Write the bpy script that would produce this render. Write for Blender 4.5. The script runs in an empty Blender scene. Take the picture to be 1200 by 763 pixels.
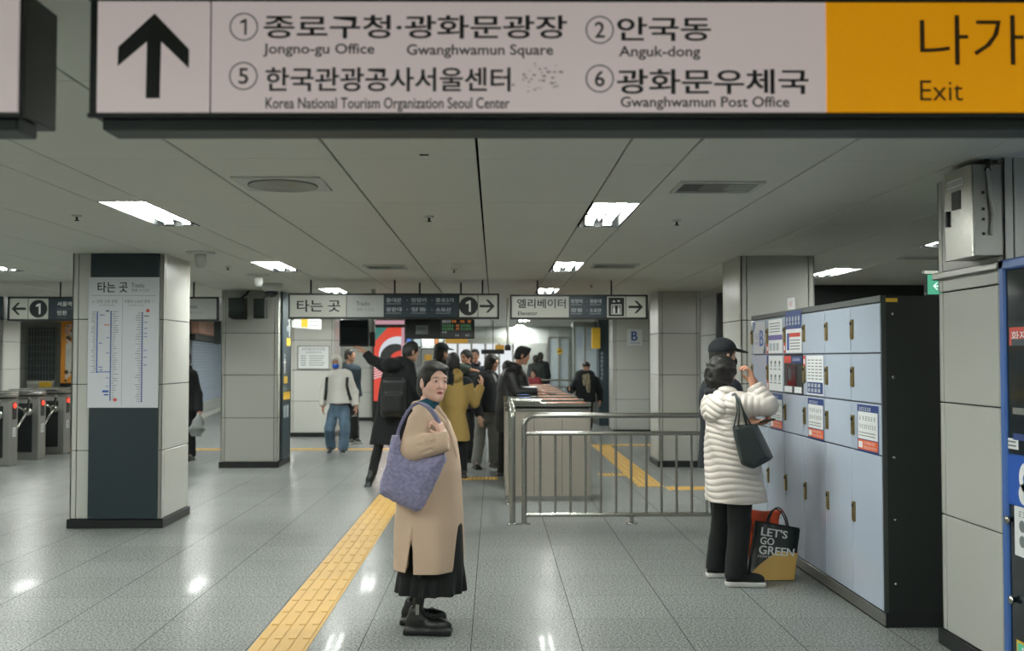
import bpy, math, random
import numpy as np
from mathutils import Vector, Matrix
C = bpy.context.scene
COL = C.collection
random.seed(7)
# ------------------------------------------------------------------ camera, exposure, world
F_PX, EYE = 1190.0, 1.56
PITCH, YAW = math.radians(1.853), math.radians(-1.01)
cam_data = bpy.data.cameras.new('camera')
cam_data.lens = 36.0 * F_PX / 1200.0
cam_data.sensor_width = 36.0
cam_data.sensor_fit = 'HORIZONTAL'
cam_data.clip_start = 0.05
cam_data.dof.use_dof = True
cam_data.dof.focus_distance = 6.1
cam_data.dof.aperture_fstop = 2.8
cam = bpy.data.objects.new('camera', cam_data)
COL.objects.link(cam)
cam.location = (0, 0, EYE)
cam.rotation_euler = (math.pi / 2 + PITCH, 0, YAW)
C.camera = cam
C.view_settings.view_transform = 'Standard'
C.view_settings.look = 'None'
C.view_settings.exposure = 0.0
C.view_settings.gamma = 1.0
C.view_settings.use_curve_mapping = False
TUBE_POWER = 118.0           # emission of the fluorescent tubes
TUBE_COLOR = (0.97, 1.0, 0.945)
CEIL = 2.53
world = bpy.data.worlds.new('world')
C.world = world
world.use_nodes = True
world.node_tree.nodes['Background'].inputs[0].default_value = (0.62, 0.85, 0.82, 1)
world.node_tree.nodes['Background'].inputs[1].default_value = 0.05
try:
    C.cycles.use_denoising = True
    C.cycles.max_bounces = 8
    C.cycles.diffuse_bounces = 5
    C.cycles.glossy_bounces = 4
    C.cycles.sample_clamp_indirect = 2.5
    C.cycles.caustics_reflective = False
    C.cycles.caustics_refractive = False
except Exception:
    pass
_R = (Matrix.Rotation(YAW, 3, 'Z') @ Matrix.Rotation(math.pi / 2 + PITCH, 3, 'X'))

def at(px, py, Y):
    """world point seen at photo pixel (px, py) at world depth Y"""
    d = _R @ Vector(((px - 600) / F_PX, -(py - 381.5) / F_PX, -1))
    return Vector((0, 0, EYE)) + d * (Y / d.y)

def xz(px, py, Y):
    p = at(px, py, Y)
    return p.x, p.z

def floor_y(py, px=600):
    d = _R @ Vector(((px - 600) / F_PX, -(py - 381.5) / F_PX, -1))
    return (d * (-EYE / d.z)).y
# ------------------------------------------------------------------ materials
def lin(c):
    if isinstance(c, str):
        c = [int(c[i:i + 2], 16) / 255 for i in (0, 2, 4)]
    return tuple((v / 12.92 if v <= 0.04045 else ((v + 0.055) / 1.055) ** 2.4) for v in c[:3]) + (1.0,)

MATS = {}

def mat(name, col, rough=0.5, metal=0.0, spec=0.5, var=0.06, scale=8.0, bump=0.0, bscale=60.0, emit=0.0, coat=0.0, stretch=None, sheen=0.0):
    m = bpy.data.materials.new(name)
    MATS[name] = m
    m.use_nodes = True
    nt = m.node_tree
    b = nt.nodes['Principled BSDF']
    c = lin(col)
    b.inputs['Roughness'].default_value = rough
    b.inputs['Metallic'].default_value = metal
    b.inputs['Specular IOR Level'].default_value = spec
    b.inputs['Coat Weight'].default_value = coat
    b.inputs['Sheen Weight'].default_value = sheen
    tc = nt.nodes.new('ShaderNodeTexCoord')
    src = tc.outputs['Object']
    if stretch:
        mp = nt.nodes.new('ShaderNodeMapping')
        mp.inputs['Scale'].default_value = stretch
        nt.links.new(src, mp.inputs[0])
        src = mp.outputs[0]
    if var > 0:
        n = nt.nodes.new('ShaderNodeTexNoise')
        n.inputs['Scale'].default_value = scale
        n.inputs['Detail'].default_value = 4
        nt.links.new(src, n.inputs['Vector'])
        r = nt.nodes.new('ShaderNodeMix')
        r.data_type = 'RGBA'
        r.inputs['A'].default_value = tuple(v * (1 - var) for v in c[:3]) + (1,)
        r.inputs['B'].default_value = tuple(min(1, v * (1 + var)) for v in c[:3]) + (1,)
        nt.links.new(n.outputs['Fac'], r.inputs['Factor'])
        nt.links.new(r.outputs['Result'], b.inputs['Base Color'])
        if emit:
            nt.links.new(r.outputs['Result'], b.inputs['Emission Color'])
    else:
        b.inputs['Base Color'].default_value = c
        if emit:
            b.inputs['Emission Color'].default_value = c
    b.inputs['Emission Strength'].default_value = emit
    if bump > 0:
        n2 = nt.nodes.new('ShaderNodeTexNoise')
        n2.inputs['Scale'].default_value = bscale
        n2.inputs['Detail'].default_value = 5
        nt.links.new(src, n2.inputs['Vector'])
        bp = nt.nodes.new('ShaderNodeBump')
        bp.inputs['Strength'].default_value = bump
        bp.inputs['Distance'].default_value = 0.01
        nt.links.new(n2.outputs['Fac'], bp.inputs['Height'])
        nt.links.new(bp.outputs[0], b.inputs['Normal'])
    return m

def node(nt, kind, **kw):
    n = nt.nodes.new(kind)
    for k, v in kw.items():
        setattr(n, k, v)
    return n

def math_node(nt, op, a, b=None):
    n = nt.nodes.new('ShaderNodeMath')
    n.operation = op
    for i, v in enumerate((a, b)):
        if v is None:
            continue
        if isinstance(v, (int, float)):
            n.inputs[i].default_value = v
        else:
            nt.links.new(v, n.inputs[i])
    return n.outputs[0]

def floor_material():
    m = bpy.data.materials.new('granite_tiles')
    m.use_nodes = True
    nt = m.node_tree
    b = nt.nodes['Principled BSDF']
    tc = node(nt, 'ShaderNodeTexCoord')
    sep = node(nt, 'ShaderNodeSeparateXYZ')
    nt.links.new(tc.outputs['Object'], sep.inputs[0])

    def joint(axis, off, w):
        s = math_node(nt, 'ADD', sep.outputs[axis], 60.0 - off)
        f = math_node(nt, 'MODULO', s, 0.6)
        return math_node(nt, 'LESS_THAN', f, w)
    jx = joint('X', -0.127, 0.0048)
    jy = joint('Y', 0.127, 0.003)
    j = math_node(nt, 'MAXIMUM', jx, jy)
    # a tone of its own for each tile
    ix = math_node(nt, 'FLOOR', math_node(nt, 'DIVIDE', math_node(nt, 'ADD', sep.outputs['X'], 60.127), 0.6))
    iy = math_node(nt, 'FLOOR', math_node(nt, 'DIVIDE', math_node(nt, 'ADD', sep.outputs['Y'], 59.873), 0.6))
    cmb = node(nt, 'ShaderNodeCombineXYZ')
    nt.links.new(ix, cmb.inputs[0])
    nt.links.new(iy, cmb.inputs[1])
    wn = node(nt, 'ShaderNodeTexWhiteNoise')
    nt.links.new(cmb.outputs[0], wn.inputs['Vector'])
    n1 = node(nt, 'ShaderNodeTexNoise')
    n1.inputs['Scale'].default_value = 75
    n1.inputs['Detail'].default_value = 6
    n1.inputs['Roughness'].default_value = 0.75
    nt.links.new(tc.outputs['Object'], n1.inputs['Vector'])
    n2 = node(nt, 'ShaderNodeTexNoise')
    n2.inputs['Scale'].default_value = 1.3
    n2.inputs['Detail'].default_value = 5
    nt.links.new(tc.outputs['Object'], n2.inputs['Vector'])
    cr = node(nt, 'ShaderNodeValToRGB')
    cr.color_ramp.elements[0].position = 0.38
    cr.color_ramp.elements[0].color = lin('484d4c')
    cr.color_ramp.elements[1].position = 0.62
    cr.color_ramp.elements[1].color = lin('a8aca9')
    nt.links.new(n1.outputs['Fac'], cr.inputs[0])
    tone = math_node(nt, 'ADD', math_node(nt, 'MULTIPLY', wn.outputs['Value'], 0.10), math_node(nt, 'ADD', math_node(nt, 'MULTIPLY', n2.outputs['Fac'], 0.25), 0.82))
    mul = node(nt, 'ShaderNodeMix', data_type='RGBA', blend_type='MULTIPLY')
    mul.inputs['Factor'].default_value = 1
    nt.links.new(cr.outputs[0], mul.inputs['A'])
    nt.links.new(tone, mul.inputs['B'])
    mix = node(nt, 'ShaderNodeMix', data_type='RGBA')
    nt.links.new(j, mix.inputs['Factor'])
    nt.links.new(mul.outputs['Result'], mix.inputs['A'])
    mix.inputs['B'].default_value = lin('333837')
    nt.links.new(mix.outputs['Result'], b.inputs['Base Color'])
    b.inputs['Roughness'].default_value = 0.9
    b.inputs['Specular IOR Level'].default_value = 0.0
    n3 = node(nt, 'ShaderNodeTexNoise')
    n3.inputs['Scale'].default_value = 3.5
    n3.inputs['Detail'].default_value = 2
    nt.links.new(tc.outputs['Object'], n3.inputs['Vector'])
    bp = node(nt, 'ShaderNodeBump')
    bp.inputs['Strength'].default_value = 0.03
    bp.inputs['Distance'].default_value = 0.03
    nt.links.new(n3.outputs['Fac'], bp.inputs['Height'])
    # worn polish: a broad soft gloss and a weak sharp one, both stronger at a glancing view
    fr = node(nt, 'ShaderNodeFresnel')
    fr.inputs['IOR'].default_value = 1.42
    out = nt.nodes['Material Output']
    last = b.outputs[0]
    polish = math_node(nt, 'SUBTRACT', 1.0, math_node(nt, 'MULTIPLY', j, 0.8))
    for rough, amount in ((0.26, 0.62), (0.05, 0.055)):
        g = node(nt, 'ShaderNodeBsdfGlossy')
        g.inputs['Roughness'].default_value = rough
        nt.links.new(bp.outputs[0], g.inputs['Normal'])
        mx = node(nt, 'ShaderNodeMixShader')
        k = math_node(nt, 'MULTIPLY', math_node(nt, 'MULTIPLY', fr.outputs[0], amount), polish)
        nt.links.new(k, mx.inputs[0])
        nt.links.new(last, mx.inputs[1])
        nt.links.new(g.outputs[0], mx.inputs[2])
        last = mx.outputs[0]
    nt.links.new(last, out.inputs['Surface'])
    return m

def emitter(name, col, strength):
    m = bpy.data.materials.new(name)
    m.use_nodes = True
    b = m.node_tree.nodes['Principled BSDF']
    c = lin(col) if isinstance(col, str) else tuple(col) + (1,)
    b.inputs['Base Color'].default_value = (0.8, 0.8, 0.8, 1) if name == 'tube' else (0.03, 0.03, 0.03, 1)
    b.inputs['Emission Color'].default_value = c
    b.inputs['Emission Strength'].default_value = strength
    MATS[name] = m
    return m

def vertex_material(name, rough=0.5, sheen=0.0, bump=0.0, bscale=300.0, sss=0.0, stretch=None):
    """colour from the mesh's own colour attribute (skin tone, lips, patterned cloth)"""
    m = bpy.data.materials.new(name)
    MATS[name] = m
    m.use_nodes = True
    nt = m.node_tree
    b = nt.nodes['Principled BSDF']
    a = node(nt, 'ShaderNodeAttribute', attribute_name='tone')
    nt.links.new(a.outputs['Color'], b.inputs['Base Color'])
    b.inputs['Roughness'].default_value = rough
    b.inputs['Sheen Weight'].default_value = sheen
    b.inputs['Subsurface Weight'].default_value = sss
    b.inputs['Subsurface Radius'].default_value = (0.01, 0.004, 0.002)
    if bump:
        tc = node(nt, 'ShaderNodeTexCoord')
        n2 = node(nt, 'ShaderNodeTexNoise')
        n2.inputs['Scale'].default_value = bscale
        mp = node(nt, 'ShaderNodeMapping')
        if stretch: mp.inputs['Scale'].default_value = stretch
        nt.links.new(tc.outputs['Object'], mp.inputs[0])
        nt.links.new(mp.outputs[0], n2.inputs['Vector'])
        bp = node(nt, 'ShaderNodeBump')
        bp.inputs['Strength'].default_value = bump
        bp.inputs['Distance'].default_value = 0.005
        nt.links.new(n2.outputs['Fac'], bp.inputs['Height'])
        nt.links.new(bp.outputs[0], b.inputs['Normal'])
    return m

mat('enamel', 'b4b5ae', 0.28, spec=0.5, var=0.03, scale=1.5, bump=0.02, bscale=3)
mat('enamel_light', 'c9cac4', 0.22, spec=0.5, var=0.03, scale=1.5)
mat('joint', '141a19', 0.8, var=0)
mat('ceiling_panel', 'e8e8de', 0.45, var=0.035, scale=0.9, bump=0.02, bscale=2.0)
mat('ceiling_gap', '0c1010', 0.9, var=0)
mat('slate', '2e3d45', 0.38, var=0.05)
mat('slate_dark', '1b2a2f', 0.4, var=0.05)
mat('black_frame', '0d1817', 0.42, var=0.08)
mat('black_frame_light', '26302f', 0.5, var=0.08)
mat('black_plastic', '101615', 0.45, var=0.08)
mat('base_black', '111615', 0.35, var=0.06)
mat('sign_white_near', 'dccdcb', 0.4, var=0.025, scale=3, emit=0.38)  # emission added to brighten the near faces, not a backlight
mat('sign_yellow', 'f0a300', 0.35, var=0.03, scale=2, emit=0.40)  # same added glow on the yellow end face
mat('sign_white', 'b9bab2', 0.4, var=0.03)
mat('sign_grey', 'a3a6a5', 0.3, var=0.03)
mat('sign_slate', '20303a', 0.4, var=0.04)
mat('print_black', '101818', 0.5, var=0)
mat('print_brown', '42301a', 0.5, var=0)
mat('print_grey', '6d7474', 0.5, var=0)
mat('print_lightgrey', 'a7b0b4', 0.5, var=0)
mat('print_white', 'd9dcd9', 0.5, var=0)
mat('print_blue', '28509f', 0.5, var=0)
mat('print_navy', '1d3a78', 0.5, var=0)
mat('print_red', 'c8402f', 0.5, var=0)
mat('print_orange', 'd9602f', 0.5, var=0)
mat('print_yellow', 'd9b036', 0.5, var=0)
mat('print_purple', '6b5fa0', 0.5, var=0)
mat('paper', 'dfe2e2', 0.5, var=0.03)
mat('board_grey', 'c6cacf', 0.25, var=0.02)
mat('stain', 'a2928d', 0.6, var=0.3, scale=40)
mat('steel', 'b3b3ac', 0.26, metal=1.0, var=0.08, scale=5, stretch=(1, 1, 30), bump=0.01, bscale=20)
mat('steel_dull', 'a0a19c', 0.42, metal=0.95, var=0.10, scale=4, bump=0.03, bscale=15)
mat('steel_warm', 'c4bcb0', 0.36, metal=0.55, var=0.06, scale=3, stretch=(14, 14, 1), bump=0.01)
mat('chrome', 'c4c4be', 0.16, metal=1.0, var=0.03)
mat('glass_dark', '0e1a20', 0.08, spec=0.7, var=0.2, scale=2)
mat('locker_door', 'b7c3d3', 0.13, spec=0.55, var=0.02, scale=1.2, coat=0.3)
mat('locker_body', '1b211f', 0.55, var=0.1, bump=0.03, bscale=120)
mat('locker_trim', '3a403f', 0.4, var=0.06)
mat('brass', '8f7e50', 0.35, metal=0.8, var=0.2, scale=60)
mat('blue_frame', '3f66a6', 0.38, var=0.06)
mat('blue_label', '1f55b0', 0.35, var=0.03)
mat('tactile', 'cba457', 0.5, var=0.12, scale=4, bump=0.05, bscale=60)
mat('wall_grey', '9da09b', 0.45, var=0.04, scale=1)
mat('wall_dark', '151b1a', 0.7, var=0.08)
mat('wall_pale', 'c0c4c2', 0.4, var=0.04, scale=1)
mat('shutter', 'a9b6c6', 0.35, metal=0.3, var=0.05)
mat('shop_orange', 'c8842c', 0.5, var=0.06)
mat('salmon', 'b88c78', 0.5, var=0.15)
mat('white_plastic', 'cfd0cb', 0.4, var=0.03)
mat('lamp_dark', '171919', 0.5, spec=0.1, var=0)
mat('glass_pale', 'b9c6cc', 0.1, var=0.1)
emitter('tube', TUBE_COLOR, TUBE_POWER)
emitter('exit_green', '3fae86', 0.9)
emitter('exit_white', 'd8f0e6', 1.2)
emitter('led_red', 'ff3a22', 2.6)
emitter('led_orange', 'e08a3a', 0.9)
emitter('led_green', '5fae6a', 0.6)
emitter('led_white', 'c8d0cc', 0.6)
emitter('screen_red', 'e8432a', 0.8)
emitter('screen_white', 'dfe6ee', 0.8)
emitter('screen_pink', 'd9a6b4', 0.7)
emitter('screen_teal', '3f8f84', 0.6)
emitter('screen_black', '141a1c', 0.3)
emitter('screen_blue', '3f78d8', 0.9)
emitter('shop_light', 'e9eef0', 0.95)
emitter('shop_yellow', 'c99a2e', 0.6)
emitter('gate_reflection', 'e08a55', 0.55)  # orange reflections on the gate tops, put in as a glow
MATS['granite_tiles'] = floor_material()
MATS['skin'] = vertex_material('skin', 0.45, sss=0.06)
MATS['cloth'] = vertex_material('cloth', 0.9, sheen=0.02, bump=0.12, bscale=260)
MATS['fur'] = vertex_material('fur', 0.95, sheen=0.25, bump=0.7, bscale=160)
MATS['nylon'] = vertex_material('nylon', 0.42, sheen=0.1, bump=0.08, bscale=60)
MATS['hair'] = vertex_material('hair', 0.5, bump=0.8, bscale=1.0, stretch=(260, 260, 26))
MATS['leather'] = vertex_material('leather', 0.35, bump=0.05, bscale=200)
# ------------------------------------------------------------------ object helpers
def tag(o, label=None, cat=None, group=None, kind=None):
    if label: o['label'] = label
    if cat: o['category'] = cat
    if group: o['group'] = group
    if kind: o['kind'] = kind
    return o

def empty(name, loc=(0, 0, 0), rz=0.0, label=None, cat=None, group=None, kind=None):
    o = bpy.data.objects.new(name, None)
    COL.objects.link(o)
    o.location = loc
    o.rotation_euler = (0, 0, rz)
    o.empty_display_size = 0.1
    return tag(o, label, cat, group, kind)

def copy_tree(o, parent=None):
    c = o.copy()
    COL.objects.link(c)
    c.parent = parent
    for ch in o.children:
        copy_tree(ch, c)
    return c

_text_cache = {}

def text_geo(s, bold=0.0):
    key = (s, bold)
    if key in _text_cache:
        return _text_cache[key]
    c = bpy.data.curves.new('lettering', 'FONT')
    c.body = s
    c.size = 1
    c.offset = bold
    c.resolution_u = 3
    o = bpy.data.objects.new('lettering', c)
    COL.objects.link(o)
    bpy.context.view_layer.update()
    me = bpy.data.meshes.new_from_object(o.evaluated_get(bpy.context.evaluated_depsgraph_get()))
    v = [(p.co.x, p.co.y) for p in me.vertices]
    f = [tuple(p.vertices) for p in me.polygons]
    bpy.data.objects.remove(o)
    bpy.data.curves.remove(c)
    bpy.data.meshes.remove(me)
    xs = [p[0] for p in v]
    ys = [p[1] for p in v]
    bb = (min(xs), min(ys), max(xs), max(ys))
    _text_cache[key] = (v, f, bb)
    return _text_cache[key]

class Face:
    """a flat drawing surface in space: origin, unit axis a (to the reader's right), unit axis b (up); normal towards the reader"""
    def __init__(self, o, a, b):
        self.o, self.a, self.b = Vector(o), Vector(a).normalized(), Vector(b).normalized()
        self.n = self.a.cross(self.b).normalized()

    def p(self, x, y, off=0.0):
        return self.o + self.a * x + self.b * y + self.n * off

class MB:
    """collects shapes with materials; build() links ONE mesh object"""
    def __init__(self, m='enamel'):
        self.v, self.f, self.mi, self.mats, self.sm = [], [], [], [], []
        self.m = m

    def slot(self, m):
        m = m or self.m
        if m not in self.mats:
            self.mats.append(m)
        return self.mats.index(m)

    def add(self, vs, fs, m=None, smooth=False):
        n = len(self.v)
        k = self.slot(m)
        self.v.extend(tuple(p) for p in vs)
        for f in fs:
            self.f.append(tuple(i + n for i in f))
            self.mi.append(k)
            self.sm.append(smooth)
        return self

    def box(self, x0, y0, z0, x1, y1, z1, m=None, M=None):
        if x0 > x1: x0, x1 = x1, x0
        if y0 > y1: y0, y1 = y1, y0
        if z0 > z1: z0, z1 = z1, z0
        vs = [(x0, y0, z0), (x1, y0, z0), (x1, y1, z0), (x0, y1, z0), (x0, y0, z1), (x1, y0, z1), (x1, y1, z1), (x0, y1, z1)]
        if M: vs = [M @ Vector(p) for p in vs]
        return self.add(vs, [(0, 3, 2, 1), (4, 5, 6, 7), (0, 1, 5, 4), (1, 2, 6, 5), (2, 3, 7, 6), (3, 0, 4, 7)], m)

    def bbox(self, x0, y0, z0, x1, y1, z1, r, m=None, M=None):
        """box with chamfered edges"""
        if x0 > x1: x0, x1 = x1, x0
        if y0 > y1: y0, y1 = y1, y0
        if z0 > z1: z0, z1 = z1, z0
        r = min(r, (x1 - x0) / 2.01, (y1 - y0) / 2.01, (z1 - z0) / 2.01)
        xs, ys, zs = (x0, x1), (y0, y1), (z0, z1)
        vs, idx = [], {}
        for i in (0, 1):
            for j in (0, 1):
                for k in (0, 1):
                    for ax in range(3):
                        p = [xs[i], ys[j], zs[k]]
                        for q in range(3):
                            if q != ax:
                                p[q] += r * (1 if (i, j, k)[q] == 0 else -1)
                        idx[(i, j, k, ax)] = len(vs)
                        vs.append(tuple(p))
        fs = []
        for ax in range(3):
            o1, o2 = [q for q in range(3) if q != ax]
            for s in (0, 1):
                def key(u, w):
                    t = [0, 0, 0]
                    t[ax], t[o1], t[o2] = s, u, w
                    return idx[tuple(t) + (ax,)]
                q = [key(0, 0), key(1, 0), key(1, 1), key(0, 1)]
                fs.append(q if (s == 1) == (ax != 1) else q[::-1])
        for ax in range(3):                                   # edges along ax
            o1, o2 = [q for q in range(3) if q != ax]
            for u in (0, 1):
                for w in (0, 1):
                    def k2(s, a2):
                        t = [0, 0, 0]
                        t[ax], t[o1], t[o2] = s, u, w
                        return idx[tuple(t) + (a2,)]
                    fs.append((k2(0, o1), k2(1, o1), k2(1, o2), k2(0, o2)))
        for i in (0, 1):
            for j in (0, 1):
                for k in (0, 1):
                    fs.append((idx[(i, j, k, 0)], idx[(i, j, k, 1)], idx[(i, j, k, 2)]))
        c = Vector(((x0 + x1) / 2, (y0 + y1) / 2, (z0 + z1) / 2))
        out = []
        for f in fs:                                          # outward winding
            a, b_, d = (Vector(vs[t]) for t in f[:3])
            nrm = (b_ - a).cross(d - a)
            mid = sum((Vector(vs[t]) for t in f), Vector()) / len(f)
            out.append(f if nrm.dot(mid - c) > 0 else tuple(reversed(f)))
        if M: vs = [M @ Vector(p) for p in vs]
        return self.add(vs, out, m)

    def tube(self, pts, r, m=None, n=10, caps=True, smooth=True, flat=1.0, ref=None):
        pts = [Vector(p) for p in pts]
        rs = r if isinstance(r, (list, tuple)) else [r] * len(pts)
        vs, fs = [], []
        side = None
        for i, p in enumerate(pts):
            t = (pts[min(i + 1, len(pts) - 1)] - pts[max(i - 1, 0)]).normalized()
            if side is None:
                up = Vector(ref) if ref else (Vector((0, 0, 1)) if abs(t.z) < 0.9 else Vector((1, 0, 0)))
                side = t.cross(up).normalized()
            else:
                side = (side - t * side.dot(t)).normalized()
            o = t.cross(side).normalized()
            for k in range(n):
                a = 2 * math.pi * k / n
                vs.append(p + side * math.cos(a) * rs[i] + o * math.sin(a) * rs[i] * flat)
        for i in range(len(pts) - 1):
            for k in range(n):
                a, b = i * n + k, i * n + (k + 1) % n
                fs.append((a, b, b + n, a + n))
        self.add(vs, fs, m, smooth)
        if caps:
            e = len(pts) - 1
            self.add(vs[:n], [tuple(range(n))[::-1]], m)
            self.add(vs[e * n:], [tuple(range(n))], m)
        return self

    def lathe(self, prof, c, m=None, n=24, smooth=True):
        vs, fs = [], []
        for (r, z) in prof:
            for k in range(n):
                a = 2 * math.pi * k / n
                vs.append((c[0] + r * math.cos(a), c[1] + r * math.sin(a), c[2] + z))
        for i in range(len(prof) - 1):
            for k in range(n):
                a, b = i * n + k, i * n + (k + 1) % n
                fs.append((a, b, b + n, a + n))
        fs.append(tuple(range(n))[::-1])
        fs.append(tuple(range((len(prof) - 1) * n, len(prof) * n)))
        return self.add(vs, fs, m, smooth)

    def prism(self, poly, p0, ax, ay, depth, m=None):
        """extrude a 2-D polygon (on axes ax, ay at p0) by vector depth"""
        p0, ax, ay, depth = Vector(p0), Vector(ax), Vector(ay), Vector(depth)
        a = [p0 + ax * x + ay * y for x, y in poly]
        b = [p + depth for p in a]
        n = len(poly)
        fs = [tuple(range(n))[::-1], tuple(range(n, 2 * n))]
        for i in range(n):
            j = (i + 1) % n
            fs.append((i, j, n + j, n + i))
        return self.add(a + b, fs, m)

    # drawing on a Face
    def quad(self, F, x0, y0, x1, y1, m=None, off=0.001):
        return self.add([F.p(x0, y0, off), F.p(x1, y0, off), F.p(x1, y1, off), F.p(x0, y1, off)], [(0, 1, 2, 3)], m)

    def poly(self, F, pts, m=None, off=0.001):
        return self.add([F.p(x, y, off) for x, y in pts], [tuple(range(len(pts)))], m)

    def disc(self, F, x, y, r, m=None, off=0.001, n=28):
        return self.poly(F, [(x + r * math.cos(2 * math.pi * k / n), y + r * math.sin(2 * math.pi * k / n)) for k in range(n)], m, off)

    def ring(self, F, x, y, r0, r1, m=None, off=0.001, n=36):
        vs, fs = [], []
        for k in range(n):
            a = 2 * math.pi * k / n
            vs += [F.p(x + r0 * math.cos(a), y + r0 * math.sin(a), off), F.p(x + r1 * math.cos(a), y + r1 * math.sin(a), off)]
        for k in range(n):
            j = (k + 1) % n
            fs.append((2 * k, 2 * k + 1, 2 * j + 1, 2 * j))
        return self.add(vs, fs, m)

    def text(self, F, s, x0, y0, x1, y1, m='print_black', bold=0.0, off=0.002):
        if s == '1':                                          # the badge numeral, with its flag
            h, c = y1 - y0, (x0 + x1) / 2 - (y1 - y0) * .06
            w = .12 + bold * 1.2
            return self.add([F.p(c + h * q, y0 + h * t, off) for q, t in ((.10, 0), (.10 + w, 0), (.10 + w, 1), (.12, 1), (-.16, .84), (-.16, .84 - w), (.10, .86 - w * .6))], [(0, 1, 2, 6), (2, 3, 4, 5, 6)], m)
        if bold > .0185:                                      # heavy type: the outline struck three times, a hair apart
            e = (y1 - y0) * (bold - .012) * .8
            for k in (-1, 0, 1):
                self.text(F, s, x0 + e * k, y0, x1 + e * k, y1, m, .012, off + .0001 * k)
            return self
        v, f, bb = text_geo(s, bold)
        sx, sy = (x1 - x0) / (bb[2] - bb[0]), (y1 - y0) / (bb[3] - bb[1])
        return self.add([F.p(x0 + (a - bb[0]) * sx, y0 + (b - bb[1]) * sy, off) for a, b in v], f, m)

    def scribble(self, F, x0, y0, x1, y1, m='print_grey', n=5, seed=1, off=.003, vertical=False):
        """print too small to read: a row of n little stroke groups"""
        rnd = random.Random(seed)
        for i in range(n):
            if vertical:
                a0, a1, b1, b0 = x0, x1, y1 - (y1 - y0) * (i + .06) / n, y1 - (y1 - y0) * (i + .86) / n
            else:
                a0, a1, b0, b1 = x0 + (x1 - x0) * (i + .06) / n, x0 + (x1 - x0) * (i + .86) / n, y0, y1
            w, h = a1 - a0, b1 - b0
            for j in range(3):
                t = b0 + h * (.08 + .36 * j)
                self.quad(F, a0 + w * rnd.uniform(0, .25), t, a1 - w * rnd.uniform(0, .35), t + h * .13, m, off)
            u = a0 + w * rnd.uniform(.1, .85)
            self.quad(F, u, b0 + h * .05, u + w * .13, b1 - h * rnd.uniform(0, .3), m, off + .0002)
        return self

    def build(self, name, parent=None, world_space=True, loc=None):
        """vertices are in world space unless world_space is False (then in the parent's frame)"""
        me = bpy.data.meshes.new(name)
        vs = self.v
        if parent is not None and world_space:
            inv = world_matrix(parent).inverted()
            vs = [inv @ Vector(p) for p in vs]
        elif parent is None and loc is not None:
            vs = [Vector(p) - Vector(loc) for p in vs]
        me.from_pydata([tuple(p) for p in vs], [], self.f)
        for m in self.mats:
            me.materials.append(MATS[m])
        me.polygons.foreach_set('material_index', self.mi)
        me.polygons.foreach_set('use_smooth', self.sm)
        me.update()
        o = bpy.data.objects.new(name, me)
        COL.objects.link(o)
        if parent is not None:
            o.parent = parent
        elif loc is not None:
            o.location = loc
        return o

def world_matrix(o):
    M = Matrix.LocRotScale(o.location, o.rotation_euler, o.scale)
    return world_matrix(o.parent) @ M if o.parent else M

def arc(c, r, a0, a1, n, u, w):
    c, u, w = Vector(c), Vector(u), Vector(w)
    return [c + u * r * math.cos(a0 + (a1 - a0) * i / n) + w * r * math.sin(a0 + (a1 - a0) * i / n) for i in range(n + 1)]

# ------------------------------------------------------------------ soft bodies: distance field -> one continuous skin
def rot_to(yaw=0, pitch=0, roll=0):
    """columns: right, forward, up of a frame turned by yaw (left +), pitch (up +), roll"""
    return np.array((Matrix.Rotation(yaw, 3, 'Z') @ Matrix.Rotation(pitch, 3, 'X') @ Matrix.Rotation(roll, 3, 'Y')))

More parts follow.
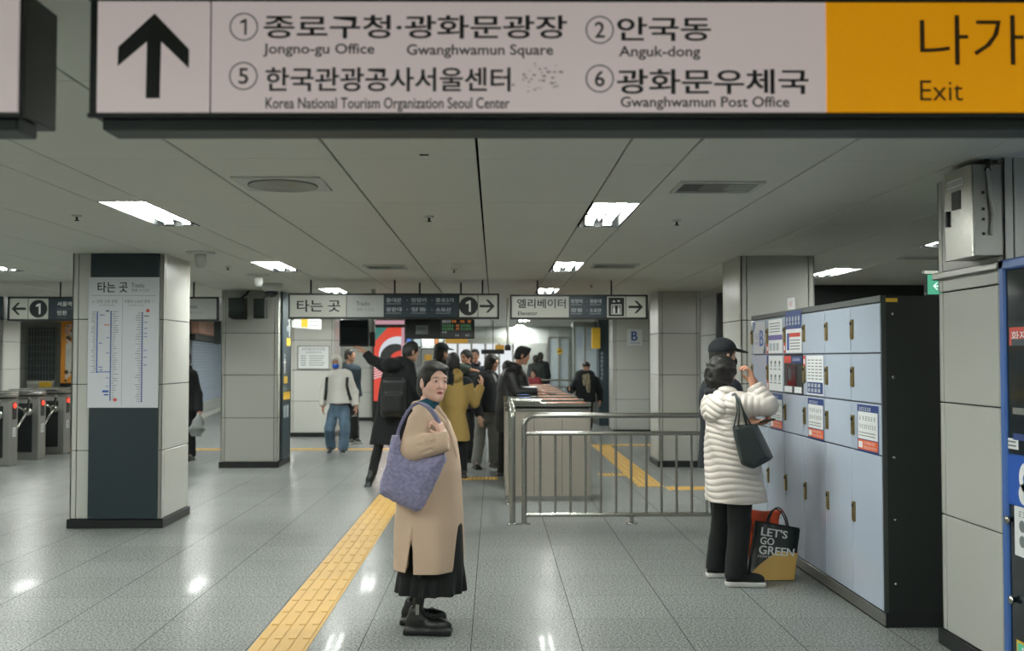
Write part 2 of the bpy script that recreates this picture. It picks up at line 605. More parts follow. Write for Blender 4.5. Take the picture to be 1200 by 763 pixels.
class Field:
    def __init__(self, lo, hi, h):
        self.h = h
        self.lo = np.array(lo, float)
        self.n = np.ceil((np.array(hi, float) - self.lo) / h).astype(int) + 1
        self.d = np.full(self.n, 0.06, np.float32)

    def sub(self, lo, hi, pad):
        a = np.clip(np.floor((np.array(lo) - pad - self.lo) / self.h).astype(int), 0, self.n)
        b = np.clip(np.ceil((np.array(hi) + pad - self.lo) / self.h).astype(int) + 1, 0, self.n)
        s = tuple(slice(i, j) for i, j in zip(a, b))
        g = [((np.arange(a[k], b[k])) * self.h + self.lo[k]).astype(np.float32) for k in range(3)]
        return s, g[0][:, None, None], g[1][None, :, None], g[2][None, None, :]

    def put(self, s, e, k, cut=False):
        d = self.d[s]
        if d.size == 0:
            return
        if cut:
            e = -e
            if k > 0:
                hh = np.clip(0.5 - 0.5 * (d - e) / k, 0, 1)
                self.d[s] = d + (e - d) * hh + k * hh * (1 - hh)
            else:
                self.d[s] = np.maximum(d, e)
        elif k > 0:
            hh = np.clip(0.5 + 0.5 * (d - e) / k, 0, 1)
            self.d[s] = d + (e - d) * hh - k * hh * (1 - hh)
        else:
            self.d[s] = np.minimum(d, e)

    def cap(self, p0, p1, r0, r1=None, k=0.02, cut=False, fn=None):
        """tapered capsule; fn(t) adds to the radius along it"""
        r1 = r0 if r1 is None else r1
        p0, p1 = np.array(p0, float), np.array(p1, float)
        s, X, Y, Z = self.sub(np.minimum(p0, p1), np.maximum(p0, p1), max(r0, r1) + k + 0.03)
        if self.d[s].size == 0: return self
        v = p1 - p0
        L2 = max(float(v @ v), 1e-9)
        t0 = ((X - p0[0]) * v[0] + (Y - p0[1]) * v[1] + (Z - p0[2]) * v[2]) / L2
        t = np.clip(t0, 0, 1)
        e = np.sqrt((X - p0[0] - t * v[0]) ** 2 + (Y - p0[1] - t * v[1]) ** 2 + (Z - p0[2] - t * v[2]) ** 2) - (r0 + (r1 - r0) * t)
        if fn is not None:
            e = e - fn(t * math.sqrt(L2))
        self.put(s, e, k, cut)
        return self

    def chain(self, pts, rs, k=0.02, fn=None):
        for i in range(len(pts) - 1):
            self.cap(pts[i], pts[i + 1], rs[i], rs[i + 1], k, fn=fn)
        return self

    def ell(self, c, r, R=None, k=0.02, cut=False):
        c, r = np.array(c, float), np.array(r, float)
        m = max(r)
        s, X, Y, Z = self.sub(c - m, c + m, k + 0.03)
        if self.d[s].size == 0: return self
        x, y, z = X - c[0], Y - c[1], Z - c[2]
        if R is not None:
            x, y, z = (x * R[0, i] + y * R[1, i] + z * R[2, i] for i in range(3))
        q = np.sqrt((x / r[0]) ** 2 + (y / r[1]) ** 2 + (z / r[2]) ** 2)
        q2 = np.sqrt((x / r[0] ** 2) ** 2 + (y / r[1] ** 2) ** 2 + (z / r[2] ** 2) ** 2)
        e = q * (q - 1) / np.maximum(q2, 1e-6)
        self.put(s, np.where(q < 0.2, -min(r) * 0.8, e), k, cut)
        return self

    def rbox(self, c, half, rad, R=None, k=0.01, cut=False):
        c, half = np.array(c, float), np.array(half, float)
        m = float(np.linalg.norm(half))
        s, X, Y, Z = self.sub(c - m, c + m, k + 0.02)
        if self.d[s].size == 0: return self
        x, y, z = X - c[0], Y - c[1], Z - c[2]
        if R is not None:
            x, y, z = (x * R[0, i] + y * R[1, i] + z * R[2, i] for i in range(3))
        qx, qy, qz = np.abs(x) - half[0] + rad, np.abs(y) - half[1] + rad, np.abs(z) - half[2] + rad
        e = np.sqrt(np.maximum(qx, 0) ** 2 + np.maximum(qy, 0) ** 2 + np.maximum(qz, 0) ** 2) + np.minimum(np.maximum(qx, np.maximum(qy, qz)), 0) - rad
        self.put(s, e, k, cut)
        return self

    def loft(self, secs, k=0.02, power=2.3, fn=None):
        """stack of superellipses (z, cx, cy, rx, ry), flat at both ends; fn(ang, Z, X, Y) adds to the radius"""
        secs = sorted(secs)
        z = [s[0] for s in secs]
        m = max(max(s[3], s[4]) for s in secs) + 0.03
        lo = (min(s[1] for s in secs) - m, min(s[2] for s in secs) - m, z[0])
        hi = (max(s[1] for s in secs) + m, max(s[2] for s in secs) + m, z[-1])
        s, X, Y, Z = self.sub(lo, hi, k + 0.02)
        if self.d[s].size == 0: return self
        zz = Z.ravel()
        def it(i):
            # smooth interpolation
            v = np.interp(zz, z, [q[i] for q in secs])
            return v.astype(np.float32)[None, None, :]
        cx, cy, rx, ry = it(1), it(2), it(3), it(4)
        x, y = X - cx, Y - cy
        q = (np.abs(x / rx) ** power + np.abs(y / ry) ** power) ** (1 / power)
        e = (q - 1) * np.minimum(rx, ry)
        if fn is not None:
            e = e - fn(np.arctan2(y, x), Z, X, Y)
        e = np.maximum(e, np.maximum(z[0] - Z, Z - z[-1]))
        self.put(s, e, k)
        return self

    def below(self, z, keep_above=True):
        """cut everything under (or over) height z"""
        s, X, Y, Z = self.sub(self.lo, self.lo + self.n * self.h, 0)
        self.d = np.maximum(self.d, (z - Z) if keep_above else (Z - z)).astype(np.float32)
        return self

    def half(self, p, nrm, lo=None, hi=None, soft=0.0):
        """cut away the side nrm points to, inside an optional box"""
        lo = self.lo if lo is None else lo
        hi = self.lo + self.n * self.h if hi is None else hi
        s, X, Y, Z = self.sub(lo, hi, 0)
        if self.d[s].size == 0: return self
        nrm = np.array(nrm, float)
        nrm = nrm / np.linalg.norm(nrm)
        e = (X - p[0]) * nrm[0] + (Y - p[1]) * nrm[1] + (Z - p[2]) * nrm[2]
        self.d[s] = np.maximum(self.d[s], e)
        return self

    def ripple(self, amp, freq, seed=0, lo=None, hi=None):
        """soft folds: a few summed waves moved into the surface"""
        lo = self.lo if lo is None else lo
        hi = self.lo + self.n * self.h if hi is None else hi
        s, X, Y, Z = self.sub(lo, hi, 0)
        rng = np.random.RandomState(seed)
        w = 0
        for i in range(5):
            q = rng.normal(size=3)
            q = q / np.linalg.norm(q) * freq * (0.6 + 0.9 * rng.rand())
            w = w + np.sin(X * q[0] + Y * q[1] + Z * q[2] + rng.rand() * 6.3 + 1.2 * np.sin(Z * freq * .7 + X * 9 + i))
        self.d[s] = self.d[s] + (w * (amp / 3.0)).astype(np.float32)
        return self

    def mesh(self, smooth=1):
        d = np.pad(self.d, 1, constant_values=0.05)
        ins = d < 0
        c = np.zeros(np.array(d.shape) - 1, np.int8)
        for i in (0, 1):
            for j in (0, 1):
                for k in (0, 1):
                    c += ins[i:i + c.shape[0], j:j + c.shape[1], k:k + c.shape[2]]
        cells = np.argwhere((c > 0) & (c < 8))
        idx = np.full(c.shape, -1, np.int32)
        idx[tuple(cells.T)] = np.arange(len(cells))
        acc = np.zeros((len(cells), 3))
        cnt = np.zeros(len(cells))
        corners = [(i, j, k) for i in (0, 1) for j in (0, 1) for k in (0, 1)]
        val = {q: d[cells[:, 0] + q[0], cells[:, 1] + q[1], cells[:, 2] + q[2]] for q in corners}
        for q in corners:
            for ax in range(3):
                if q[ax]:
                    continue
                r = list(q)
                r[ax] = 1
                a, b = val[q], val[tuple(r)]
                x = (a < 0) != (b < 0)
                t = np.where(x, a / np.where(a == b, 1, a - b), 0)
                p = np.tile(np.array(q, float), (len(cells), 1))
                p[:, ax] = t
                acc[x] += p[x]
                cnt[x] += 1
        V = (cells + acc / np.maximum(cnt, 1)[:, None] - 1) * self.h + self.lo
        faces = []
        for ax in range(3):
            o1, o2 = (ax + 1) % 3, (ax + 2) % 3
            sl = [slice(1, -1)] * 3
            sl2 = [slice(1, -1)] * 3
            sl[ax] = slice(0, -1)
            sl2[ax] = slice(1, None)
            a, b = ins[tuple(sl)], ins[tuple(sl2)]
            e = np.argwhere(a != b)
            base = e.copy()
            base[:, o1] += 1
            base[:, o2] += 1
            flip = ~ins[tuple(base[:, i] for i in range(3))]

            def cell(u, w):
                q = base.copy()
                q[:, o1] += u
                q[:, o2] += w
                return idx[q[:, 0], q[:, 1], q[:, 2]]
            f = np.stack([cell(-1, -1), cell(0, -1), cell(0, 0), cell(-1, 0)], 1)
            f[flip] = f[flip][:, ::-1]
            faces.append(f)
        Fc = np.concatenate(faces)
        Fc = Fc[(Fc >= 0).all(1)]
        for _ in range(smooth):                               # light smoothing
            S = np.zeros_like(V)
            n = np.zeros(len(V))
            for a in range(4):
                b = (a + 1) % 4
                np.add.at(S, Fc[:, a], V[Fc[:, b]])
                np.add.at(S, Fc[:, b], V[Fc[:, a]])
                np.add.at(n, Fc[:, a], 1)
                np.add.at(n, Fc[:, b], 1)
            V = V * 0.5 + 0.5 * S / np.maximum(n, 1)[:, None]
        return V, Fc

    def build(self, name, material, color, parent=None, smooth=1):
        """color: one tone, or fn(V) -> (n, 3) linear colours"""
        V, Fc = self.mesh(smooth)
        me = bpy.data.meshes.new(name)
        me.vertices.add(len(V))
        me.vertices.foreach_set('co', V.astype(np.float32).ravel())
        me.loops.add(len(Fc) * 4)
        me.loops.foreach_set('vertex_index', Fc.astype(np.int32).ravel())
        me.polygons.add(len(Fc))
        me.polygons.foreach_set('loop_start', np.arange(0, len(Fc) * 4, 4, dtype=np.int32))
        me.update(calc_edges=True)
        me.polygons.foreach_set('use_smooth', np.ones(len(Fc), bool))
        ca = me.color_attributes.new('tone', 'FLOAT_COLOR', 'POINT')
        col = np.ones((len(V), 4), np.float32)
        col[:, :3] = color(V) if callable(color) else np.array(lin(color)[:3])
        ca.data.foreach_set('color', col.ravel())
        me.materials.append(MATS[material])
        me.validate()
        o = bpy.data.objects.new(name, me)
        COL.objects.link(o)
        if parent is not None:
            o.parent = parent
        return o
# ------------------------------------------------------------------ the hall
def struct(mb, name, **kw):
    return tag(mb.build(name, **kw), kind='structure')

X_L, X_R, Y_B, Y_F = -13.0, 8.5, -4.5, 34.0
mb = MB('granite_tiles')
mb.add([(X_L, Y_B, 0), (X_R, Y_B, 0), (X_R, Y_F, 0), (X_L, Y_F, 0)], [(0, 1, 2, 3)])
mb.box(X_L, Y_B, -0.2, X_R, Y_F, -0.01, 'joint')
struct(mb, 'floor')

# ceiling: panels with open dark joints, strips that hold the fluorescent fixtures
STRIP_W, PAN_W, PERIOD = 0.31, 0.6925, 3.08
def strip_x(k): return 0.612 + PERIOD * k
def fixture_ys(k):
    if k == 1:
        return [1.0, 4.3, 7.62, 10.9, 14.16, 18.1, 22.0, 26.0, 29.8]
    return [6.3 + 3.93 * i + (.22 if i == -1 else 0) for i in range(-2, 7)]
FIX_L = 1.18
cross = []
for i in range(-3, 8):
    y = 6.3 + 3.93 * i
    cross += [y, y + 1.18, y + 2.555]
mb = MB('ceiling_panel')
for k in range(-5, 3):
    sx = strip_x(k)
    cols = [(sx + STRIP_W + PAN_W * i, sx + STRIP_W + PAN_W * (i + 1)) for i in range(4)]
    for (a, b) in cols:
        a2, b2 = max(a, X_L), min(b, X_R)
        if b2 - a2 < 0.05: continue
        for y0, y1 in zip(cross, cross[1:]):
            if y1 < Y_B or y0 > Y_F: continue
            mb.bbox(a2 + .006, max(y0, Y_B) + .0025, CEIL, b2 - .006, min(y1, Y_F) - .0025, CEIL + .02, .003)
    a2, b2 = max(sx, X_L), min(sx + STRIP_W, X_R)
    if b2 - a2 > 0.05:
        fy = fixture_ys(k) if -4 <= k <= 1 else []
        y = Y_B
        for f in fy + [Y_F + 5]:
            e = min(f, Y_F)
            if e - y > 0.02:
                n = max(1, round((e - y) / 1.38))
                for q in range(n):
                    mb.bbox(a2 + .004, y + (e - y) * q / n + .0025, CEIL, b2 - .004, y + (e - y) * (q + 1) / n - .0025, CEIL + .02, .003)
            y = f + FIX_L
mb.box(X_L, Y_B, CEIL + .16, X_R, Y_F, CEIL + .3, 'ceiling_gap')
struct(mb, 'ceiling')

def wall(name, x0, y0, x1, y1, z0, z1, m, base=True, joints=True, t=0.12):
    """panelled wall from (x0,y0) to (x1,y1); its face looks to the left of that direction"""
    d = Vector((x1 - x0, y1 - y0, 0))
    L = d.length
    d.normalize()
    nrm = Vector((-d.y, d.x, 0))
    M = Matrix(((d.x, nrm.x, 0, x0), (d.y, nrm.y, 0, y0), (0, 0, 1, 0), (0, 0, 0, 1)))
    mb = MB(m)
    if joints:
        mb.box(0, -t, z0, L, -0.012, z1, 'joint', M)
        n = max(1, round(L / 0.95))
        zs = [z0] + [z for z in (0.09, 0.71, 1.32, 1.92) if z0 < z < z1] + [z1]
        for i in range(n):
            for a, b in zip(zs, zs[1:]):
                mb.bbox(L * i / n + .004, -0.013, a + .004, L * (i + 1) / n - .004, 0, b - .004, .004, m, M)
        if base and z0 == 0:
            mb.box(0, -.01, 0, L, .02, .085, 'base_black', M)
    else:
        mb.box(0, -t, z0, L, 0, z1, m, M)
    return struct(mb, name)

wall('wall_left', X_L, Y_F, X_L, Y_B, 0, CEIL, 'wall_grey')
wall('wall_back', X_L, Y_B, X_R, Y_B, 0, CEIL, 'wall_grey')
wall('wall_right', X_R, Y_B, X_R, 15.0, 0, CEIL, 'wall_grey')
wall('wall_front', 8.5, 31.0, -2.2, 31.0, 0, CEIL, 'wall_pale')
wall('wall_front_left', -2.2, 34.0, X_L, 34.0, 0, CEIL, 'wall_pale')
wall('wall_right_dark', 8.5, 13.3, 3.35, 13.3, 0, CEIL, 'wall_dark', joints=False)
wall('wall_right_return', 3.35, 13.42, 3.35, 15.2, 0, CEIL, 'wall_dark', joints=False)
wall('wall_right_far', 3.35, 15.32, 3.35, 31.0, 0, CEIL, 'wall_pale')
wall('wall_left_far', -10.0, 24.6, X_L, 24.6, 0, CEIL, 'wall_grey')
wall('wall_left_inner', -7.33, 24.5, -10.0, 24.6, 0, CEIL, 'wall_grey')

def pillar(x0, y0, x1, y1, label, board=None, m='enamel', side=None, zs=(0.085, 0.71, 1.32, 1.92, CEIL)):
    mb = MB(m)
    g, t, e = .0035, .014, .055
    mb.box(x0 + t, y0 + t, 0, x1 - t, y1 - t, CEIL + .01, 'joint')
    for a, b in zip(zs, zs[1:]):
        a, b = a + g, (b - g if b < CEIL else CEIL + .01)
        for (q0, q1) in ((x0, x0 + e), (x0 + e, x1 - e), (x1 - e, x1)):
            for yy in (y0, y1 - t):
                mb.bbox(q0 + (g if q0 > x0 else 0), yy, a, q1 - (g if q1 < x1 else 0), yy + t + .001, b, .003)
        for (q0, q1) in ((y0, y0 + e), (y0 + e, y1 - e), (y1 - e, y1)):
            for xx in (x0, x1 - t):
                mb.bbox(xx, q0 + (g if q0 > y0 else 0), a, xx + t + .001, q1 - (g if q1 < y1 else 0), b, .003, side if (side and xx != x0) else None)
    mb.bbox(x0 - .02, y0 - .02, 0, x1 + .02, y1 + .02, .085, .005, 'base_black')
    o = struct(mb, 'tiled_pillar')
    tag(o, label, 'pillar', 'panelled square pillars of the hall')
    return o

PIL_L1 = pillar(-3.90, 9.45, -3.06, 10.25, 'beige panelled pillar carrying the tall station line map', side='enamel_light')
PIL_L2 = pillar(-3.90, 14.6, -3.09, 15.4, 'beige panelled pillar with two black speakers near its top')
PIL_L3 = pillar(-4.05, 20.3, -3.18, 21.1, 'pale panelled pillar with a white notice, behind the man in the blue mask', m='enamel_light')
PIL_L4 = pillar(-3.80, 25.5, -3.02, 26.3, 'far pale panelled pillar beside the red advertising screen', m='enamel_light')
PIL_R0 = pillar(2.455, 4.84, 3.25, 5.56, 'beige panelled pillar with the steel switch box, beside the blue cabinet')
PIL_R1 = pillar(2.33, 9.54, 3.03, 10.3, 'beige pillar rising behind the locker bank')
PIL_R2 = pillar(2.37, 14.6, 2.98, 15.4, 'grey panelled pillar behind the steel railing, left of the capped person')
PIL_R3 = pillar(2.47, 21.0, 3.27, 21.8, 'pale panelled pillar bearing a small blue letter B', m='enamel_light')
pillar(-11.4, 22.0, -10.55, 22.8, 'pale pillar behind the ticket gates at the left edge', m='enamel_light')

# yellow tactile paving let into the floor
def tactile(name, x0, y0, x1, y1, along, label):
    mb = MB('tactile')
    mb.bbox(x0, y0, 0.0005, x1, y1, .003, .001)
    if along == 'y':
        n, w = 4, (x1 - x0) / 4
        y = y0
        while y < y1 - .02:
            e = min(y + .295, y1)
            for i in range(n):
                mb.bbox(x0 + w * (i + .22), y + .008, .002, x0 + w * (i + .78), e - .008, .0075, .002)
            y += .3
    elif along == 'x':
        n, w = 4, (y1 - y0) / 4
        x = x0
        while x < x1 - .02:
            e = min(x + .295, x1)
            for i in range(n):
                mb.bbox(x + .008, y0 + w * (i + .22), .002, e - .008, y0 + w * (i + .78), .0075, .002)
            x += .3
    else:
        nx, ny = round((x1 - x0) / .05), round((y1 - y0) / .05)
        for i in range(nx):
            for j in range(ny):
                mb.lathe([(.012, 0), (.009, .005), (0.002, .006)], (x0 + (x1 - x0) * (i + .5) / nx, y0 + (y1 - y0) * (j + .5) / ny, .002), None, 8)
    return tag(mb.build(name), label, 'tactile paving', 'yellow tactile paving strips in the floor')

tactile('tactile_strip', -1.315, 3.6, -1.0, 17.35, 'y', 'long ribbed yellow tactile strip running past the woman in the beige coat')
tactile('tactile_strip', -9.0, 17.35, -0.4, 17.65, 'x', 'yellow tactile strip crossing the floor at the feet of the masked man')
tactile('tactile_pad', -0.45, 13.1, 0.05, 13.4, 'dots', 'short yellow dotted tactile pad beside the ticket gates')
tactile('tactile_strip', 1.75, 12.35, 2.07, 18.1, 'y', 'yellow tactile strip running back behind the steel railing')
tactile('tactile_strip', 2.07, 12.05, 3.3, 12.35, 'x', 'yellow tactile strip running right from behind the railing')
tactile('tactile_strip', 1.75, 18.1, 3.0, 18.4, 'x', 'far yellow tactile strip under the pillar with letter B')
tactile('tactile_pad', 1.4, 13.5, 1.75, 13.8, 'dots', 'small yellow dotted pad at the right ends of the gates')

# ------------------------------------------------------------------ fluorescent fixtures
def make_fixture():
    root = empty('ceiling_light')
    w, L, h = STRIP_W, FIX_L, .10
    m = MB('lamp_dark')
    m.box(.004, .004, .09, w - .004, L - .004, .10)
    for a, b in ((.004, .012), (w - .012, w - .004)):
        m.box(a, .004, 0, b, L - .004, .09)
    for a, b in ((.004, .012), (L - .012, L - .004)):
        m.box(.012, a, 0, w - .012, b, .09)
    m.prism([(0, 0), (.02, .06), (-.02, .06)], (w / 2, .012, .03), (1, 0, 0), (0, 0, 1), (0, L - .024, 0))
    m.build('housing', root)
    for x in (w * .29, w * .71):
        t = MB('tube')
        t.tube([(x, .05, .042), (x, L - .05, .042)], .027, n=10)
        tb = t.build('fluorescent_tube', root)
        for y0, y1 in ((.012, .052), (L - .052, L - .012)):
            c = MB('white_plastic')
            c.bbox(x - .032, y0, .008, x + .032, y1, .08, .004)
            c.build('lamp_holder', tb)
    return root

fix = make_fixture()
first = True
order = ['nearest', 'second', 'third', 'fourth', 'fifth', 'sixth', 'seventh', 'eighth', 'ninth']
strip_name = {-4: 'far left', -3: 'outer left', -2: 'left', -1: 'left of centre', 0: 'right of centre', 1: 'right'}
for k, nm in ((-1, 'ceiling strip above the line-map pillar'), (0, 'ceiling strip above the railing'), (1, 'ceiling strip over the lockers'), (-2, 'ceiling strip above the left ticket gates'), (-3, 'outer ceiling strip by the left wall')):
    for i, y in enumerate(fixture_ys(k)):
        if y > 31: continue
        if first:
            o, first = fix, False
        else:
            o = copy_tree(fix)
        o.location = (strip_x(k), y, CEIL)
        vis = [q for q in fixture_ys(k) if q > 2.2]
        if y in vis:
            lab = '%s twin-tube fluorescent light along the %s' % (order[vis.index(y)], nm)
        else:
            lab = 'twin-tube fluorescent light of the %s, behind the viewer' % nm
        tag(o, lab, 'ceiling light', 'fluorescent lights in the ceiling strips')

# ------------------------------------------------------------------ ceiling fittings
def round_vent(x, y):
    r = empty('ceiling_vent', (x, y, CEIL), 0, 'square ceiling plate with a round air diffuser', 'air vent')
    m = MB('white_plastic')
    m.bbox(x - .24, y - .21, CEIL - .012, x + .24, y + .21, CEIL + .001, .004)
    m.build('plate', r)
    m = MB('steel_dull')
    m.lathe([(.19, -.012), (.19, -.02), (.175, -.022), (.15, -.014), (.13, -.024), (.11, -.014), (.09, -.026), (.06, -.014), (.04, -.024), (.005, -.024)], (x, y, CEIL), None, 40)
    m.build('diffuser', r)

def slot_vent(x0, y0, x1, y1, label):
    cx, cy = (x0 + x1) / 2, (y0 + y1) / 2
    r = empty('ceiling_vent', (cx, cy, CEIL), 0, label, 'air vent', 'rectangular ceiling vents')
    m = MB('white_plastic')
    t = .025
    for a in ((x0, y0, x1, y0 + t), (x0, y1 - t, x1, y1), (x0, y0 + t, x0 + t, y1 - t), (x1 - t, y0 + t, x1, y1 - t)):
        m.bbox(a[0], a[1], CEIL - .014, a[2], a[3], CEIL + .001, .003)
    m.build('frame', r)
    m = MB('wall_dark')
    m.box(x0 + t, y0 + t, CEIL - .002, x1 - t, y1 - t, CEIL + .001)
    w = (x1 - x0 - 2 * t) / 3
    m.box(x0 + t + w * .9, y0 + t, CEIL - .006, x0 + t + 1.9 * w, y1 - t, CEIL - .002, 'steel_dull')
    m.box(x0 + t + w * 1.9, y0 + t, CEIL - .006, x1 - t, y1 - t, CEIL - .002, 'sign_white')
    for i in range(1, 6):
        yy = y0 + t + (y1 - y0 - 2 * t) * i / 6
        m.box(x0 + t, yy - .002, CEIL - .010, x1 - t, yy + .002, CEIL - .006, 'sign_grey')
    m.build('grille', r)

round_vent(-1.17, 5.62)
slot_vent(1.02, 5.5, 1.49, 5.86, 'nearest rectangular ceiling vent, right of the light strip')
slot_vent(-1.36, 10.5, -.93, 10.95, 'rectangular ceiling vent above the platform sign')
slot_vent(1.02, 10.35, 1.5, 10.8, 'farther rectangular ceiling vent above the elevator sign')
slot_vent(3.9, 9.55, 4.9, 9.75, 'long dim ceiling vent above the lockers')

def sprinkler(x, y, label):
    r = empty('sprinkler', (x, y, CEIL), 0, label, 'sprinkler', 'small ceiling sprinklers')
    m = MB('white_plastic')
    m.lathe([(.032, 0), (.032, -.008), (.024, -.012), (.005, -.012)], (x, y, CEIL), None, 16)
    m.build('rosette', r)
    m = MB('black_plastic')
    m.tube([(x, y, CEIL - .01), (x, y, CEIL - .035)], .008, n=8)
    m.lathe([(.018, -.035), (.018, -.038), (.003, -.038)], (x, y, CEIL), None, 10)
    m.build('head', r)

for (px, py, lb) in ((503, 252, 'sprinkler in front of the middle ceiling joint'), (793, 256, 'sprinkler beside the nearest rectangular vent'), (90, 252, 'sprinkler near the line-map pillar light'),
                     (532, 315, 'sprinkler above the platform sign'), (693, 333, 'sprinkler above the elevator sign'), (267, 312, 'sprinkler between the two left lights')):
    Y = floor_y(2 * 420 - py) * (CEIL - EYE) / EYE
    p = at(px, py, Y)
    sprinkler(p.x, p.y, lb)

def detector(px, py, label):
    Y = (CEIL - EYE) * F_PX / (420 - py)
    p = at(px, py, Y)
    r = empty('smoke_detector', (p.x, p.y, CEIL), 0, label, 'detector', 'cone-shaped detectors on the ceiling')
    m = MB('white_plastic')
    m.lathe([(.13, 0), (.13, -.012), (.10, -.018), (.05, -.018)], (p.x, p.y, CEIL), None, 24)
    m.build('base_plate', r)
    m = MB('white_plastic')
    m.lathe([(.05, -.018), (.055, -.06), (.045, -.11), (.035, -.14), (.005, -.145)], (p.x, p.y, CEIL), None, 20)
    m.build('cone', r)

detector(235, 296, 'white cone detector just right of the line-map pillar')
detector(303, 322, 'smaller-looking white cone detector near the speaker pillar')
p = at(319, 332, 13.2)
r = empty('dome_camera', (p.x, p.y, CEIL), 0, 'white dome security camera on the ceiling by the speaker pillar', 'camera')
m = MB('white_plastic'); m.lathe([(.13, 0), (.13, -.05), (.12, -.085), (.10, -.10), (.02, -.10)], (p.x, p.y, CEIL), None, 24); m.build('housing', r)
m = MB('glass_dark'); m.lathe([(.085, -.10), (.08, -.13), (.06, -.16), (.03, -.18), (.004, -.185)], (p.x, p.y, CEIL), None, 20); m.build('dome', r)
q = at(497, 180, (CEIL - EYE) * F_PX / 240.0)
m = MB('black_plastic'); m.bbox(q.x - .022, q.y - .006, CEIL - .006, q.x + .022, q.y + .006, CEIL + .001, .002)
tag(m.build('ceiling_clip'), 'tiny black clip in the ceiling panel under the big sign', 'clip')
# ------------------------------------------------------------------ big hanging sign, near the viewer
NEAR_Y = 2.5
def near(px, py): return xz(px, py, NEAR_Y)
S = NEAR_Y / F_PX * 1.0
def big_sign():
    x0, zt = near(105, 2)
    xr, zb = near(1560, 139)
    root = empty('direction_sign', ((x0 + xr) / 2, NEAR_Y + .08, zt), 0, 'big hanging sign listing exits 1, 2, 5 and 6 with a yellow end', 'sign', 'large hanging direction signs')
    F = Face((x0, NEAR_Y, zb), (1, 0, 0.0045), (0, 0, 1))
    def L(px, py):
        x, z = near(px, py)
        return x - x0, z - zb - (x - x0) * .0045
    W, H = xr - x0, zt - zb
    m = MB('black_frame')
    Mx = Matrix(((F.a.x, F.n.x * -1, 0, x0), (F.a.y, 1, 0, NEAR_Y), (F.a.z, 0, 1, zb), (0, 0, 0, 1)))
    m.bbox(0, .003, -.003, W, .17, H + .012, .004, None, Mx)
    m.bbox(0, -.008, -.012, W, .003, -.0005, .002, None, Mx)                    # lip under the faces
    m.bbox(0, -.008, H + .001, W, .003, H + .014, .002, None, Mx)
    m.build('housing', root)
    m = MB('black_frame_light')
    m.bbox(.03, .012, -.039, W - .03, .115, -.003, .004, None, Mx)
    m.build('lower_rail', root)
    m = MB('black_frame')
    for x in (1.0, 2.4):
        m.tube([Mx @ Vector((x, .09, H)), Vector((x0 + x, NEAR_Y + .09, CEIL + .02))], .012)
    m.build('hanger', root)
    # white panel with everything printed on it
    m = MB('sign_white_near')
    a0, a1 = L(115, 70)[0], L(247, 70)[0]
    b1 = L(967, 70)[0]
    y0, y1 = .002, H - .001
    m.box(a0, -.006, y0, a1 - .003, .003, y1, None, Mx)
    m.box(a1 + .003, -.006, y0, b1, .003, y1, None, Mx)
    OFF = .0068
    arrow = [(182.3, 16.7), (222.7, 58.7), (222.3, 81), (190, 49.8), (188.2, 116), (171.8, 116), (173.2, 49.8), (139, 78.5), (139.6, 56)]
    m.poly(F, [L(*p) for p in arrow[::-1]], 'print_black', OFF)
    for (cx, cy, s) in ((286.5, 32.5, '1'), (286, 90, '5'), (702.5, 36, '2'), (702.5, 93, '6')):
        c = L(cx, cy)
        m.ring(F, c[0], c[1], 15.2 * S, 16.6 * S, 'print_black', OFF)
        w = 4.3 if s == '1' else 5.8
        ax, ay = L(cx - w, cy + 9.3)
        bx, by = L(cx + w, cy - 9.3)
        m.text(F, s, ax, ay, bx, by, 'print_black', .01, OFF)
    for (s, u0, v0, u1, v1, bd) in (
            ('종로구청·광화문광장', 310, 19, 664, 46, .024), ('Jongno-gu Office', 309, 52, 439, 67.5, .012), ('Gwanghwamun Square', 477, 53, 648, 69, .012),
            ('한국관광공사서울센터', 312, 80, 598, 108, .020), ('Korea National Tourism Organization Seoul Center', 312, 115, 597, 132, .012),
            ('안국동', 723, 21, 832, 49, .024), ('Anguk-dong', 725, 55, 820, 71, .012),
            ('광화문우체국', 723, 82, 946, 111, .024), ('Gwanghwamun Post Office', 727, 114, 924, 130, .012)):
        ax, ay = L(u0, v1)
        bx, by = L(u1, v0)
        m.text(F, s, ax, ay, bx, by, 'print_black', bd, OFF)
    rnd = random.Random(3)
    for _ in range(34):                                                        # scuffs left by old stickers
        px, py = rnd.gauss(632, 14), rnd.gauss(93, 9)
        c = L(px, py)
        r_ = rnd.uniform(.6, 2.2) * S
        m.poly(F, [(c[0] + r_ * rnd.uniform(.5, 1.6) * math.cos(t), c[1] + r_ * rnd.uniform(.3, .9) * math.sin(t)) for t in [i * .9 for i in range(7)]], 'stain', OFF - .0003)
    m.build('white_face', root)
    m = MB('sign_yellow')
    m.box(b1 + .001, -.006, y0, W - .02, .003, y1, None, Mx)
    ax, ay = L(1077, 77); bx, by = L(1345, 19)
    m.text(F, '나가는 곳', ax, ay, bx, by, 'print_brown', 0.0, OFF)
    ax, ay = L(1077, 119); bx, by = L(1127, 95)
    m.text(F, 'Exit', ax, ay, bx, by, 'print_brown', .0, OFF)
    m.build('yellow_face', root)
    # neighbour at the left edge of the frame
    xr2 = near(28, 70)[0]
    r2 = empty('direction_sign', (xr2 - .6, NEAR_Y + .08, zt), 0, 'end of a second hanging sign at the left edge, blank white face', 'sign', 'large hanging direction signs')
    m = MB('black_frame')
    m.bbox(xr2 - 1.5, NEAR_Y + .003, zb - .004, xr2, NEAR_Y + .19, zt + .03, .004)
    m.bbox(xr2 - 1.5, NEAR_Y - .008, zb - .012, xr2, NEAR_Y + .004, zb + .0, .002)
    m.bbox(xr2 - .006, NEAR_Y - .008, zb - .01, xr2, NEAR_Y + .004, zt + .03, .002)
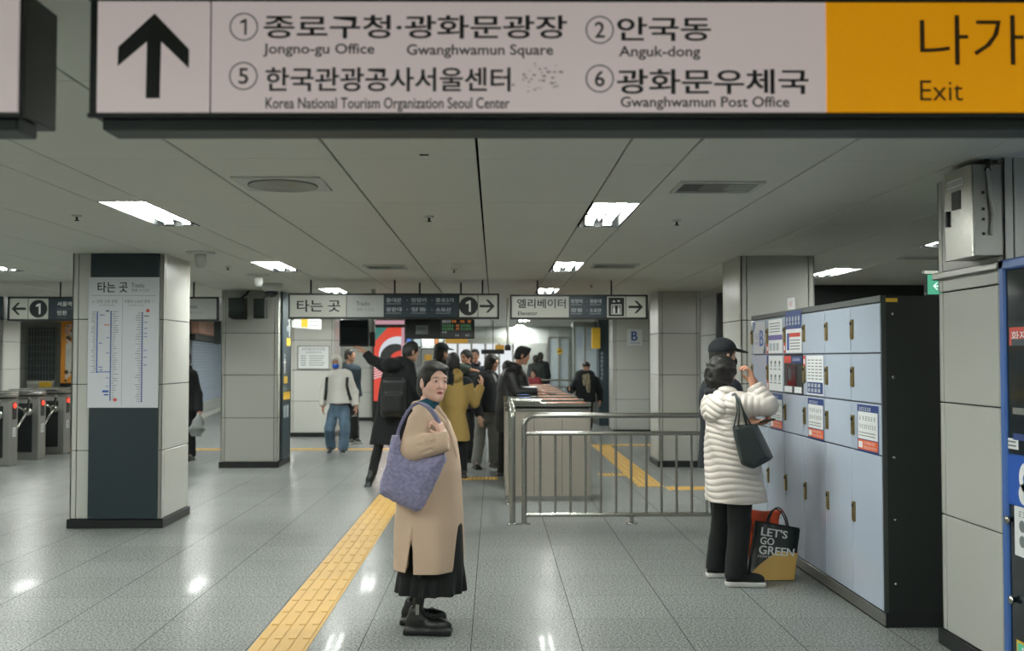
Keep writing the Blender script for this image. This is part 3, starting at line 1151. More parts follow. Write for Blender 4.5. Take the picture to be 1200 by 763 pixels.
    m.bbox(xr2 - 1.5, NEAR_Y - .008, zt + .018, xr2, NEAR_Y + .004, zt + .03, .002)
    m.build('housing', r2)
    m = MB('black_frame_light')
    m.bbox(xr2 - 1.5, NEAR_Y + .015, zb - .039, xr2 - .02, NEAR_Y + .125, zb - .004, .004)
    m.build('lower_rail', r2)
    m = MB('sign_white_near')
    m.box(xr2 - 1.48, NEAR_Y - .006, zb + .002, near(22, 70)[0], NEAR_Y + .003, zt + .016)
    m.build('white_face', r2)
    m = MB('black_frame')
    m.tube([(xr2 - .9, NEAR_Y + .09, zt), (xr2 - .9, NEAR_Y + .09, CEIL + .02)], .012)
    m.build('hanger', r2)
big_sign()

# ------------------------------------------------------------------ the row of hanging signs over the gates
def arrow_pts(cx, cy, s, d=1):
    """right (d=1) or left (d=-1) arrow"""
    p = [(1.0, 0), (.15, .85), (-.2, .85), (.4, .17), (-1, .17), (-1, -.17), (.4, -.17), (-.2, -.85), (.15, -.85)]
    q = [(cx + s * x * d, cy + s * y) for x, y in p]
    return q if d < 0 else q[::-1]

def hung_sign(px0, px1, py0, py1, Y, label, draw, hang=(.2, .8)):
    a, b = at(px0, py1, Y), at(px1, py0, Y)
    x0, z0, x1, z1 = a.x, a.z, b.x, b.z
    root = empty('direction_sign', ((x0 + x1) / 2, Y, z1), 0, label, 'sign', 'dark framed hanging signs over the gates')
    m = MB('black_frame')
    m.bbox(x0, Y, z0, x1, Y + .16, z1, .006)
    for s in ((x0, z0, x1, z0 + .02), (x0, z1 - .02, x1, z1), (x0, z0, x0 + .018, z1), (x1 - .018, z0, x1, z1)):
        m.bbox(s[0], Y - .014, s[1], s[2], Y + .002, s[3], .003)
    m.build('housing', root)
    m = MB('black_frame')
    for t in hang:
        m.tube([(x0 + (x1 - x0) * t, Y + .08, z1 - .01), (x0 + (x1 - x0) * t, Y + .08, CEIL + .02)], .011)
    m.build('hanger', root)
    F = Face((x0, Y, z0), (1, 0, 0), (0, 0, 1))
    m = MB('sign_white')
    def L(px): return at(px, (py0 + py1) / 2, Y).x - x0
    draw(m, F, L, z1 - z0)
    m.build('face', root)
    return root

def cell(m, F, xa, xb, H, material):
    m.quad(F, xa + .004, .022, xb - .004, H - .022, material, .001)

def dest_block(m, F, xa, xb, H, rows):
    cell(m, F, xa, xb, H, 'sign_slate')
    for r, names in enumerate(rows):
        w = (xb - xa) / len(names)
        for i, s in enumerate(names):
            y = H * (.57 if r == 0 else .20)
            a = xa + w * (i + .09)
            m.text(F, s, a, y + H * .085, a + w * (.62 if len(s) < 4 else .74), y + H * .25, 'print_lightgrey', .02)
            m.quad(F, a, y + H * .0, a + w * .60, y + H * .04, 'print_grey', .002)
            if i: m.disc(F, xa + w * i - w * .06, y + H * .16, H * .018, 'print_lightgrey', .002, 10)

def one_badge(m, F, cx, H, r=.37, s='1'):
    m.disc(F, cx, H / 2, H * r, 'print_black', .002)
    m.text(F, s, cx - H * .09, H * .28, cx + H * .09, H * .72, 'print_white', .04, .003)

SY = 12.5
def draw_a(m, F, L, H):
    cell(m, F, L(339), L(406), H, 'sign_white')
    m.text(F, '타는 곳', L(348), H * .27, L(399), H * .74, 'print_black', .022)
    cell(m, F, L(406), L(450), H, 'sign_grey')
    m.text(F, 'Tracks', L(417.5), H * .52, L(433), H * .68, 'print_black', .0)
    m.text(F, '乘车 のりば', L(418), H * .30, L(438), H * .42, 'print_grey', .0)
    dest_block(m, F, L(450), L(537), H, (('동대문', '청량리', '종로3가'), ('광운대', '창동', '소요산')))
    cell(m, F, L(538), L(560), H, 'sign_white')
    one_badge(m, F, L(549), H)
    cell(m, F, L(560), L(583), H, 'sign_white')
    m.poly(F, arrow_pts(L(571), H / 2, H * .30), 'print_black', .002)
hung_sign(338, 585, 344, 373.5, SY, 'hanging platform sign with badge 1 and right arrow, above the pointing man', draw_a, (.1, .5, .92))

def draw_b(m, F, L, H):
    cell(m, F, L(599), L(667), H, 'sign_white')
    m.text(F, '엘리베이터', L(606), H * .45, L(663), H * .83, 'print_black', .018)
    m.text(F, 'Elevator', L(607), H * .16, L(630), H * .32, 'print_black', .02)
    dest_block(m, F, L(667), L(711), H, (('청량리', '광운대'), ('창동', '소요산')))
    cell(m, F, L(711), L(733.5), H, 'sign_white')
    a, b = L(713), L(731.5)
    m.quad(F, a, H * .12, b, H * .88, 'print_black', .002)
    c, w = (a + b) / 2, (b - a)
    for q in ((c - w * .3, H * .2, c + w * .3, H * .23), (c - w * .3, H * .57, c + w * .3, H * .60), (c - w * .32, H * .2, c - w * .28, H * .6), (c + w * .28, H * .2, c + w * .32, H * .6)):
        m.quad(F, *q, 'print_white', .003)
    for dx in (-.15, .15):
        m.disc(F, c + w * dx, H * .50, H * .035, 'print_white', .003, 12)
        m.quad(F, c + w * dx - w * .07, H * .24, c + w * dx + w * .07, H * .45, 'print_white', .003)
    for dx, d in ((-.15, 1), (.15, -1)):
        m.poly(F, [(c + w * dx - .02, H * (.70 if d > 0 else .77)), (c + w * dx + .02, H * (.70 if d > 0 else .77)), (c + w * dx, H * (.78 if d > 0 else .69))][::d], 'print_white', .003)
    cell(m, F, L(733.5), L(757), H, 'sign_white')
    m.poly(F, arrow_pts(L(745), H / 2, H * .30), 'print_black', .002)
hung_sign(598, 759, 345.5, 374, SY, 'hanging elevator sign with right arrow, left of the letter B pillar', draw_b, (.2, .74))

def draw_c(m, F, L, H):
    cell(m, F, L(11), L(33), H, 'sign_white')
    m.poly(F, arrow_pts(L(22), H / 2, H * .30, -1), 'print_black', .002)
    cell(m, F, L(33), L(57), H, 'sign_white')
    one_badge(m, F, L(45), H)
    cell(m, F, L(57), L(150), H, 'sign_slate')
    m.text(F, '서울역', L(67), H * .60, L(84), H * .80, 'print_white', .02)
    m.text(F, 'Seoul Station', L(67), H * .47, L(86), H * .54, 'print_grey', .0)
    m.text(F, '인천', L(67), H * .24, L(78), H * .43, 'print_white', .02)
    m.text(F, 'Incheon', L(67), H * .12, L(78), H * .18, 'print_grey', .0)
    m.disc(F, L(89), H * .68, .012, 'print_lightgrey', .002, 10)
    m.disc(F, L(89), H * .30, .012, 'print_lightgrey', .002, 10)
    cell(m, F, L(150), L(206), H, 'sign_white')
    cell(m, F, L(206), L(254), H, 'sign_grey')
    m.text(F, 'Tracks', L(219), H * .52, L(231), H * .68, 'print_black', .0)
    m.text(F, '乘车 のりば', L(219), H * .28, L(238), H * .40, 'print_grey', .0)
hung_sign(9, 257, 348, 376, 12.9, 'hanging platform sign with left arrow and badge 1, passing behind the map pillar', draw_c, (.235, .87))

def draw_d(m, F, L, H):
    cell(m, F, L(-120), L(3), H, 'sign_slate')
hung_sign(-122, 4, 347.5, 374, 12.9, 'dark hanging sign end cut by the left edge, above the nearest gate', draw_d)

# LED departure board under the platform sign
def led_board():
    Y = 12.95
    a, b = at(475, 397, Y), at(556, 372.5, Y)
    r = empty('departure_board', ((a.x + b.x) / 2, Y, b.z), 0, 'black LED departure board hanging under the platform sign', 'display')
    m = MB('black_plastic'); m.bbox(a.x, Y, a.z, b.x, Y + .14, b.z, .006)
    for t in (.2, .8): m.tube([(a.x + (b.x - a.x) * t, Y + .07, b.z - .01), (a.x + (b.x - a.x) * t, Y + .07, CEIL + .02)], .012)
    m.build('housing', r)
    F = Face((a.x, Y, a.z), (1, 0, 0), (0, 0, 1))
    W, H = b.x - a.x, b.z - a.z
    m = MB('print_lightgrey')
    m.quad(F, W * .15, H * .22, W * .33, H * .64, 'print_grey', .001)
    m.scribble(F, W * .18, H * .44, W * .30, H * .54, 'print_black', 4)
    m.build('clock_panel', r)
    m = MB('screen_black')
    m.quad(F, W * .5, H * .06, W * .98, H * .94, None, .001)
    def word(s, x0, y, x1, c, h=.13): m.scribble(F, W * x0, H * y, W * x1, H * (y + h), c, len(s.replace(' ', '')), len(s), .002)
    word('이번열차', .53, .76, .66, 'led_white'); word('전역', .67, .76, .74, 'led_orange'); word('다음', .79, .76, .86, 'led_orange'); word('열차', .90, .76, .95, 'led_orange')
    word('1 동묘앞행', .53, .57, .70, 'led_green', .11); word('2분', .73, .57, .78, 'led_orange', .11); word('종로5가 도착', .80, .57, .95, 'led_green', .11)
    word('2 의정부행', .53, .41, .70, 'led_green', .11); word('7분', .73, .41, .78, 'led_orange', .11); word('서울역 출발', .80, .41, .95, 'led_green', .11)
    word('안내', .53, .26, .60, 'led_white', .1); word('시청', .72, .12, .78, 'led_white', .09); word('종각', .87, .12, .93, 'led_white', .09)
    m.build('led_screen', r)
led_board()

# dark monitor on a ceiling pole
def monitor():
    Y = 14.2
    a, b = at(397.5, 406, Y), at(432, 374, Y)
    r = empty('hanging_monitor', ((a.x + b.x) / 2, Y + .1, a.z), 0, 'switched-off black monitor hung beside the raised hand', 'monitor')
    m = MB('black_plastic'); m.bbox(a.x, Y, a.z, b.x, Y + .09, b.z, .01); m.build('casing', r)
    m = MB('glass_dark'); m.bbox(a.x + .02, Y - .004, a.z + .025, b.x - .02, Y + .003, b.z - .02, .003); m.build('screen', r)
    m = MB('steel_dull'); c = b.x + .055
    m.tube([(c, Y + .08, a.z + .0), (c, Y + .08, CEIL + .02)], .03, n=12)
    m.bbox(b.x - .1, Y + .085, a.z + .12, c, Y + .11, a.z + .2, .004)
    m.build('pole', r)
    m = MB('black_plastic'); m.bbox(b.x + .02, Y - .03, a.z + .0, b.x + .09, Y + .05, a.z + .2, .008); m.build('speaker_box', r)
monitor()

# ------------------------------------------------------------------ line-map board on the near left pillar
def line_map():
    Y = 9.45 - .0206
    a, b = at(102, 609, Y - .03), at(187, 298, Y - .03)
    x0, x1, z0, z1 = a.x, b.x, .09, CEIL - .003
    r = empty('line_map_board', ((x0 + x1) / 2, Y, .09), 0, 'tall slate board with a white subway line map on the near left pillar', 'map board')
    m = MB('slate_dark'); m.bbox(x0, Y - .026, z0, x1, Y, z1, .004)
    for (u, w) in ((x0 + .02, z1 - .03), (x1 - .02, z1 - .03), (x0 + .02, z0 + .02)):
        m.lathe([(.006, 0), (.006, .002), (.001, .002)], (u, Y - .027, w), 'steel_dull', 8)
    m.build('backing', r)
    ta, tb = at(102, 478, Y - .03), at(187, 325, Y - .03)
    px_x0, px_z0 = ta.x, ta.z
    W, H = tb.x - ta.x, tb.z - ta.z
    m = MB('board_grey'); m.bbox(ta.x, Y - .032, ta.z, tb.x, Y - .025, tb.z, .002)
    F = Face((ta.x, Y - .032, ta.z), (1, 0, 0), (0, 0, 1))
    def L(px, py): return (px - 102) / 85 * W, (478 - py) / 153 * H
    def T(s, u0, v0, u1, v1, c='print_black', bd=0.0):
        p, q = L(u0, v1), L(u1, v0)
        m.text(F, s, p[0], p[1], q[0], q[1], c, bd)
    def Q(u0, v0, u1, v1, c, off=.001):
        p, q = L(u0, v1), L(u1, v0)
        m.quad(F, p[0], p[1], q[0], q[1], c, off)
    T('타는 곳', 113, 330.5, 149, 343, 'print_black', .02)
    T('Tracks', 153.5, 332, 169, 337)
    T('乘車 のりば', 153.5, 338.5, 175, 342, 'print_grey')
    Q(106, 346.3, 183, 346.7, 'print_grey')
    Q(142.8, 348, 143.2, 476, 'print_grey')
    T('← 인천·신창 방면', 107, 351.5, 137, 355.5, 'print_grey', .01)
    p, q = L(115, 358.8), L(134, 357); m.scribble(F, p[0], p[1], q[0], q[1], 'print_grey', 8, 1, .001)
    T('의정부·소요산 방면 →', 145, 351.5, 181, 355.5, 'print_grey', .01)
    p, q = L(150, 358.8), L(169, 357); m.scribble(F, p[0], p[1], q[0], q[1], 'print_grey', 8, 2, .001)
    rnd = random.Random(5)
    def line(px, v0, v1, left, right, step, dots):
        Q(px - .45, v0, px + .45, v1, 'print_blue')
        v = v0 + 1
        while v < v1:
            Q(px - .9, v - .75, px + .9, v + .75, 'print_navy' if dots else 'print_blue', .0015)
            if left: Q(px - 2 - rnd.uniform(2, left), v - .35, px - 1.8, v + .35, 'print_grey')
            if right: Q(px + 1.8, v - .35, px + 2 + rnd.uniform(2, right), v + .35, 'print_grey')
            v += step
    line(113, 365, 437, 5.5, 0, 2.35, False)
    line(129.5, 364.5, 470, 0, 7, 2.7, True)
    line(167, 366, 471, 6.5, 0, 2.8, True)
    Q(113, 435.5, 129.5, 436.6, 'print_blue')
    for (u, v, w) in ((116, 369, 6), (115, 402, 4), (115, 430, 5), (131.5, 396, 0), (116, 433, 4)):
        if w: Q(u, v, u + w, v + .9, 'print_blue')
    for v in (381,): Q(121, v - .5, 127.5, v + .6, 'print_orange')
    for (v) in (396, 414, 443, 453): Q(124, v - .4, 127.5, v + .4, 'print_blue')
    Q(120, 457.5, 127.5, 460, 'print_blue'); Q(122, 462, 127.5, 463.5, 'print_blue')
    for v in (378, 385, 391, 395, 411, 419, 428): Q(169, v - .4, 173, v + .4, 'print_blue')
    Q(169, 370, 175, 371, 'print_black')
    Q(123, 364, 127, 365.4, 'print_black')
    for (u, v) in ((173.5, 364.3), (135.3, 468.6)):
        p = L(u, v)
        m.disc(F, p[0], p[1], 2.1 / 85 * W, 'print_red', .0015)
    m.build('map_sheet', r)
line_map()

# ------------------------------------------------------------------ left pillar fittings
for i, (px0, px1, py0, py1, lb) in enumerate(((267.5, 286, 349, 374, 'left one of the two black speakers on the pillar behind the map board'), (297, 310, 350, 373, 'right one of the two black speakers on the pillar behind the map board'))):
    Y = 14.32
    a, b = at(px0, py1, Y), at(px1, py0, Y)
    r = empty('wall_speaker', ((a.x + b.x) / 2, 14.6, a.z), 0, lb, 'speaker', 'black speakers on the pillar')
    m = MB('black_plastic'); m.prism([(0, .03), (.05, 0), (b.x - a.x, 0), (b.x - a.x, b.z - a.z), (0, b.z - a.z)] if i == 0 else [(0, 0), (b.x - a.x, 0), (b.x - a.x, b.z - a.z), (0, b.z - a.z)], (a.x, Y, a.z), (1, 0, 0), (0, 0, 1), (0, .2, 0)); m.build('cabinet', r)
    m = MB('black_frame_light'); m.bbox(a.x + .018, Y - .01, a.z + .035, b.x - .018, Y + .002, b.z - .02, .004); m.build('grille', r)
    m = MB('black_plastic'); cx = (a.x + b.x) / 2
    m.bbox(cx - .04, Y + .19, a.z + .08, cx + .04, 14.605, a.z + .2, .004)
    m.build('bracket', r)
    m = MB('black_plastic')
    m.tube([(cx + .02, Y + .1, b.z - .01), (cx + .08, 14.55, b.z + .06), (cx + (.12 if i == 0 else .03), 14.57, b.z + .12), (cx + (.10 if i == 0 else .02), 14.57, CEIL + .01)], .014)
    m.build('cable', r)

def graphics_panel():
    X = -3.09 + .0206
    y0, y1 = 14.72, 15.3
    r = empty('wayfinding_panel', (X, (y0 + y1) / 2, .1), 0, 'tall slate panel with white pictograms and yellow labels on the speaker pillar', 'information panel')
    m = MB('slate'); m.bbox(X, y0, .1, X + .02, y1, CEIL - .005, .003)
    F = Face((X + .02, y0, .1), (0, 1, 0), (0, 0, 1))
    def zz(py): return at(335, py, 15.0).z - .1
    W = y1 - y0
    for (u0, u1, p0, p1, c) in ((.45, .95, 382, 388, 'print_lightgrey'), (.45, .95, 396, 405, 'print_yellow'), (.4, .9, 405.5, 406.5, 'print_grey'), (.15, .6, 441, 449, 'print_yellow'), (.1, .5, 453, 458, 'print_grey'), (.1, .95, 459, 468, 'print_yellow'), (.15, .4, 475, 489, 'print_lightgrey'), (.5, .75, 475, 489, 'print_lightgrey'), (.6, .75, 375, 377, 'print_white')):
        m.quad(F, W * u0, zz(p1), W * u1, zz(p0), c)
    for (u, pc) in ((.8, 385), (.25, 428)):                                      # white standing pictograms
        z = zz(pc)
        m.disc(F, W * u, z + .14, .025, 'print_white')
        m.poly(F, [(W * u - .025, z - .12), (W * u + .025, z - .12), (W * u + .035, z + .1), (W * u - .035, z + .1)], 'print_white')
        m.quad(F, W * u - .09, z + .03, W * u + .09, z + .055, 'print_white')
    m.build('printed_face', r)
graphics_panel()

def notice():
    Y = 20.28
    a, b = at(348.5, 433, Y), at(386.5, 405, Y)
    r = empty('notice_board', ((a.x + b.x) / 2, Y, a.z), 0, 'white printed notice in a thin frame behind the masked man', 'notice')
    m = MB('steel_dull'); m.bbox(a.x, Y - .012, a.z, b.x, Y + .02, b.z, .004); m.build('frame', r)
    m = MB('paper'); m.bbox(a.x + .02, Y - .016, a.z + .02, b.x - .02, Y - .01, b.z - .02, .001)
    F = Face((a.x, Y - .016, a.z), (1, 0, 0), (0, 0, 1)); W, H = b.x - a.x, b.z - a.z
    m.scribble(F, W * .13, H * .80, W * .87, H * .91, 'print_grey', 9)
    m.scribble(F, W * .25, H * .68, W * .75, H * .75, 'print_grey', 8)
    for i in range(5):
        m.quad(F, W * .1, H * (.55 - .095 * i), W * .27, H * (.58 - .095 * i), 'print_grey')
        m.quad(F, W * .36, H * (.55 - .095 * i), W * (.85 - .04 * (i % 3)), H * (.575 - .095 * i), 'print_grey')
    m.build('sheet', r)
    # small flag sign above it
    Y = 15.6
    a, b = at(342, 386, Y), at(376, 371, Y)
    r = empty('flag_sign', ((a.x + b.x) / 2, Y, b.z), 0, 'small tilted white and yellow sign jutting out below the platform sign', 'sign')
    m = MB('paper')
    m.prism([(0, .03), (b.x - a.x, 0), (b.x - a.x, .15), (0, .24)], (a.x, Y, a.z), (1, 0, 0), (0, 0, 1), (0, .05, 0))
    F = Face((a.x, Y, a.z), (1, 0, 0), (0, 0, 1)); W = b.x - a.x
    m.poly(F, [(W * .33, .035), (W * .55, .03), (W * .55, .175), (W * .33, .195)], 'print_yellow')
    for i in range(3):
        m.quad(F, W * .6, .05 + .035 * i, W * .92, .062 + .035 * i, 'print_grey')
    m.tube([(a.x + .02, Y + .025, a.z + .15), (-3.1, 15.38, a.z + .15)], .012, 'black_frame')
    m.tube([(a.x + .06, Y + .025, a.z + .2), (a.x + .06, Y + .025, CEIL + .01)], .01, 'black_frame')
    m.build('plate', r)
notice()

# letter B sign on the right pillar
def b_sign():
    Y = 21.0
    a, b = at(735, 405, Y), at(752.5, 386, Y)
    r = empty('wall_sign', ((a.x + b.x) / 2, Y, a.z), 0, 'small white plate with a blue letter B', 'sign')
    m = MB('paper'); m.bbox(a.x, Y - .012, a.z, b.x, Y + .002, b.z, .002)
    F = Face((a.x, Y - .012, a.z), (1, 0, 0), (0, 0, 1)); W, H = b.x - a.x, b.z - a.z
    m.text(F, 'B', W * .28, H * .30, W * .68, H * .88, 'print_blue', .04)
    m.scribble(F, W * .14, H * .10, W * .86, H * .22, 'print_blue', 6, 2, .002)
    m.build('plate', r)
b_sign()

# hidden-corner fittings on the right pillar: switch box, trunking, exit sign
def switch_box():
    x0, x1, y0, y1 = 2.305, 2.456, 4.845, 5.135
    z0, z1 = 2.055, 2.50
    r = empty('switch_box', (x1, (y0 + y1) / 2, z0), 0, 'stainless steel switch box high on the right pillar', 'electrical box')
    m = MB('steel_dull'); m.bbox(x0 + .012, y0, z0, x1, y1, z1, .004)
    for z in (.10, .17, .22, .3): m.bbox(x0 + .05, y0 - .004, z0 + z, x0 + .065, y0 + .001, z0 + z + .014, .002, 'black_plastic')
    m.build('body', r)
    m = MB('steel'); m.bbox(x0, y0 + .004, z0 - .004, x0 + .011, y1, z1 + .003, .003)
    F = Face((x0, y1, z0), (0, -1, 0), (0, 0, 1)); W, H = y1 - y0, z1 - z0
    m.quad(F, W * .10, H * .80, W * .72, H * .90, 'paper')
    m.scribble(F, W * .13, H * .825, W * .69, H * .875, 'print_black', 9, 3, .002)
    d = m.build('door', r)
    m = MB('glass_dark'); m.quad(F, W * .28, H * .55, W * .62, H * .76, None, .0015); m.build('window', d)
    m = MB('black_plastic'); m.bbox(x0 - .014, y1 - W * .18, z0 + H * .38, x0 - .001, y1 - W * .11, z0 + H * .56, .003); m.build('handle', d)
    m = MB('wall_grey')
    m.tube([(x0 + .08, y0 - .006, z1 - .02), (x0 + .085, y0 - .014, z0 + .28), (x0 + .10, y0 - .016, z0 + .2), (x0 + .09, y0 - .01, z0 + .1)], .009)
    m.tube([(x0 + .08, y0 - .006, z1 - .03), (x0 + .10, y0 + .05, CEIL + .01)], .014, 'black_plastic')
    m.build('cable', r)
    m = MB('steel_dull')
    m.bbox(2.425, 4.85, 1.990, 2.456, 5.575, 2.03, .006)
    tag(m.build('cable_trunking'), 'grey horizontal cable trunking below the steel switch box', 'trunking')
switch_box()

def exit_sign():
    Y = 7.0
    a, b = at(1087, 345, Y), at(1132, 322, Y)
    r = empty('exit_sign', ((a.x + b.x) / 2, Y, b.z), 0, 'green lit exit sign with a white left arrow above the lockers', 'exit sign')
    m = MB('black_frame_light'); m.bbox(a.x - .006, Y, a.z - .006, b.x + .006, Y + .05, b.z + .006, .004); 
    m.bbox(a.x - .02, Y + .01, b.z + .004, b.x + .02, Y + .04, b.z + .03, .003, 'steel_dull')
    m.tube([((a.x + b.x) / 2, Y + .025, b.z + .02), ((a.x + b.x) / 2, Y + .025, CEIL + .01)], .01); m.build('housing', r)
    F = Face((a.x, Y, a.z), (1, 0, 0), (0, 0, 1)); W, H = b.x - a.x, b.z - a.z
    m = MB('exit_green'); m.quad(F, 0, 0, W, H, None, .001)
    m.poly(F, arrow_pts(W * .25, H * .42, H * .22, -1), 'exit_white', .002)
    m.disc(F, W * .68, H * .78, H * .08, 'exit_white', .002, 14)
    m.poly(F, [(W * .6, H * .12), (W * .65, H * .12), (W * .68, H * .35), (W * .73, H * .14), (W * .77, H * .16), (W * .72, H * .45), (W * .73, H * .66), (W * .62, H * .66), (W * .62, H * .4)], 'exit_white', .002)
    m.build('lit_face', r)
exit_sign()
# ------------------------------------------------------------------ ticket gates
def stadium(x0, x1, y0, y1, r0, r1, n=7):
    """outline with rounded left (r0) and right (r1) ends"""
    pts = []
    for (cx, cy, a0, r) in ((x1 - r1, y0 + r1, -math.pi / 2, r1), (x1 - r1, y1 - r1, 0, r1), (x0 + r0, y1 - r0, math.pi / 2, r0), (x0 + r0, y0 + r0, math.pi, r0)):
        for i in range(n):
            a = a0 + math.pi / 2 * i / (n - 1)
            pts.append((cx + r * math.cos(a), cy + r * math.sin(a)))
    return pts

def gate(x0, x1, y0, dep, H, label, group, end, left_row):
    """one cabinet, long in x; end = -1/+1: which end carries the reader and lamp"""
    y1 = y0 + dep
    root = empty('ticket_gate', ((x0 + x1) / 2, (y0 + y1) / 2, 0), 0, label, 'ticket gate', group)
    m = MB('steel_warm' if not left_row else 'steel_dull')
    if left_row:
        m.bbox(x0, y0, 0, x1, y1, H - .09, .012)
    else:
        m.prism(stadium(x0, x1, y0, y1, .12, .03), (0, 0, .0), (1, 0, 0), (0, 1, 0), (0, 0, H - .09))
        m.prism(stadium(x0 - .006, x1 + .006, y0 - .006, y1 + .006, .12, .03), (0, 0, .012), (1, 0, 0), (0, 1, 0), (0, 0, .05), 'steel_dull')
        for t in (.33, .66):
            m.box(x0 + (x1 - x0) * t - .002, y0 - .001, .07, x0 + (x1 - x0) * t + .002, y0 + .002, H - .1, 'joint')
    m.build('body', root)
    m = MB('steel')
    for q, (d, za, zb) in enumerate(((.008, H - .09, H - .06), (-.01, H - .06, H - .035), (.012, H - .035, H))):
        m.prism(stadium(x0 - d, x1 + d, y0 - d, y1 + d, .12 if not left_row else .05, .04), (0, 0, za), (1, 0, 0), (0, 1, 0), (0, 0, zb - za), 'joint' if q == 1 else None)
    m.build('top_cap', root)
    xe = x0 if end < 0 else x1
    s = 1 if end < 0 else -1
    m = MB('black_plastic')
    m.bbox(xe + s * .16, y0 + .05, H, xe + s * .34, y1 - .05, H + .02, .006)
    F = Face((xe + s * .16 if s > 0 else xe - .34, y0 + .05, H + .02), (1, 0, 0), (0, 1, 0))
    m.quad(F, .03, .03, .15, dep - .13, 'screen_blue' if not left_row else 'glass_dark')
    m.build('card_reader', root)
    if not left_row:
        m = MB('gate_reflection')  # thin glowing sheet standing in for orange light mirrored in the steel cap
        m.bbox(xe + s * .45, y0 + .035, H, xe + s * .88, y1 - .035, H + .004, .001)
        m.build('orange_reflection', root)
    else:
        m = MB('black_plastic'); m.bbox(xe - .004, y0 + .07, H - .36, xe + .006, y1 - .06, H - .11, .003); m.build('display_window', root)
        m = MB('led_red'); m.lathe([(.036, 0), (.036, .008), (.02, .014), (.003, .016)], (0, 0, 0), None, 18)
        m.v = [(xe + .006 + p[2], (y0 + y1) / 2 + p[0], H - .16 + p[1]) for p in m.v]
        m.build('stop_lamp', root)
        m = MB('paper')
        F = Face((xe + .001, y0 + .08, .42), (0, 1, 0), (0, 0, 1)); m.quad(F, 0, 0, .1, .13)
        for i in range(3): m.quad(F, .02, .025 + .035 * i, .08, .04 + .035 * i, 'print_grey', .002)
        m.build('sticker', root)
        m = MB('black_plastic'); m.bbox(x0 + .12, y0 - .006, .12, x1 - .1, y0 + .004, H - .16, .004); m.build('side_recess', root)
        t = MB('chrome'); hx, hz = x1 - .16, .74
        t.lathe([(.07, 0), (.07, .03), (.05, .05), (.02, .055)], (0, 0, 0), None, 18)
        t.v = [(hx + p[0], y0 - .006 - p[2], hz + p[1]) for p in t.v]
        hub = t.build('turnstile_hub', root)
        for k in range(3):
            a = math.radians(-100 + 120 * k)
            t = MB('chrome'); e = Vector((.30 * math.cos(a) * .75, -.36 * .75, .36 * math.sin(a) * .75)) if k != 1 else Vector((.2, -.36, .22))
            p0 = Vector((hx, y0 - .05, hz))
            t.tube([p0, p0 + e * .5, p0 + e], .019, n=10)
            t.build('arm', hub)
    return root

ordw = ['nearest', 'second', 'third', 'fourth', 'fifth', 'sixth', 'seventh', 'eighth', 'ninth']
GATE_Y = [11.12 + .95 * i for i in range(9)]
for i, y in enumerate(GATE_Y):
    lab = 'stainless steel ticket gate right behind the railing, its whole side showing' if i == 0 else '%s stainless steel ticket gate of the middle row, counted back from the railing' % ordw[i]
    gate(.13, 1.06, y, .28, 1.07, lab, 'stainless ticket gates of the middle row', -1, False)
for i in range(5):
    gate(-8.35, -7.0, 14.85 + .93 * i, .25, 1.03, '%s ticket gate with a red stop lamp at the left edge' % ordw[i], 'ticket gates with red lamps', 1, True)

# guard rail at the corner of the middle row
root = empty('guard_rail', (.17, 9.9, 0), 0, 'polished steel guard rail posts beside the nearest middle gate', 'railing')
m = MB('steel')
m.tube([(.175, 9.62, 0), (.175, 9.62, 1.0)] + arc((.175, 9.72, 1.0), .10, math.pi, math.pi / 2, 6, (0, 1, 0), (0, 0, 1)) + [(.175, 10.9, 1.10)] + arc((.275, 10.9, 1.10), .10, math.pi, math.pi / 2, 6, (1, 0, 0), (0, 1, 0)) + [(.5, 11.0, 1.095)], .027, n=14)
m.build('handrail', root)
m = MB('steel')
m.tube([(.175, 9.62, .60), (.175, 10.95, .60)], .018)
m.tube([(.175, 10.95, 0), (.175, 10.95, 1.10)], .024)
m.build('post', root)
m = MB('steel')
for y in (9.62, 10.95): m.lathe([(.05, 0), (.05, .008), (.03, .014)], (.175, y, 0), None, 18)
m.build('foot', root)

# ------------------------------------------------------------------ railings
def railing(x0, x1, Y, zt, zm, zb, pitch, label, r=.026, bend='l', legs=(), name='steel_railing', off=.1):
    root = empty(name, ((x0 + x1) / 2, Y, 0), 0, label, 'railing', None)
    R = .10
    m = MB('steel')
    pts = []
    if 'l' in bend: pts += [(x0, Y, 0), (x0, Y, zt - R)] + arc((x0 + R, Y, zt - R), R, math.pi, math.pi / 2, 7, (1, 0, 0), (0, 0, 1))[1:]
    else: pts += [(x0, Y, zt)]
    if 'r' in bend: pts += arc((x1 - R, Y, zt - R), R, math.pi / 2, 0, 7, (1, 0, 0), (0, 0, 1)) + [(x1, Y, zt - R), (x1, Y, 0)]
    else: pts += [(x1, Y, zt)]
    m.tube(pts, r, n=14)
    m.build('handrail', root)
    for z, q in ((zm, .021), (zb, .021)):
        m = MB('steel'); m.tube([(x0, Y, z), (x1, Y, z)], q, n=12); m.build('rail', root)
    x = x0 + off
    while x < x1 - .03:
        m = MB('steel'); m.tube([(x, Y, zb), (x, Y, zm)], .0125, n=10); m.build('baluster', root)
        x += pitch
    for x in legs:
        m = MB('steel'); m.tube([(x, Y, 0), (x, Y, zb)], .02, n=12); m.lathe([(.055, 0), (.055, .008), (.045, .013), (.02, .014)], (x, Y, 0), None, 20)
        for d in (-.035, .035): m.lathe([(.008, .008), (.008, .018), (.002, .02)], (x + d, Y, 0), None, 8)
        m.build('foot', root)
    if 'l' in bend:
        m = MB('steel'); m.lathe([(.06, 0), (.06, .008), (.03, .014)], (x0, Y, 0), None, 20); m.build('foot', root)
    return root

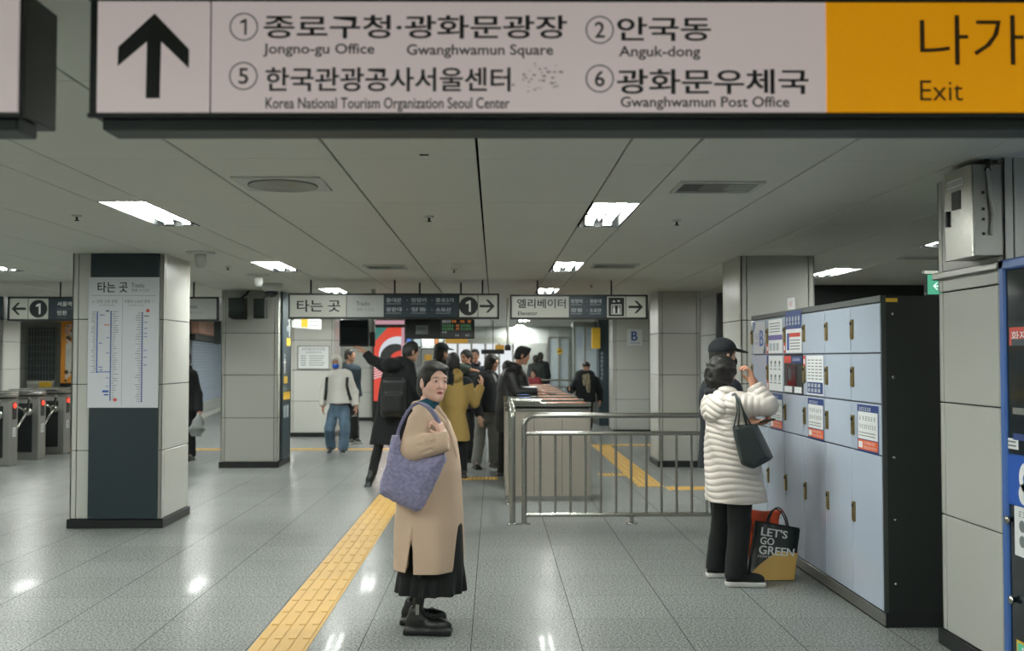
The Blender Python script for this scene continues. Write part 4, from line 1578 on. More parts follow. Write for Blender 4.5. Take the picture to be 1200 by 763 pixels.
railing(.285, 2.28, 9.62, 1.02, .85, .085, .1435, 'shiny steel railing with upright bars in front of the ticket gates', legs=(1.30, 2.2), off=.15)
railing(.75, 3.22, 27.0, .98, .80, .1, .19, 'far steel railing behind the woman with the patterned scarf', bend='lr', legs=(1.5, 2.4), off=.2)

# ------------------------------------------------------------------ lockers
LX, LY0, LY1 = 2.262, 5.90, 8.88
def lockers():
    root = empty('locker_bank', (2.56, 7.39, 0), 0, 'bank of pale blue coin lockers with a black side wall', 'lockers')
    z0, z1 = .085, 1.926
    m = MB('locker_body')
    m.box(LX + .022, LY0, z0, LX + .62, LY1, z1)
    for (y, z) in ((LY0, 1.45), (LY0, .98), (LY0, .62), (LY0, .25), (LY0, 1.82)):
        m.lathe([(.010, 0), (.009, .004), (.003, .006)], (0, 0, 0), 'steel', 10)
        m.v[-30:] = [(LX + .07 + p[0], y - p[2], z + p[1]) for p in m.v[-30:]]
    m.quad(Face((LX + .03, LY0, 1.89), (1, 0, 0), (0, 0, 1)), 0, 0, .07, .022, 'print_yellow')
    m.build('carcass', root)
    m = MB('locker_trim')
    m.bbox(LX - .002, LY0 - .002, 1.89, LX + .03, LY1, z1 + .004, .003)
    m.bbox(LX + .002, LY0 - .003, z0, LX + .03, LY0 + .012, z1, .003)
    m.build('edge_trim', root)
    m = MB('steel_dull')
    m.box(LX + .004, LY0 - .004, 0, LX + .6, LY1, z0, 'joint')
    m.bbox(LX + .0, LY0 - .006, .012, LX + .01, LY1 - 1.0 + .2, z0 - .003, .002)
    m.bbox(LX + .0, LY1 - .80 + .01, .012, LX + .01, LY1, z0 - .003, .002)
    m.build('plinth', root)
    F = Face((LX, LY1, 0), (0, -1, 0), (0, 0, 1))
    cw = (LY1 - LY0) / 6
    rows = [(1.592, 1.887), (1.292, 1.589), (.992, 1.289), (.09, .989)]
    for c in range(6):                                                          # c = 0 far end
        for r_, (a, b) in enumerate(rows):
            u0, u1 = cw * c + .004, cw * (c + 1) - .004
            screen = (c == 2 and r_ == 1)
            m = MB('locker_door' if not screen else 'black_plastic')
            m.bbox(LX - .004, LY1 - u1, a + .002, LX + .02, LY1 - u0, b - .002, .004)
            G = Face((LX - .004, LY1, 0), (0, -1, 0), (0, 0, 1))
            d = m.build('locker_door' if not screen else 'payment_panel', root)
            if screen:
                s = MB('glass_dark'); s.quad(G, u0 + .10, a + .06, u0 + .33, b - .08, None, .002)
                s.quad(G, u0 + .12, a + .10, u0 + .2, b - .11, 'slate', .003); s.build('touch_screen', d)
                s = MB('print_red'); s.quad(G, u0 + .01, b - .065, u0 + .2, b - .012, None, .002); s.quad(G, u0 + .21, b - .065, u1 - .02, b - .012, 'print_navy', .002)
                s.scribble(G, u0 + .24, b - .05, u1 - .06, b - .025, 'print_white', 5)
                s.build('label_strip', d)
                for q0, q1 in ((u0 + .02, u0 + .22), (u0 + .28, u1 - .03)):
                    s = MB('paper'); s.quad(G, q0, a + .01, q1, a + .055, None, .002); s.build('paper_slip', d)
                continue
            zc = (a + b) / 2 if r_ < 3 else .60
            k = MB('brass')
            k.bbox(LX - .014, LY1 - u0 - .056, zc - .06, LX - .003, LY1 - u0 - .008, zc + .065, .003)
            for i in range(4): k.bbox(LX - .018, LY1 - u0 - .048, zc - .05 + .018 * i, LX - .013, LY1 - u0 - .016, zc - .040 + .018 * i, .002)
            k.bbox(LX - .02, LY1 - u0 - .042, zc + .028, LX - .013, LY1 - u0 - .022, zc + .052, .003, 'black_plastic')
            k.build('lock', d)
            # posters
            if (c, r_) == (5, 2) or (c, r_) == (3, 2) or (c, r_) == (1, 2):
                p = MB('print_navy'); x0, x1 = u0 + .11, u1 - .03
                y0, y1 = a + .0, b - .012
                p.quad(G, x0, y0, x1, y1, None, .002)
                p.quad(G, x0 + .012, y0 + (y1 - y0) * .27, x1 - .012, y1 - (y1 - y0) * .15, 'paper', .003)
                p.quad(G, x0 + .012, y0 + .012, x1 - .012, y0 + (y1 - y0) * .25, 'print_orange', .003)
                p.quad(G, x0 + .02, y0 + .022, x0 + .09, y0 + .06, 'paper', .004)
                p.scribble(G, x0 + .03, y1 - .038, x1 - .12, y1 - .014, 'print_white', 6, 4)
                for i in range(2):
                    p.scribble(G, x0 + .035, y1 - .095 - .05 * i, x1 - .035, y1 - .068 - .05 * i, 'print_grey', 6 + 2 * i, c + i, .004)
                for i in range(2): p.quad(G, x0 + .03, y0 + .095 + .018 * i, x1 - .05, y0 + .100 + .018 * i, 'print_grey', .004)
                p.scribble(G, x0 + .11, y0 + .046, x1 - .05, y0 + .064, 'print_white', 7, c, .004)
                p.scribble(G, x0 + .11, y0 + .02, x1 - .03, y0 + .038, 'print_white', 8, c + 3, .004)
                p.build('price_poster', d)
            elif (c, r_) == (3, 1):
                p = MB('paper'); p.quad(G, u0 + .09, a + .01, u1 - .03, b - .01, None, .002)
                for i in range(7):
                    for j in range(4): p.quad(G, u0 + .115 + .085 * j, b - .045 - .022 * i, u0 + .175 + .085 * j, b - .038 - .022 * i, 'print_grey', .003)
                p.quad(G, u0 + .10, a + .02, u1 - .04, a + .10, 'print_navy', .003)
                for i in range(2):
                    for j in range(4): p.quad(G, u0 + .12 + .075 * j, a + .03 + .035 * i, u0 + .17 + .075 * j, a + .055 + .035 * i, 'print_lightgrey', .004)
                p.build('guide_poster', d)
            elif (c, r_) == (2, 0):
                p = MB('paper'); p.quad(G, u0 + .07, a + .01, u1 - .02, b - .10, None, .002)
                p.quad(G, u0 + .06, b - .105, u1 - .02, b + .03, 'print_navy', .003)
                for j in range(5):
                    p.disc(G, u0 + .11 + .075 * j, b - .03, .022, 'print_lightgrey', .004, 14)
                    p.quad(G, u0 + .09 + .075 * j, b - .075, u0 + .13 + .075 * j, b - .055, 'print_lightgrey', .004)
                p.quad(G, u0 + .16, a + .13, u1 - .05, a + .16, 'print_red', .003); p.quad(G, u0 + .10, a + .03, u0 + .16, a + .16, 'print_blue', .003)
                for i in range(4): p.quad(G, u0 + .18, a + .035 + .022 * i, u1 - .06, a + .042 + .022 * i, 'print_grey', .003)
                p.build('guide_poster', d)
            elif (c, r_) == (1, 0):
                p = MB('paper'); p.quad(G, u0 + .07, a + .01, u1 - .02, b - .015, None, .002)
                p.quad(G, u0 + .07, a + .115, u1 - .02, a + .155, 'print_purple', .003)
                for i in range(4): p.quad(G, u0 + .1, b - .05 - .022 * i, u1 - .08, b - .043 - .022 * i, 'print_grey', .003)
                for j in range(3): p.quad(G, u0 + .1 + .1 * j, a + .03, u0 + .17 + .1 * j, a + .09, 'print_lightgrey', .003)
                p.build('guide_poster', d)
            elif (c, r_) == (1, 1):
                p = MB('paper'); p.quad(G, u0 + .07, a + .01, u1 - .02, b - .01, None, .002)
                for i in range(2):
                    for j in range(3):
                        x, y = u0 + .12 + .12 * j, b - .10 - .11 * i
                        p.quad(G, x, y, x + .05, y + .05, 'print_lightgrey', .003); p.quad(G, x + .02, y + .03, x + .05, y + .05, 'print_black', .004)
                        p.quad(G, x - .02, y - .02, x + .06, y - .012, 'print_grey', .003)
                p.build('guide_poster', d)
            elif (c, r_) == (0, 0):
                p = MB('board_grey'); p.quad(G, u0 + .09, a + .01, u1 - .03, b - .02, None, .002)
                p.text(G, 'B', u0 + .29, a + .07, u0 + .41, b - .09, 'print_blue', .05, .003)
                p.scribble(G, u0 + .12, a + .13, u0 + .26, a + .18, 'print_blue', 3, 5)
                p.scribble(G, u0 + .12, a + .08, u0 + .26, a + .11, 'print_blue', 5, 6)
                p.add([G.p(u0 + .09, a + .18, .003), G.p(u0 + .16, b - .02, .003), G.p(u0 + .09, b - .02, .003)], [(0, 1, 2)], 'print_navy')
                p.add([G.p(u1 - .09, a + .01, .003), G.p(u1 - .03, a + .01, .003), G.p(u1 - .03, a + .12, .003)], [(0, 1, 2)], 'black_plastic')
                p.build('letter_poster', d)
            if (c, r_) in ((1, 0), (2, 0), (1, 1), (3, 1)):
                p = MB('print_red')
                z = a + .01 if (c, r_) != (3, 1) else b - .09
                p.quad(G, u0 + .006, z, u0 + .06, z + .08, None, .002); p.quad(G, u0 + .016, z + .02, u0 + .05, z + .055, 'paper', .003)
                if (c, r_) == (1, 1): p.quad(G, u0 + .006, b - .08, u0 + .06, b - .005, 'print_navy', .002)
                p.build('number_tag', d)
    m = MB('salmon')
    m.bbox(LX + .03, LY1 - 2.0 * cw - .42 + .22, 1.93, LX + .04, LY1 - 2.0 * cw - .0, 2.03, .001, 'paper')
    F2 = Face((LX + .03, LY1 - 2 * cw - .02, 1.93), (0, -1, 0), (0, 0, 1))
    m.scribble(F2, .02, .03, .12, .07, 'print_red', 3, 2, .002)
    m.build('paper_flag', root)
lockers()

# ------------------------------------------------------------------ blue emergency cabinet at the right edge
def on_x(px, py, X):
    d = _R @ Vector(((px - 600) / F_PX, -(py - 381.5) / F_PX, -1))
    return Vector((0, 0, EYE)) + d * (X / d.x)

def cabinet():
    X, y0, y1, H = 2.42, 3.66, 4.825, 2.03
    root = empty('emergency_cabinet', (2.6, (y0 + y1) / 2, 0), 0, 'blue framed glass emergency cabinet cut off by the right edge', 'cabinet')
    m = MB('blue_frame')
    m.bbox(X + .02, y0, 0, X + .36, y1, H, .012)
    m.bbox(X, y1 - .05, 0, X + .03, y1, H, .008)
    m.bbox(X, y0, 0, X + .03, y0 + .05, H, .008)
    m.bbox(X, y0, H - .05, X + .03, y1, H, .008)
    m.bbox(X, y0, 0, X + .03, y1, .06, .008)
    m.build('frame', root)
    F = Face((X + .012, y1, 0), (0, -1, 0), (0, 0, 1))
    zl0, zl1 = on_x(1186, 592, X).z, on_x(1186, 533, X).z
    m = MB('blue_label'); m.bbox(X + .006, y0 + .05, zl0, X + .022, y1 - .05, zl1, .003)
    G = Face((X + .006, y1, 0), (0, -1, 0), (0, 0, 1))
    cx, cz = y1 - on_x(1203, 560, X).y, (zl0 + zl1) / 2
    m.disc(G, cx, cz + .02, .075, 'paper', .002); m.disc(G, cx - .03, cz - .055, .05, 'paper', .002); m.disc(G, cx + .05, cz - .05, .05, 'paper', .002)
    m.disc(G, cx - .01, cz + .015, .028, 'blue_label', .003); m.disc(G, cx - .01, cz + .01, .014, 'paper', .004)
    m.build('label_band', root)
    for k, (za, zb) in enumerate(((zl1, H - .05), (.06, zl0))):
        m = MB('glass_dark'); m.bbox(X + .012, y0 + .05, za + .004, X + .020, y1 - .05, zb - .004, .002)
        d = m.build('glass_door', root)
        G = Face((X + .012, y1, 0), (0, -1, 0), (0, 0, 1))
        if k == 0:
            s = MB('print_red'); p = on_x(1180.5, 405, X); q = on_x(1180.5, 384, X)
            u = y1 - p.y
            s.quad(G, u, p.z, u + .42, q.z, None, .002)
            s.text(G, '화재', u + .02, p.z + .025, u + .16, q.z - .018, 'paper', .01, .003)
            s.build('warning_sticker', d)
            s = MB('paper'); p = on_x(1177, 525, X); u = y1 - p.y
            s.quad(G, u, p.z, u + .11, p.z + .05, None, .002)
            for i in range(2): s.quad(G, u + .01, p.z + .012 + .018 * i, u + .09, p.z + .02 + .018 * i, 'print_grey', .003)
            s.build('paper_sticker', d)
            s = MB('slate')
            for i, (zz, m_) in enumerate(((1.62, 'slate'), (1.3, 'steel_dull'), (1.18, 'print_navy'))):
                s.bbox(X + .008, y0 + .08, zz, X + .0125, y1 - .1, zz + .03, .001, m_)
            s.build('shelf_edge', d)
        else:
            s = MB('paper'); p = on_x(1187, 650, X); q = on_x(1187, 592, X); u = y1 - p.y
            s.quad(G, u, p.z, u + .3, q.z, None, .002)
            s.scribble(G, u + .04, q.z - .05, u + .24, q.z - .02, 'print_grey', 6, 3)
            for i in range(2):
                for j in range(2): s.disc(G, u + .07 + .11 * j, q.z - .09 - .07 * i, .028, 'print_grey', .003, 12)
            s.build('instruction_sheet', d)
            s = MB('print_yellow'); p = on_x(1189, 763, X); u = y1 - p.y
            s.quad(G, u, p.z - .1, u + .3, p.z + .055, None, .002); s.quad(G, u + .012, p.z - .09, u + .29, p.z + .043, 'exit_green', .003)
            s.disc(G, u + .06, p.z + .02, .012, 'paper', .004, 10); s.quad(G, u + .05, p.z - .06, u + .07, p.z + .01, 'paper', .004)
            s.build('green_sticker', d)
    for (px, py) in ((1182, 609), (1187, 703)):
        p = on_x(px, py, X)
        m = MB('chrome'); m.lathe([(.012, 0), (.012, .012), (.02, .016), (.02, .026), (.004, .03)], (0, 0, 0), None, 14)
        m.v = [(X + .012 - q[2], p.y + q[0], p.z + q[1]) for q in m.v]
        m.build('knob', root)
cabinet()

# ------------------------------------------------------------------ far left: shop fronts and shutters
def far_left():
    Y = 24.58
    a, b = at(33, 446, Y), at(66, 368, Y)
    r = empty('lattice_shutter', ((a.x + b.x) / 2, Y, 0), 0, 'dark lattice shutter of a closed shop behind the gates', 'shutter')
    m = MB('slate'); m.box(a.x, Y - .03, .02, b.x, Y - .005, 2.3); m.build('backing', r)
    m = MB('steel_dull')
    n = 9
    for i in range(n + 1):
        x = a.x + (b.x - a.x) * i / n
        m.box(x - .01, Y - .05, 1.0, x + .01, Y - .03, 2.3)
    for i in range(8):
        z = 1.05 + .17 * i
        m.box(a.x, Y - .055, z - .008, b.x, Y - .03, z + .008)
    m.bbox(a.x, Y - .08, .02, b.x, Y - .03, 1.0, .01, 'wall_grey')
    m.bbox(a.x, Y - .09, .93, b.x, Y - .03, 1.02, .01, 'sign_white')
    m.bbox(a.x + .3, Y - .1, .84, a.x + .6, Y - .08, 1.0, .004, 'print_yellow')
    m.build('lattice', r)
    Y = 24.3
    a, b = at(67, 449, Y), at(104, 363, Y)
    r = empty('food_kiosk', ((a.x + b.x) / 2, Y, 0), 0, 'orange fronted snack kiosk with food pictures, beside the map pillar', 'kiosk')
    m = MB('shop_orange')
    m.bbox(a.x, Y - .12, b.z - .29, b.x, Y + .2, b.z, .01); m.build('fascia', r)
    m = MB('shop_orange')
    x = a.x + .08
    m.bbox(x, Y - .02, a.z, b.x, Y + .2, b.z - .27, .006); m.build('frame', r)
    F = Face((x, Y - .02, a.z), (1, 0, 0), (0, 0, 1)); W, H = b.x - x, b.z - .29 - a.z
    m = MB('salmon'); m.quad(F, W * .18, .04, W, H - .06, 'sign_white')
    rnd = random.Random(2)
    for i in range(70):
        u, v = rnd.uniform(W * .2, W * .98), rnd.choice((rnd.uniform(.05, H * .36), rnd.uniform(H * .66, H - .1)))
        m.disc(F, u, v, rnd.uniform(.025, .055), rnd.choice(('salmon', 'shop_orange', 'brass', 'print_brown')), .002 + .0002 * i, 9)
    for i in range(4): m.quad(F, W * .22, H * (.45 + .03 * i), W * .8, H * (.455 + .03 * i), 'print_grey', .002)
    m.build('food_picture', r)
    m = MB('black_plastic'); m.bbox(x, Y - .05, 0, b.x, Y + .2, a.z, .01); m.build('counter', r)
    # roller shutter wall running away
    p0, p1 = Vector((-7.33, 24.62, 0)), Vector((-8.35, 31.6, 0))
    d = (p0 - p1); L = d.length; d.normalize()
    nrm = Vector((-d.y, d.x, 0))
    M = Matrix(((d.x, nrm.x, 0, p1.x), (d.y, nrm.y, 0, p1.y), (0, 0, 1, 0), (0, 0, 0, 1)))
    m = MB('wall_grey'); m.box(-1, -.3, 0, L, 0, CEIL, None, M); struct(m, 'wall_left_shops')
    r = empty('roller_shutter', (-7.8, 28, 0), 0, 'closed pale metal roller shutter in the far left aisle', 'shutter')
    m = MB('shutter')
    n = 24
    for i in range(n):
        z = .12 + (2.0 - .12) * i / n
        m.bbox(.2, .005, z, L - .1, .045, z + 1.82 / n, .018, None, M)
    m.build('slat_curtain', r)
    m = MB('sign_white'); m.bbox(.15, .0, .0, L - .05, .07, .13, .01, None, M); m.bbox(.15, .0, .13, L - .05, .055, .42, .01, 'wall_grey', M); m.build('sill', r)
    m = MB('black_plastic'); m.bbox(.1, 0, 2.0, L, .12, 2.16, .01, None, M); m.build('shutter_box', r)
    m = MB('salmon'); m.bbox(.5, .012, 2.165, L - .02, .2, 2.5, .01, None, M)
    F = Face(M @ Vector((.5, .2, 2.165)), d, (0, 0, 1))
    F = Face(M @ Vector((L - .02, .2, 2.165)), -d, (0, 0, 1)) if F.n.dot(nrm) < 0 else F
    m.scribble(F, 1.3, .06, 2.4, .26, 'print_brown', 3, 3)
    m.scribble(F, 4.8, .06, 5.9, .26, 'print_brown', 3, 4)
    tag(m.build('shop_fascia'), 'salmon coloured shop fascia above the pale roller shutter', 'shop sign')
    p = at(254, 388, 24.0)
    m = MB('black_frame'); m.bbox(p.x - .07, 24.0, 1.9, p.x + .1, 24.2, CEIL + .01, .01)
    tag(m.build('hanging_box'), 'narrow black hanging box at the right end of the left platform sign', 'box')
far_left()

# ------------------------------------------------------------------ far middle: advertising screen, kiosks, lit shop
def far_middle():
    Y = 25.0
    a, b = at(438, 470, Y), at(474, 384, Y)
    r = empty('advertising_screen', ((a.x + b.x) / 2, Y, 0), 0, 'tall bright advertising screen with red and white swirl behind the pointing man', 'screen')
    m = MB('black_plastic'); m.bbox(a.x - .04, Y, .0, b.x + .04, Y + .3, b.z + .2, .01); m.build('housing', r)
    m = MB('screen_pink'); m.bbox(a.x + .0, Y - .01, b.z + .08, b.x, Y + .01, b.z + .18, .002); m.build('top_strip', r)
    F = Face((a.x, Y - .004, a.z), (1, 0, 0), (0, 0, 1)); W, H = b.x - a.x, b.z - a.z
    m = MB('screen_white'); m.quad(F, 0, 0, W, H, 'screen_red', .001)
    def blob(cx, cy, rx, ry, c, off, a0=0, a1=2 * math.pi):
        m.poly(F, [(max(0, min(W, W * cx + W * rx * math.cos(t))), max(0, min(H, H * cy + H * ry * math.sin(t)))) for t in [a0 + (a1 - a0) * i / 40 for i in range(41)]], c, off)
    m.poly(F, [(0, H * .8), (W * .45, H), (0, H)], 'screen_teal', .002)
    blob(.78, .62, .62, .26, 'screen_white', .003)
    blob(.70, .58, .50, .20, 'screen_black', .004)
    blob(.95, .56, .42, .13, 'screen_red', .005)
    for i in range(5):
        m.poly(F, [(0, H * (.30 + .035 * i)), (W * .45, H * (.36 + .035 * i)), (W * .45, H * (.375 + .035 * i)), (0, H * (.315 + .035 * i))], 'screen_white', .005)
    m.quad(F, W * .9, 0, W, H, 'screen_pink', .006)
    m.build('picture', r)
    # grey ticket kiosk
    Y = 18.6
    a, b = at(494.5, 445, Y), at(508, 408, Y)
    r = empty('ticket_kiosk', ((a.x + b.x) / 2, Y, 0), 0, 'grey ticket kiosk with a small yellow notice, behind the pointing man', 'kiosk')
    m = MB('black_plastic'); m.bbox(a.x - .02, Y, 0, b.x + .02, Y + .35, b.z, .02); m.build('cabinet', r)
    m = MB('wall_grey'); m.bbox(a.x, Y - .01, 1.0, b.x, Y + .02, b.z - .03, .006); m.build('front_panel', r)
    m = MB('shop_yellow'); m.quad(Face((a.x, Y - .01, 0), (1, 0, 0), (0, 0, 1)), .05, b.z - .22, b.x - a.x - .03, b.z - .12, None, .002); m.build('yellow_notice', r)
    # screens hung in the distance
    Y = 24.0
    for i, (p0, p1, q0, q1, c, lb) in enumerate(((476, 482.5, 394, 402, 'screen_blue', 'tiny bright blue screen far behind the pointing man'), (484, 494, 396, 407, 'glass_pale', 'small pale screen beside the tiny blue screen'), (509, 514, 394, 404, 'led_orange', 'tiny orange lit sign far behind the capped man'))):
        a, b = at(p0, q1, Y), at(p1, q0, Y)
        m = MB('black_plastic'); m.bbox(a.x, Y, a.z, b.x, Y + .08, b.z, .01); m.tube([((a.x + b.x) / 2, Y + .04, b.z), ((a.x + b.x) / 2, Y + .04, CEIL + .01)], .015)
        m.quad(Face((a.x, Y, a.z), (1, 0, 0), (0, 0, 1)), .015, .015, b.x - a.x - .015, b.z - a.z - .015, c)
        tag(m.build('hanging_screen'), lb, 'screen', 'small screens hung in the distance')
    # lit shop front
    Y = 30.9
    a, b = at(520, 470, Y), at(601, 400, Y)
    r = empty('lit_shop', ((a.x + b.x) / 2, Y, 0), 0, 'brightly lit white shop front at the far end of the hall', 'shop front')
    m = MB('shop_light'); m.box(a.x, Y - .02, .1, b.x, Y + .05, b.z); m.build('lit_window', r)
    m = MB('steel')
    for i in range(6):
        x = a.x + (b.x - a.x) * i / 5
        m.bbox(x - .03, Y - .08, 0, x + .03, Y - .02, b.z + .05, .01)
    m.bbox(a.x, Y - .08, b.z, b.x, Y - .02, b.z + .06, .01); m.bbox(a.x, Y - .08, 0, b.x, Y - .02, .12, .01)
    m.build('frame', r)
    m = MB('sign_white'); p, q = at(522, 403, Y), at(601, 395, Y)
    m.bbox(p.x, Y - .3, p.z, q.x, Y - .1, q.z, .01); p, q = at(522, 402.5, Y - .3), at(548, 396, Y - .3)
    m.bbox(p.x, Y - .32, p.z, q.x, Y - .29, q.z, .005, 'shop_yellow'); m.build('fascia', r)
    Y = 26.0
    p, q = at(564, 415, Y), at(591, 404, Y)
    r2 = empty('direction_sign', ((p.x + q.x) / 2, Y, p.z), 0, 'small far hanging sign, dark with a yellow end, before the lit shop', 'sign')
    m = MB('black_frame'); m.bbox(p.x, Y, p.z, q.x, Y + .12, p.z + (q.z - p.z) * .5, .01); m.tube([(p.x + .3, Y + .06, p.z + .1), (p.x + .3, Y + .06, CEIL + .01)], .012); m.build('housing', r2)
    m = MB('shop_yellow'); m.bbox(p.x + (q.x - p.x) * .6, Y - .01, p.z + (q.z - p.z) * .5, q.x, Y + .11, q.z, .01); m.build('yellow_panel', r2)
    # thin ceiling rod
    p = at(595, 400, 16.5)
    m = MB('sign_white'); m.tube([(p.x, 16.5, p.z - .1), (p.x, 16.5, CEIL + .01)], .022); m.lathe([(.05, 0), (.05, .08), (.02, .1)], (p.x, 16.5, p.z - .15), 'black_plastic', 12)
    tag(m.build('hanging_rod'), 'thin pale rod hanging from the ceiling between the two platform signs', 'rod')
    # right: glazed door, booth, slate column
    Y = 30.95
    a, b = at(643, 470, Y), at(667, 397, Y)
    m = MB('glass_pale'); m.box(a.x, Y - .03, 0, b.x, Y + .02, b.z)
    for x in (a.x, (a.x + b.x) / 2, b.x): m.bbox(x - .03, Y - .06, 0, x + .03, Y, b.z + .04, .01, 'steel_dull')
    m.bbox(a.x, Y - .06, b.z, b.x, Y, b.z + .06, .01, 'steel_dull')
    struct(m, 'door_1')
    a, b = at(606, 470, Y), at(641, 402, Y)
    m = MB('wall_grey'); m.bbox(a.x, Y - .03, 0, b.x, Y + .02, b.z, .01); m.bbox(b.x - .3, Y - .05, .95, b.x - .26, Y - .02, 1.2, .004, 'steel')
    struct(m, 'door_2')
    m = MB('print_yellow'); p = at(656, 411.5, Y - .1)
    m.disc(Face((p.x, Y - .062, p.z), (1, 0, 0), (0, 0, 1)), 0, 0, .09)
    m.poly(Face((p.x, Y - .062, p.z), (1, 0, 0), (0, 0, 1)), [(-.07, -.05), (.02, -.02), (.07, .05), (-.02, .02)], 'print_black', .002)
    tag(m.build('caution_sticker'), 'round yellow and black caution sticker on the far glass door', 'sticker')
    Y = 24.4
    a, b = at(673, 446, Y), at(700, 383, Y)
    r = empty('glass_booth', ((a.x + b.x) / 2, Y, 0), 0, 'bluish glazed information booth behind the woman with the patterned scarf', 'booth')
    m = MB('glass_pale'); m.bbox(a.x, Y, .9, b.x, Y + .6, b.z, .01)
    F = Face((a.x, Y, .9), (1, 0, 0), (0, 0, 1)); W = b.x - a.x
    m.quad(F, W * .1, .9, W * .35, 1.25, 'shutter'); m.quad(F, W * .55, .85, W * .8, 1.3, 'print_lightgrey'); m.quad(F, W * .2, .2, W * .7, .6, 'board_grey')
    m.build('glazing', r)
    m = MB('steel_dull'); m.bbox(a.x - .02, Y - .03, 0, b.x + .02, Y + .62, .9, .01)
    for x in (a.x, a.x + W * .45, b.x): m.bbox(x - .02, Y - .03, .9, x + .02, Y, b.z, .005)
    m.bbox(a.x - .03, Y - .05, b.z, b.x + .03, Y + .6, b.z + .12, .01); m.build('frame', r)
    Y = 23.6
    a, b = at(702, 500, Y), at(722, 378, Y)
    r = empty('information_column', ((a.x + b.x) / 2, Y, 0), 0, 'dark slate column with vertical white lettering beside the letter B pillar', 'column')
    m = MB('slate'); m.bbox(a.x, Y, 0, b.x + .3, Y + .4, CEIL - .005, .01); m.build('shaft', r)
    F = Face((a.x, Y, 0), (1, 0, 0), (0, 0, 1))
    m = MB('print_lightgrey')
    m.scribble(F, .03, 1.05, .11, 1.72, 'print_lightgrey', 7, 2, .002, True)
    m.build('lettering', r)
    p, q = at(694, 408.5, Y - .1), at(703.5, 384, Y - .1)
    m = MB('print_yellow'); m.bbox(p.x, Y - .1, p.z, q.x, Y + .05, q.z, .005)
    m.tube([(p.x + .09, Y, q.z - .02), (p.x + .09, Y, CEIL + .01)], .012, 'black_frame')
    tag(m.build('yellow_sign'), 'small plain yellow hanging sign beside the dark slate column', 'sign')
far_middle()
# ------------------------------------------------------------------ people
A = np.array
def unit(v):
    v = A(v, float)
    return v / max(np.linalg.norm(v), 1e-9)

def head_shape(F, c, R, s=1.0, fine=True):
    """skull, face and ears in the head frame R (right, forward, up) about the eye level point c"""
    c = A(c, float)
    P = lambda x, y, z: c + R @ (A([x, y, z]) * s)
    E_ = lambda p, r, k, cut=False: F.ell(P(*p), [q * s for q in r], R, k * s, cut)
    E_((0, -.012, .028), (.072, .092, .083), .01)
    E_((0, .020, -.026), (.058, .064, .084), .03)
    for sx in (-1, 1):
        F.cap(P(sx * .050, .002, -.055), P(sx * .012, .056, -.093), .017 * s, .015 * s, .03 * s)
        E_((sx * .034, .048, -.030), (.023, .022, .022), .025)
    E_((0, .056, -.092), (.022, .020, .018), .02)
    F.cap(P(-.036, .066, .024), P(.036, .066, .024), .013 * s, None, .02 * s)
    for sx in (-1, 1):
        E_((sx * .031, .093, .002), (.017, .014, .0095), .012, True)
    F.cap(P(0, .078, .006), P(0, .094, -.032), .0075 * s, .0105 * s, .010 * s)
    for sx in (-1, 1):
        E_((sx * .010, .085, -.037), (.008, .009, .007), .006)
        E_((sx * .074, -.006, -.010), (.010, .019, .032), .006)
        if fine: E_((sx * .083, .000, -.006), (.005, .010, .018), .004, True)
    if fine:
        E_((0, .081, -.0585), (.021, .009, .0055), .004)
        E_((0, .080, -.0680), (.018, .009, .0060), .004)
        for sx in (-1, 1):                                     # lids round the eyeball
            E_((sx * .031, .073, .003), (.0155, .0125, .012), .004)
    return P

def face_tone(c, R, s, skin, lip='9a4a48', brow='2a211d', eyes=True, brows=True):
    sk, lp, br = (A(lin(q)[:3]) for q in (skin, lip, brow))

    def fn(V):
        q = (V - c) @ R / s
        x, y, z = q[:, 0], q[:, 1], q[:, 2]
        out = np.tile(sk, (len(V), 1))
        front = np.clip((y - .045) / .015, 0, 1) * (np.abs(z) < .2)
        def mix(m, col):
            m = np.clip(m * front, 0, 1)[:, None]
            out[:] = out * (1 - m) + col * m
        mix(.35 * np.exp(-((np.abs(x) - .036) / .018) ** 2 - ((z + .028) / .018) ** 2), sk * A([1.05, .72, .68]))
        mix(1.0 * (np.exp(-(x / .0185) ** 4 - ((z + .0632) / .0085) ** 4)), lp)
        mix(.8 * np.exp(-(x / .017) ** 4 - ((z + .0632) / .0018) ** 2), lp * .35)
        if brows:
            zz = z - .0245 + .18 * np.clip(np.abs(x) - .034, 0, 1)
            mix(.85 * np.exp(-((np.abs(x) - .032) / .0165) ** 4 - (zz / .0036) ** 2), br)
        if eyes:
            ex = np.abs(x) - .031
            mix(.9 * np.exp(-(ex / .0135) ** 4 - ((z - .003) / .0055) ** 4), br * .8)
        return out
    return fn

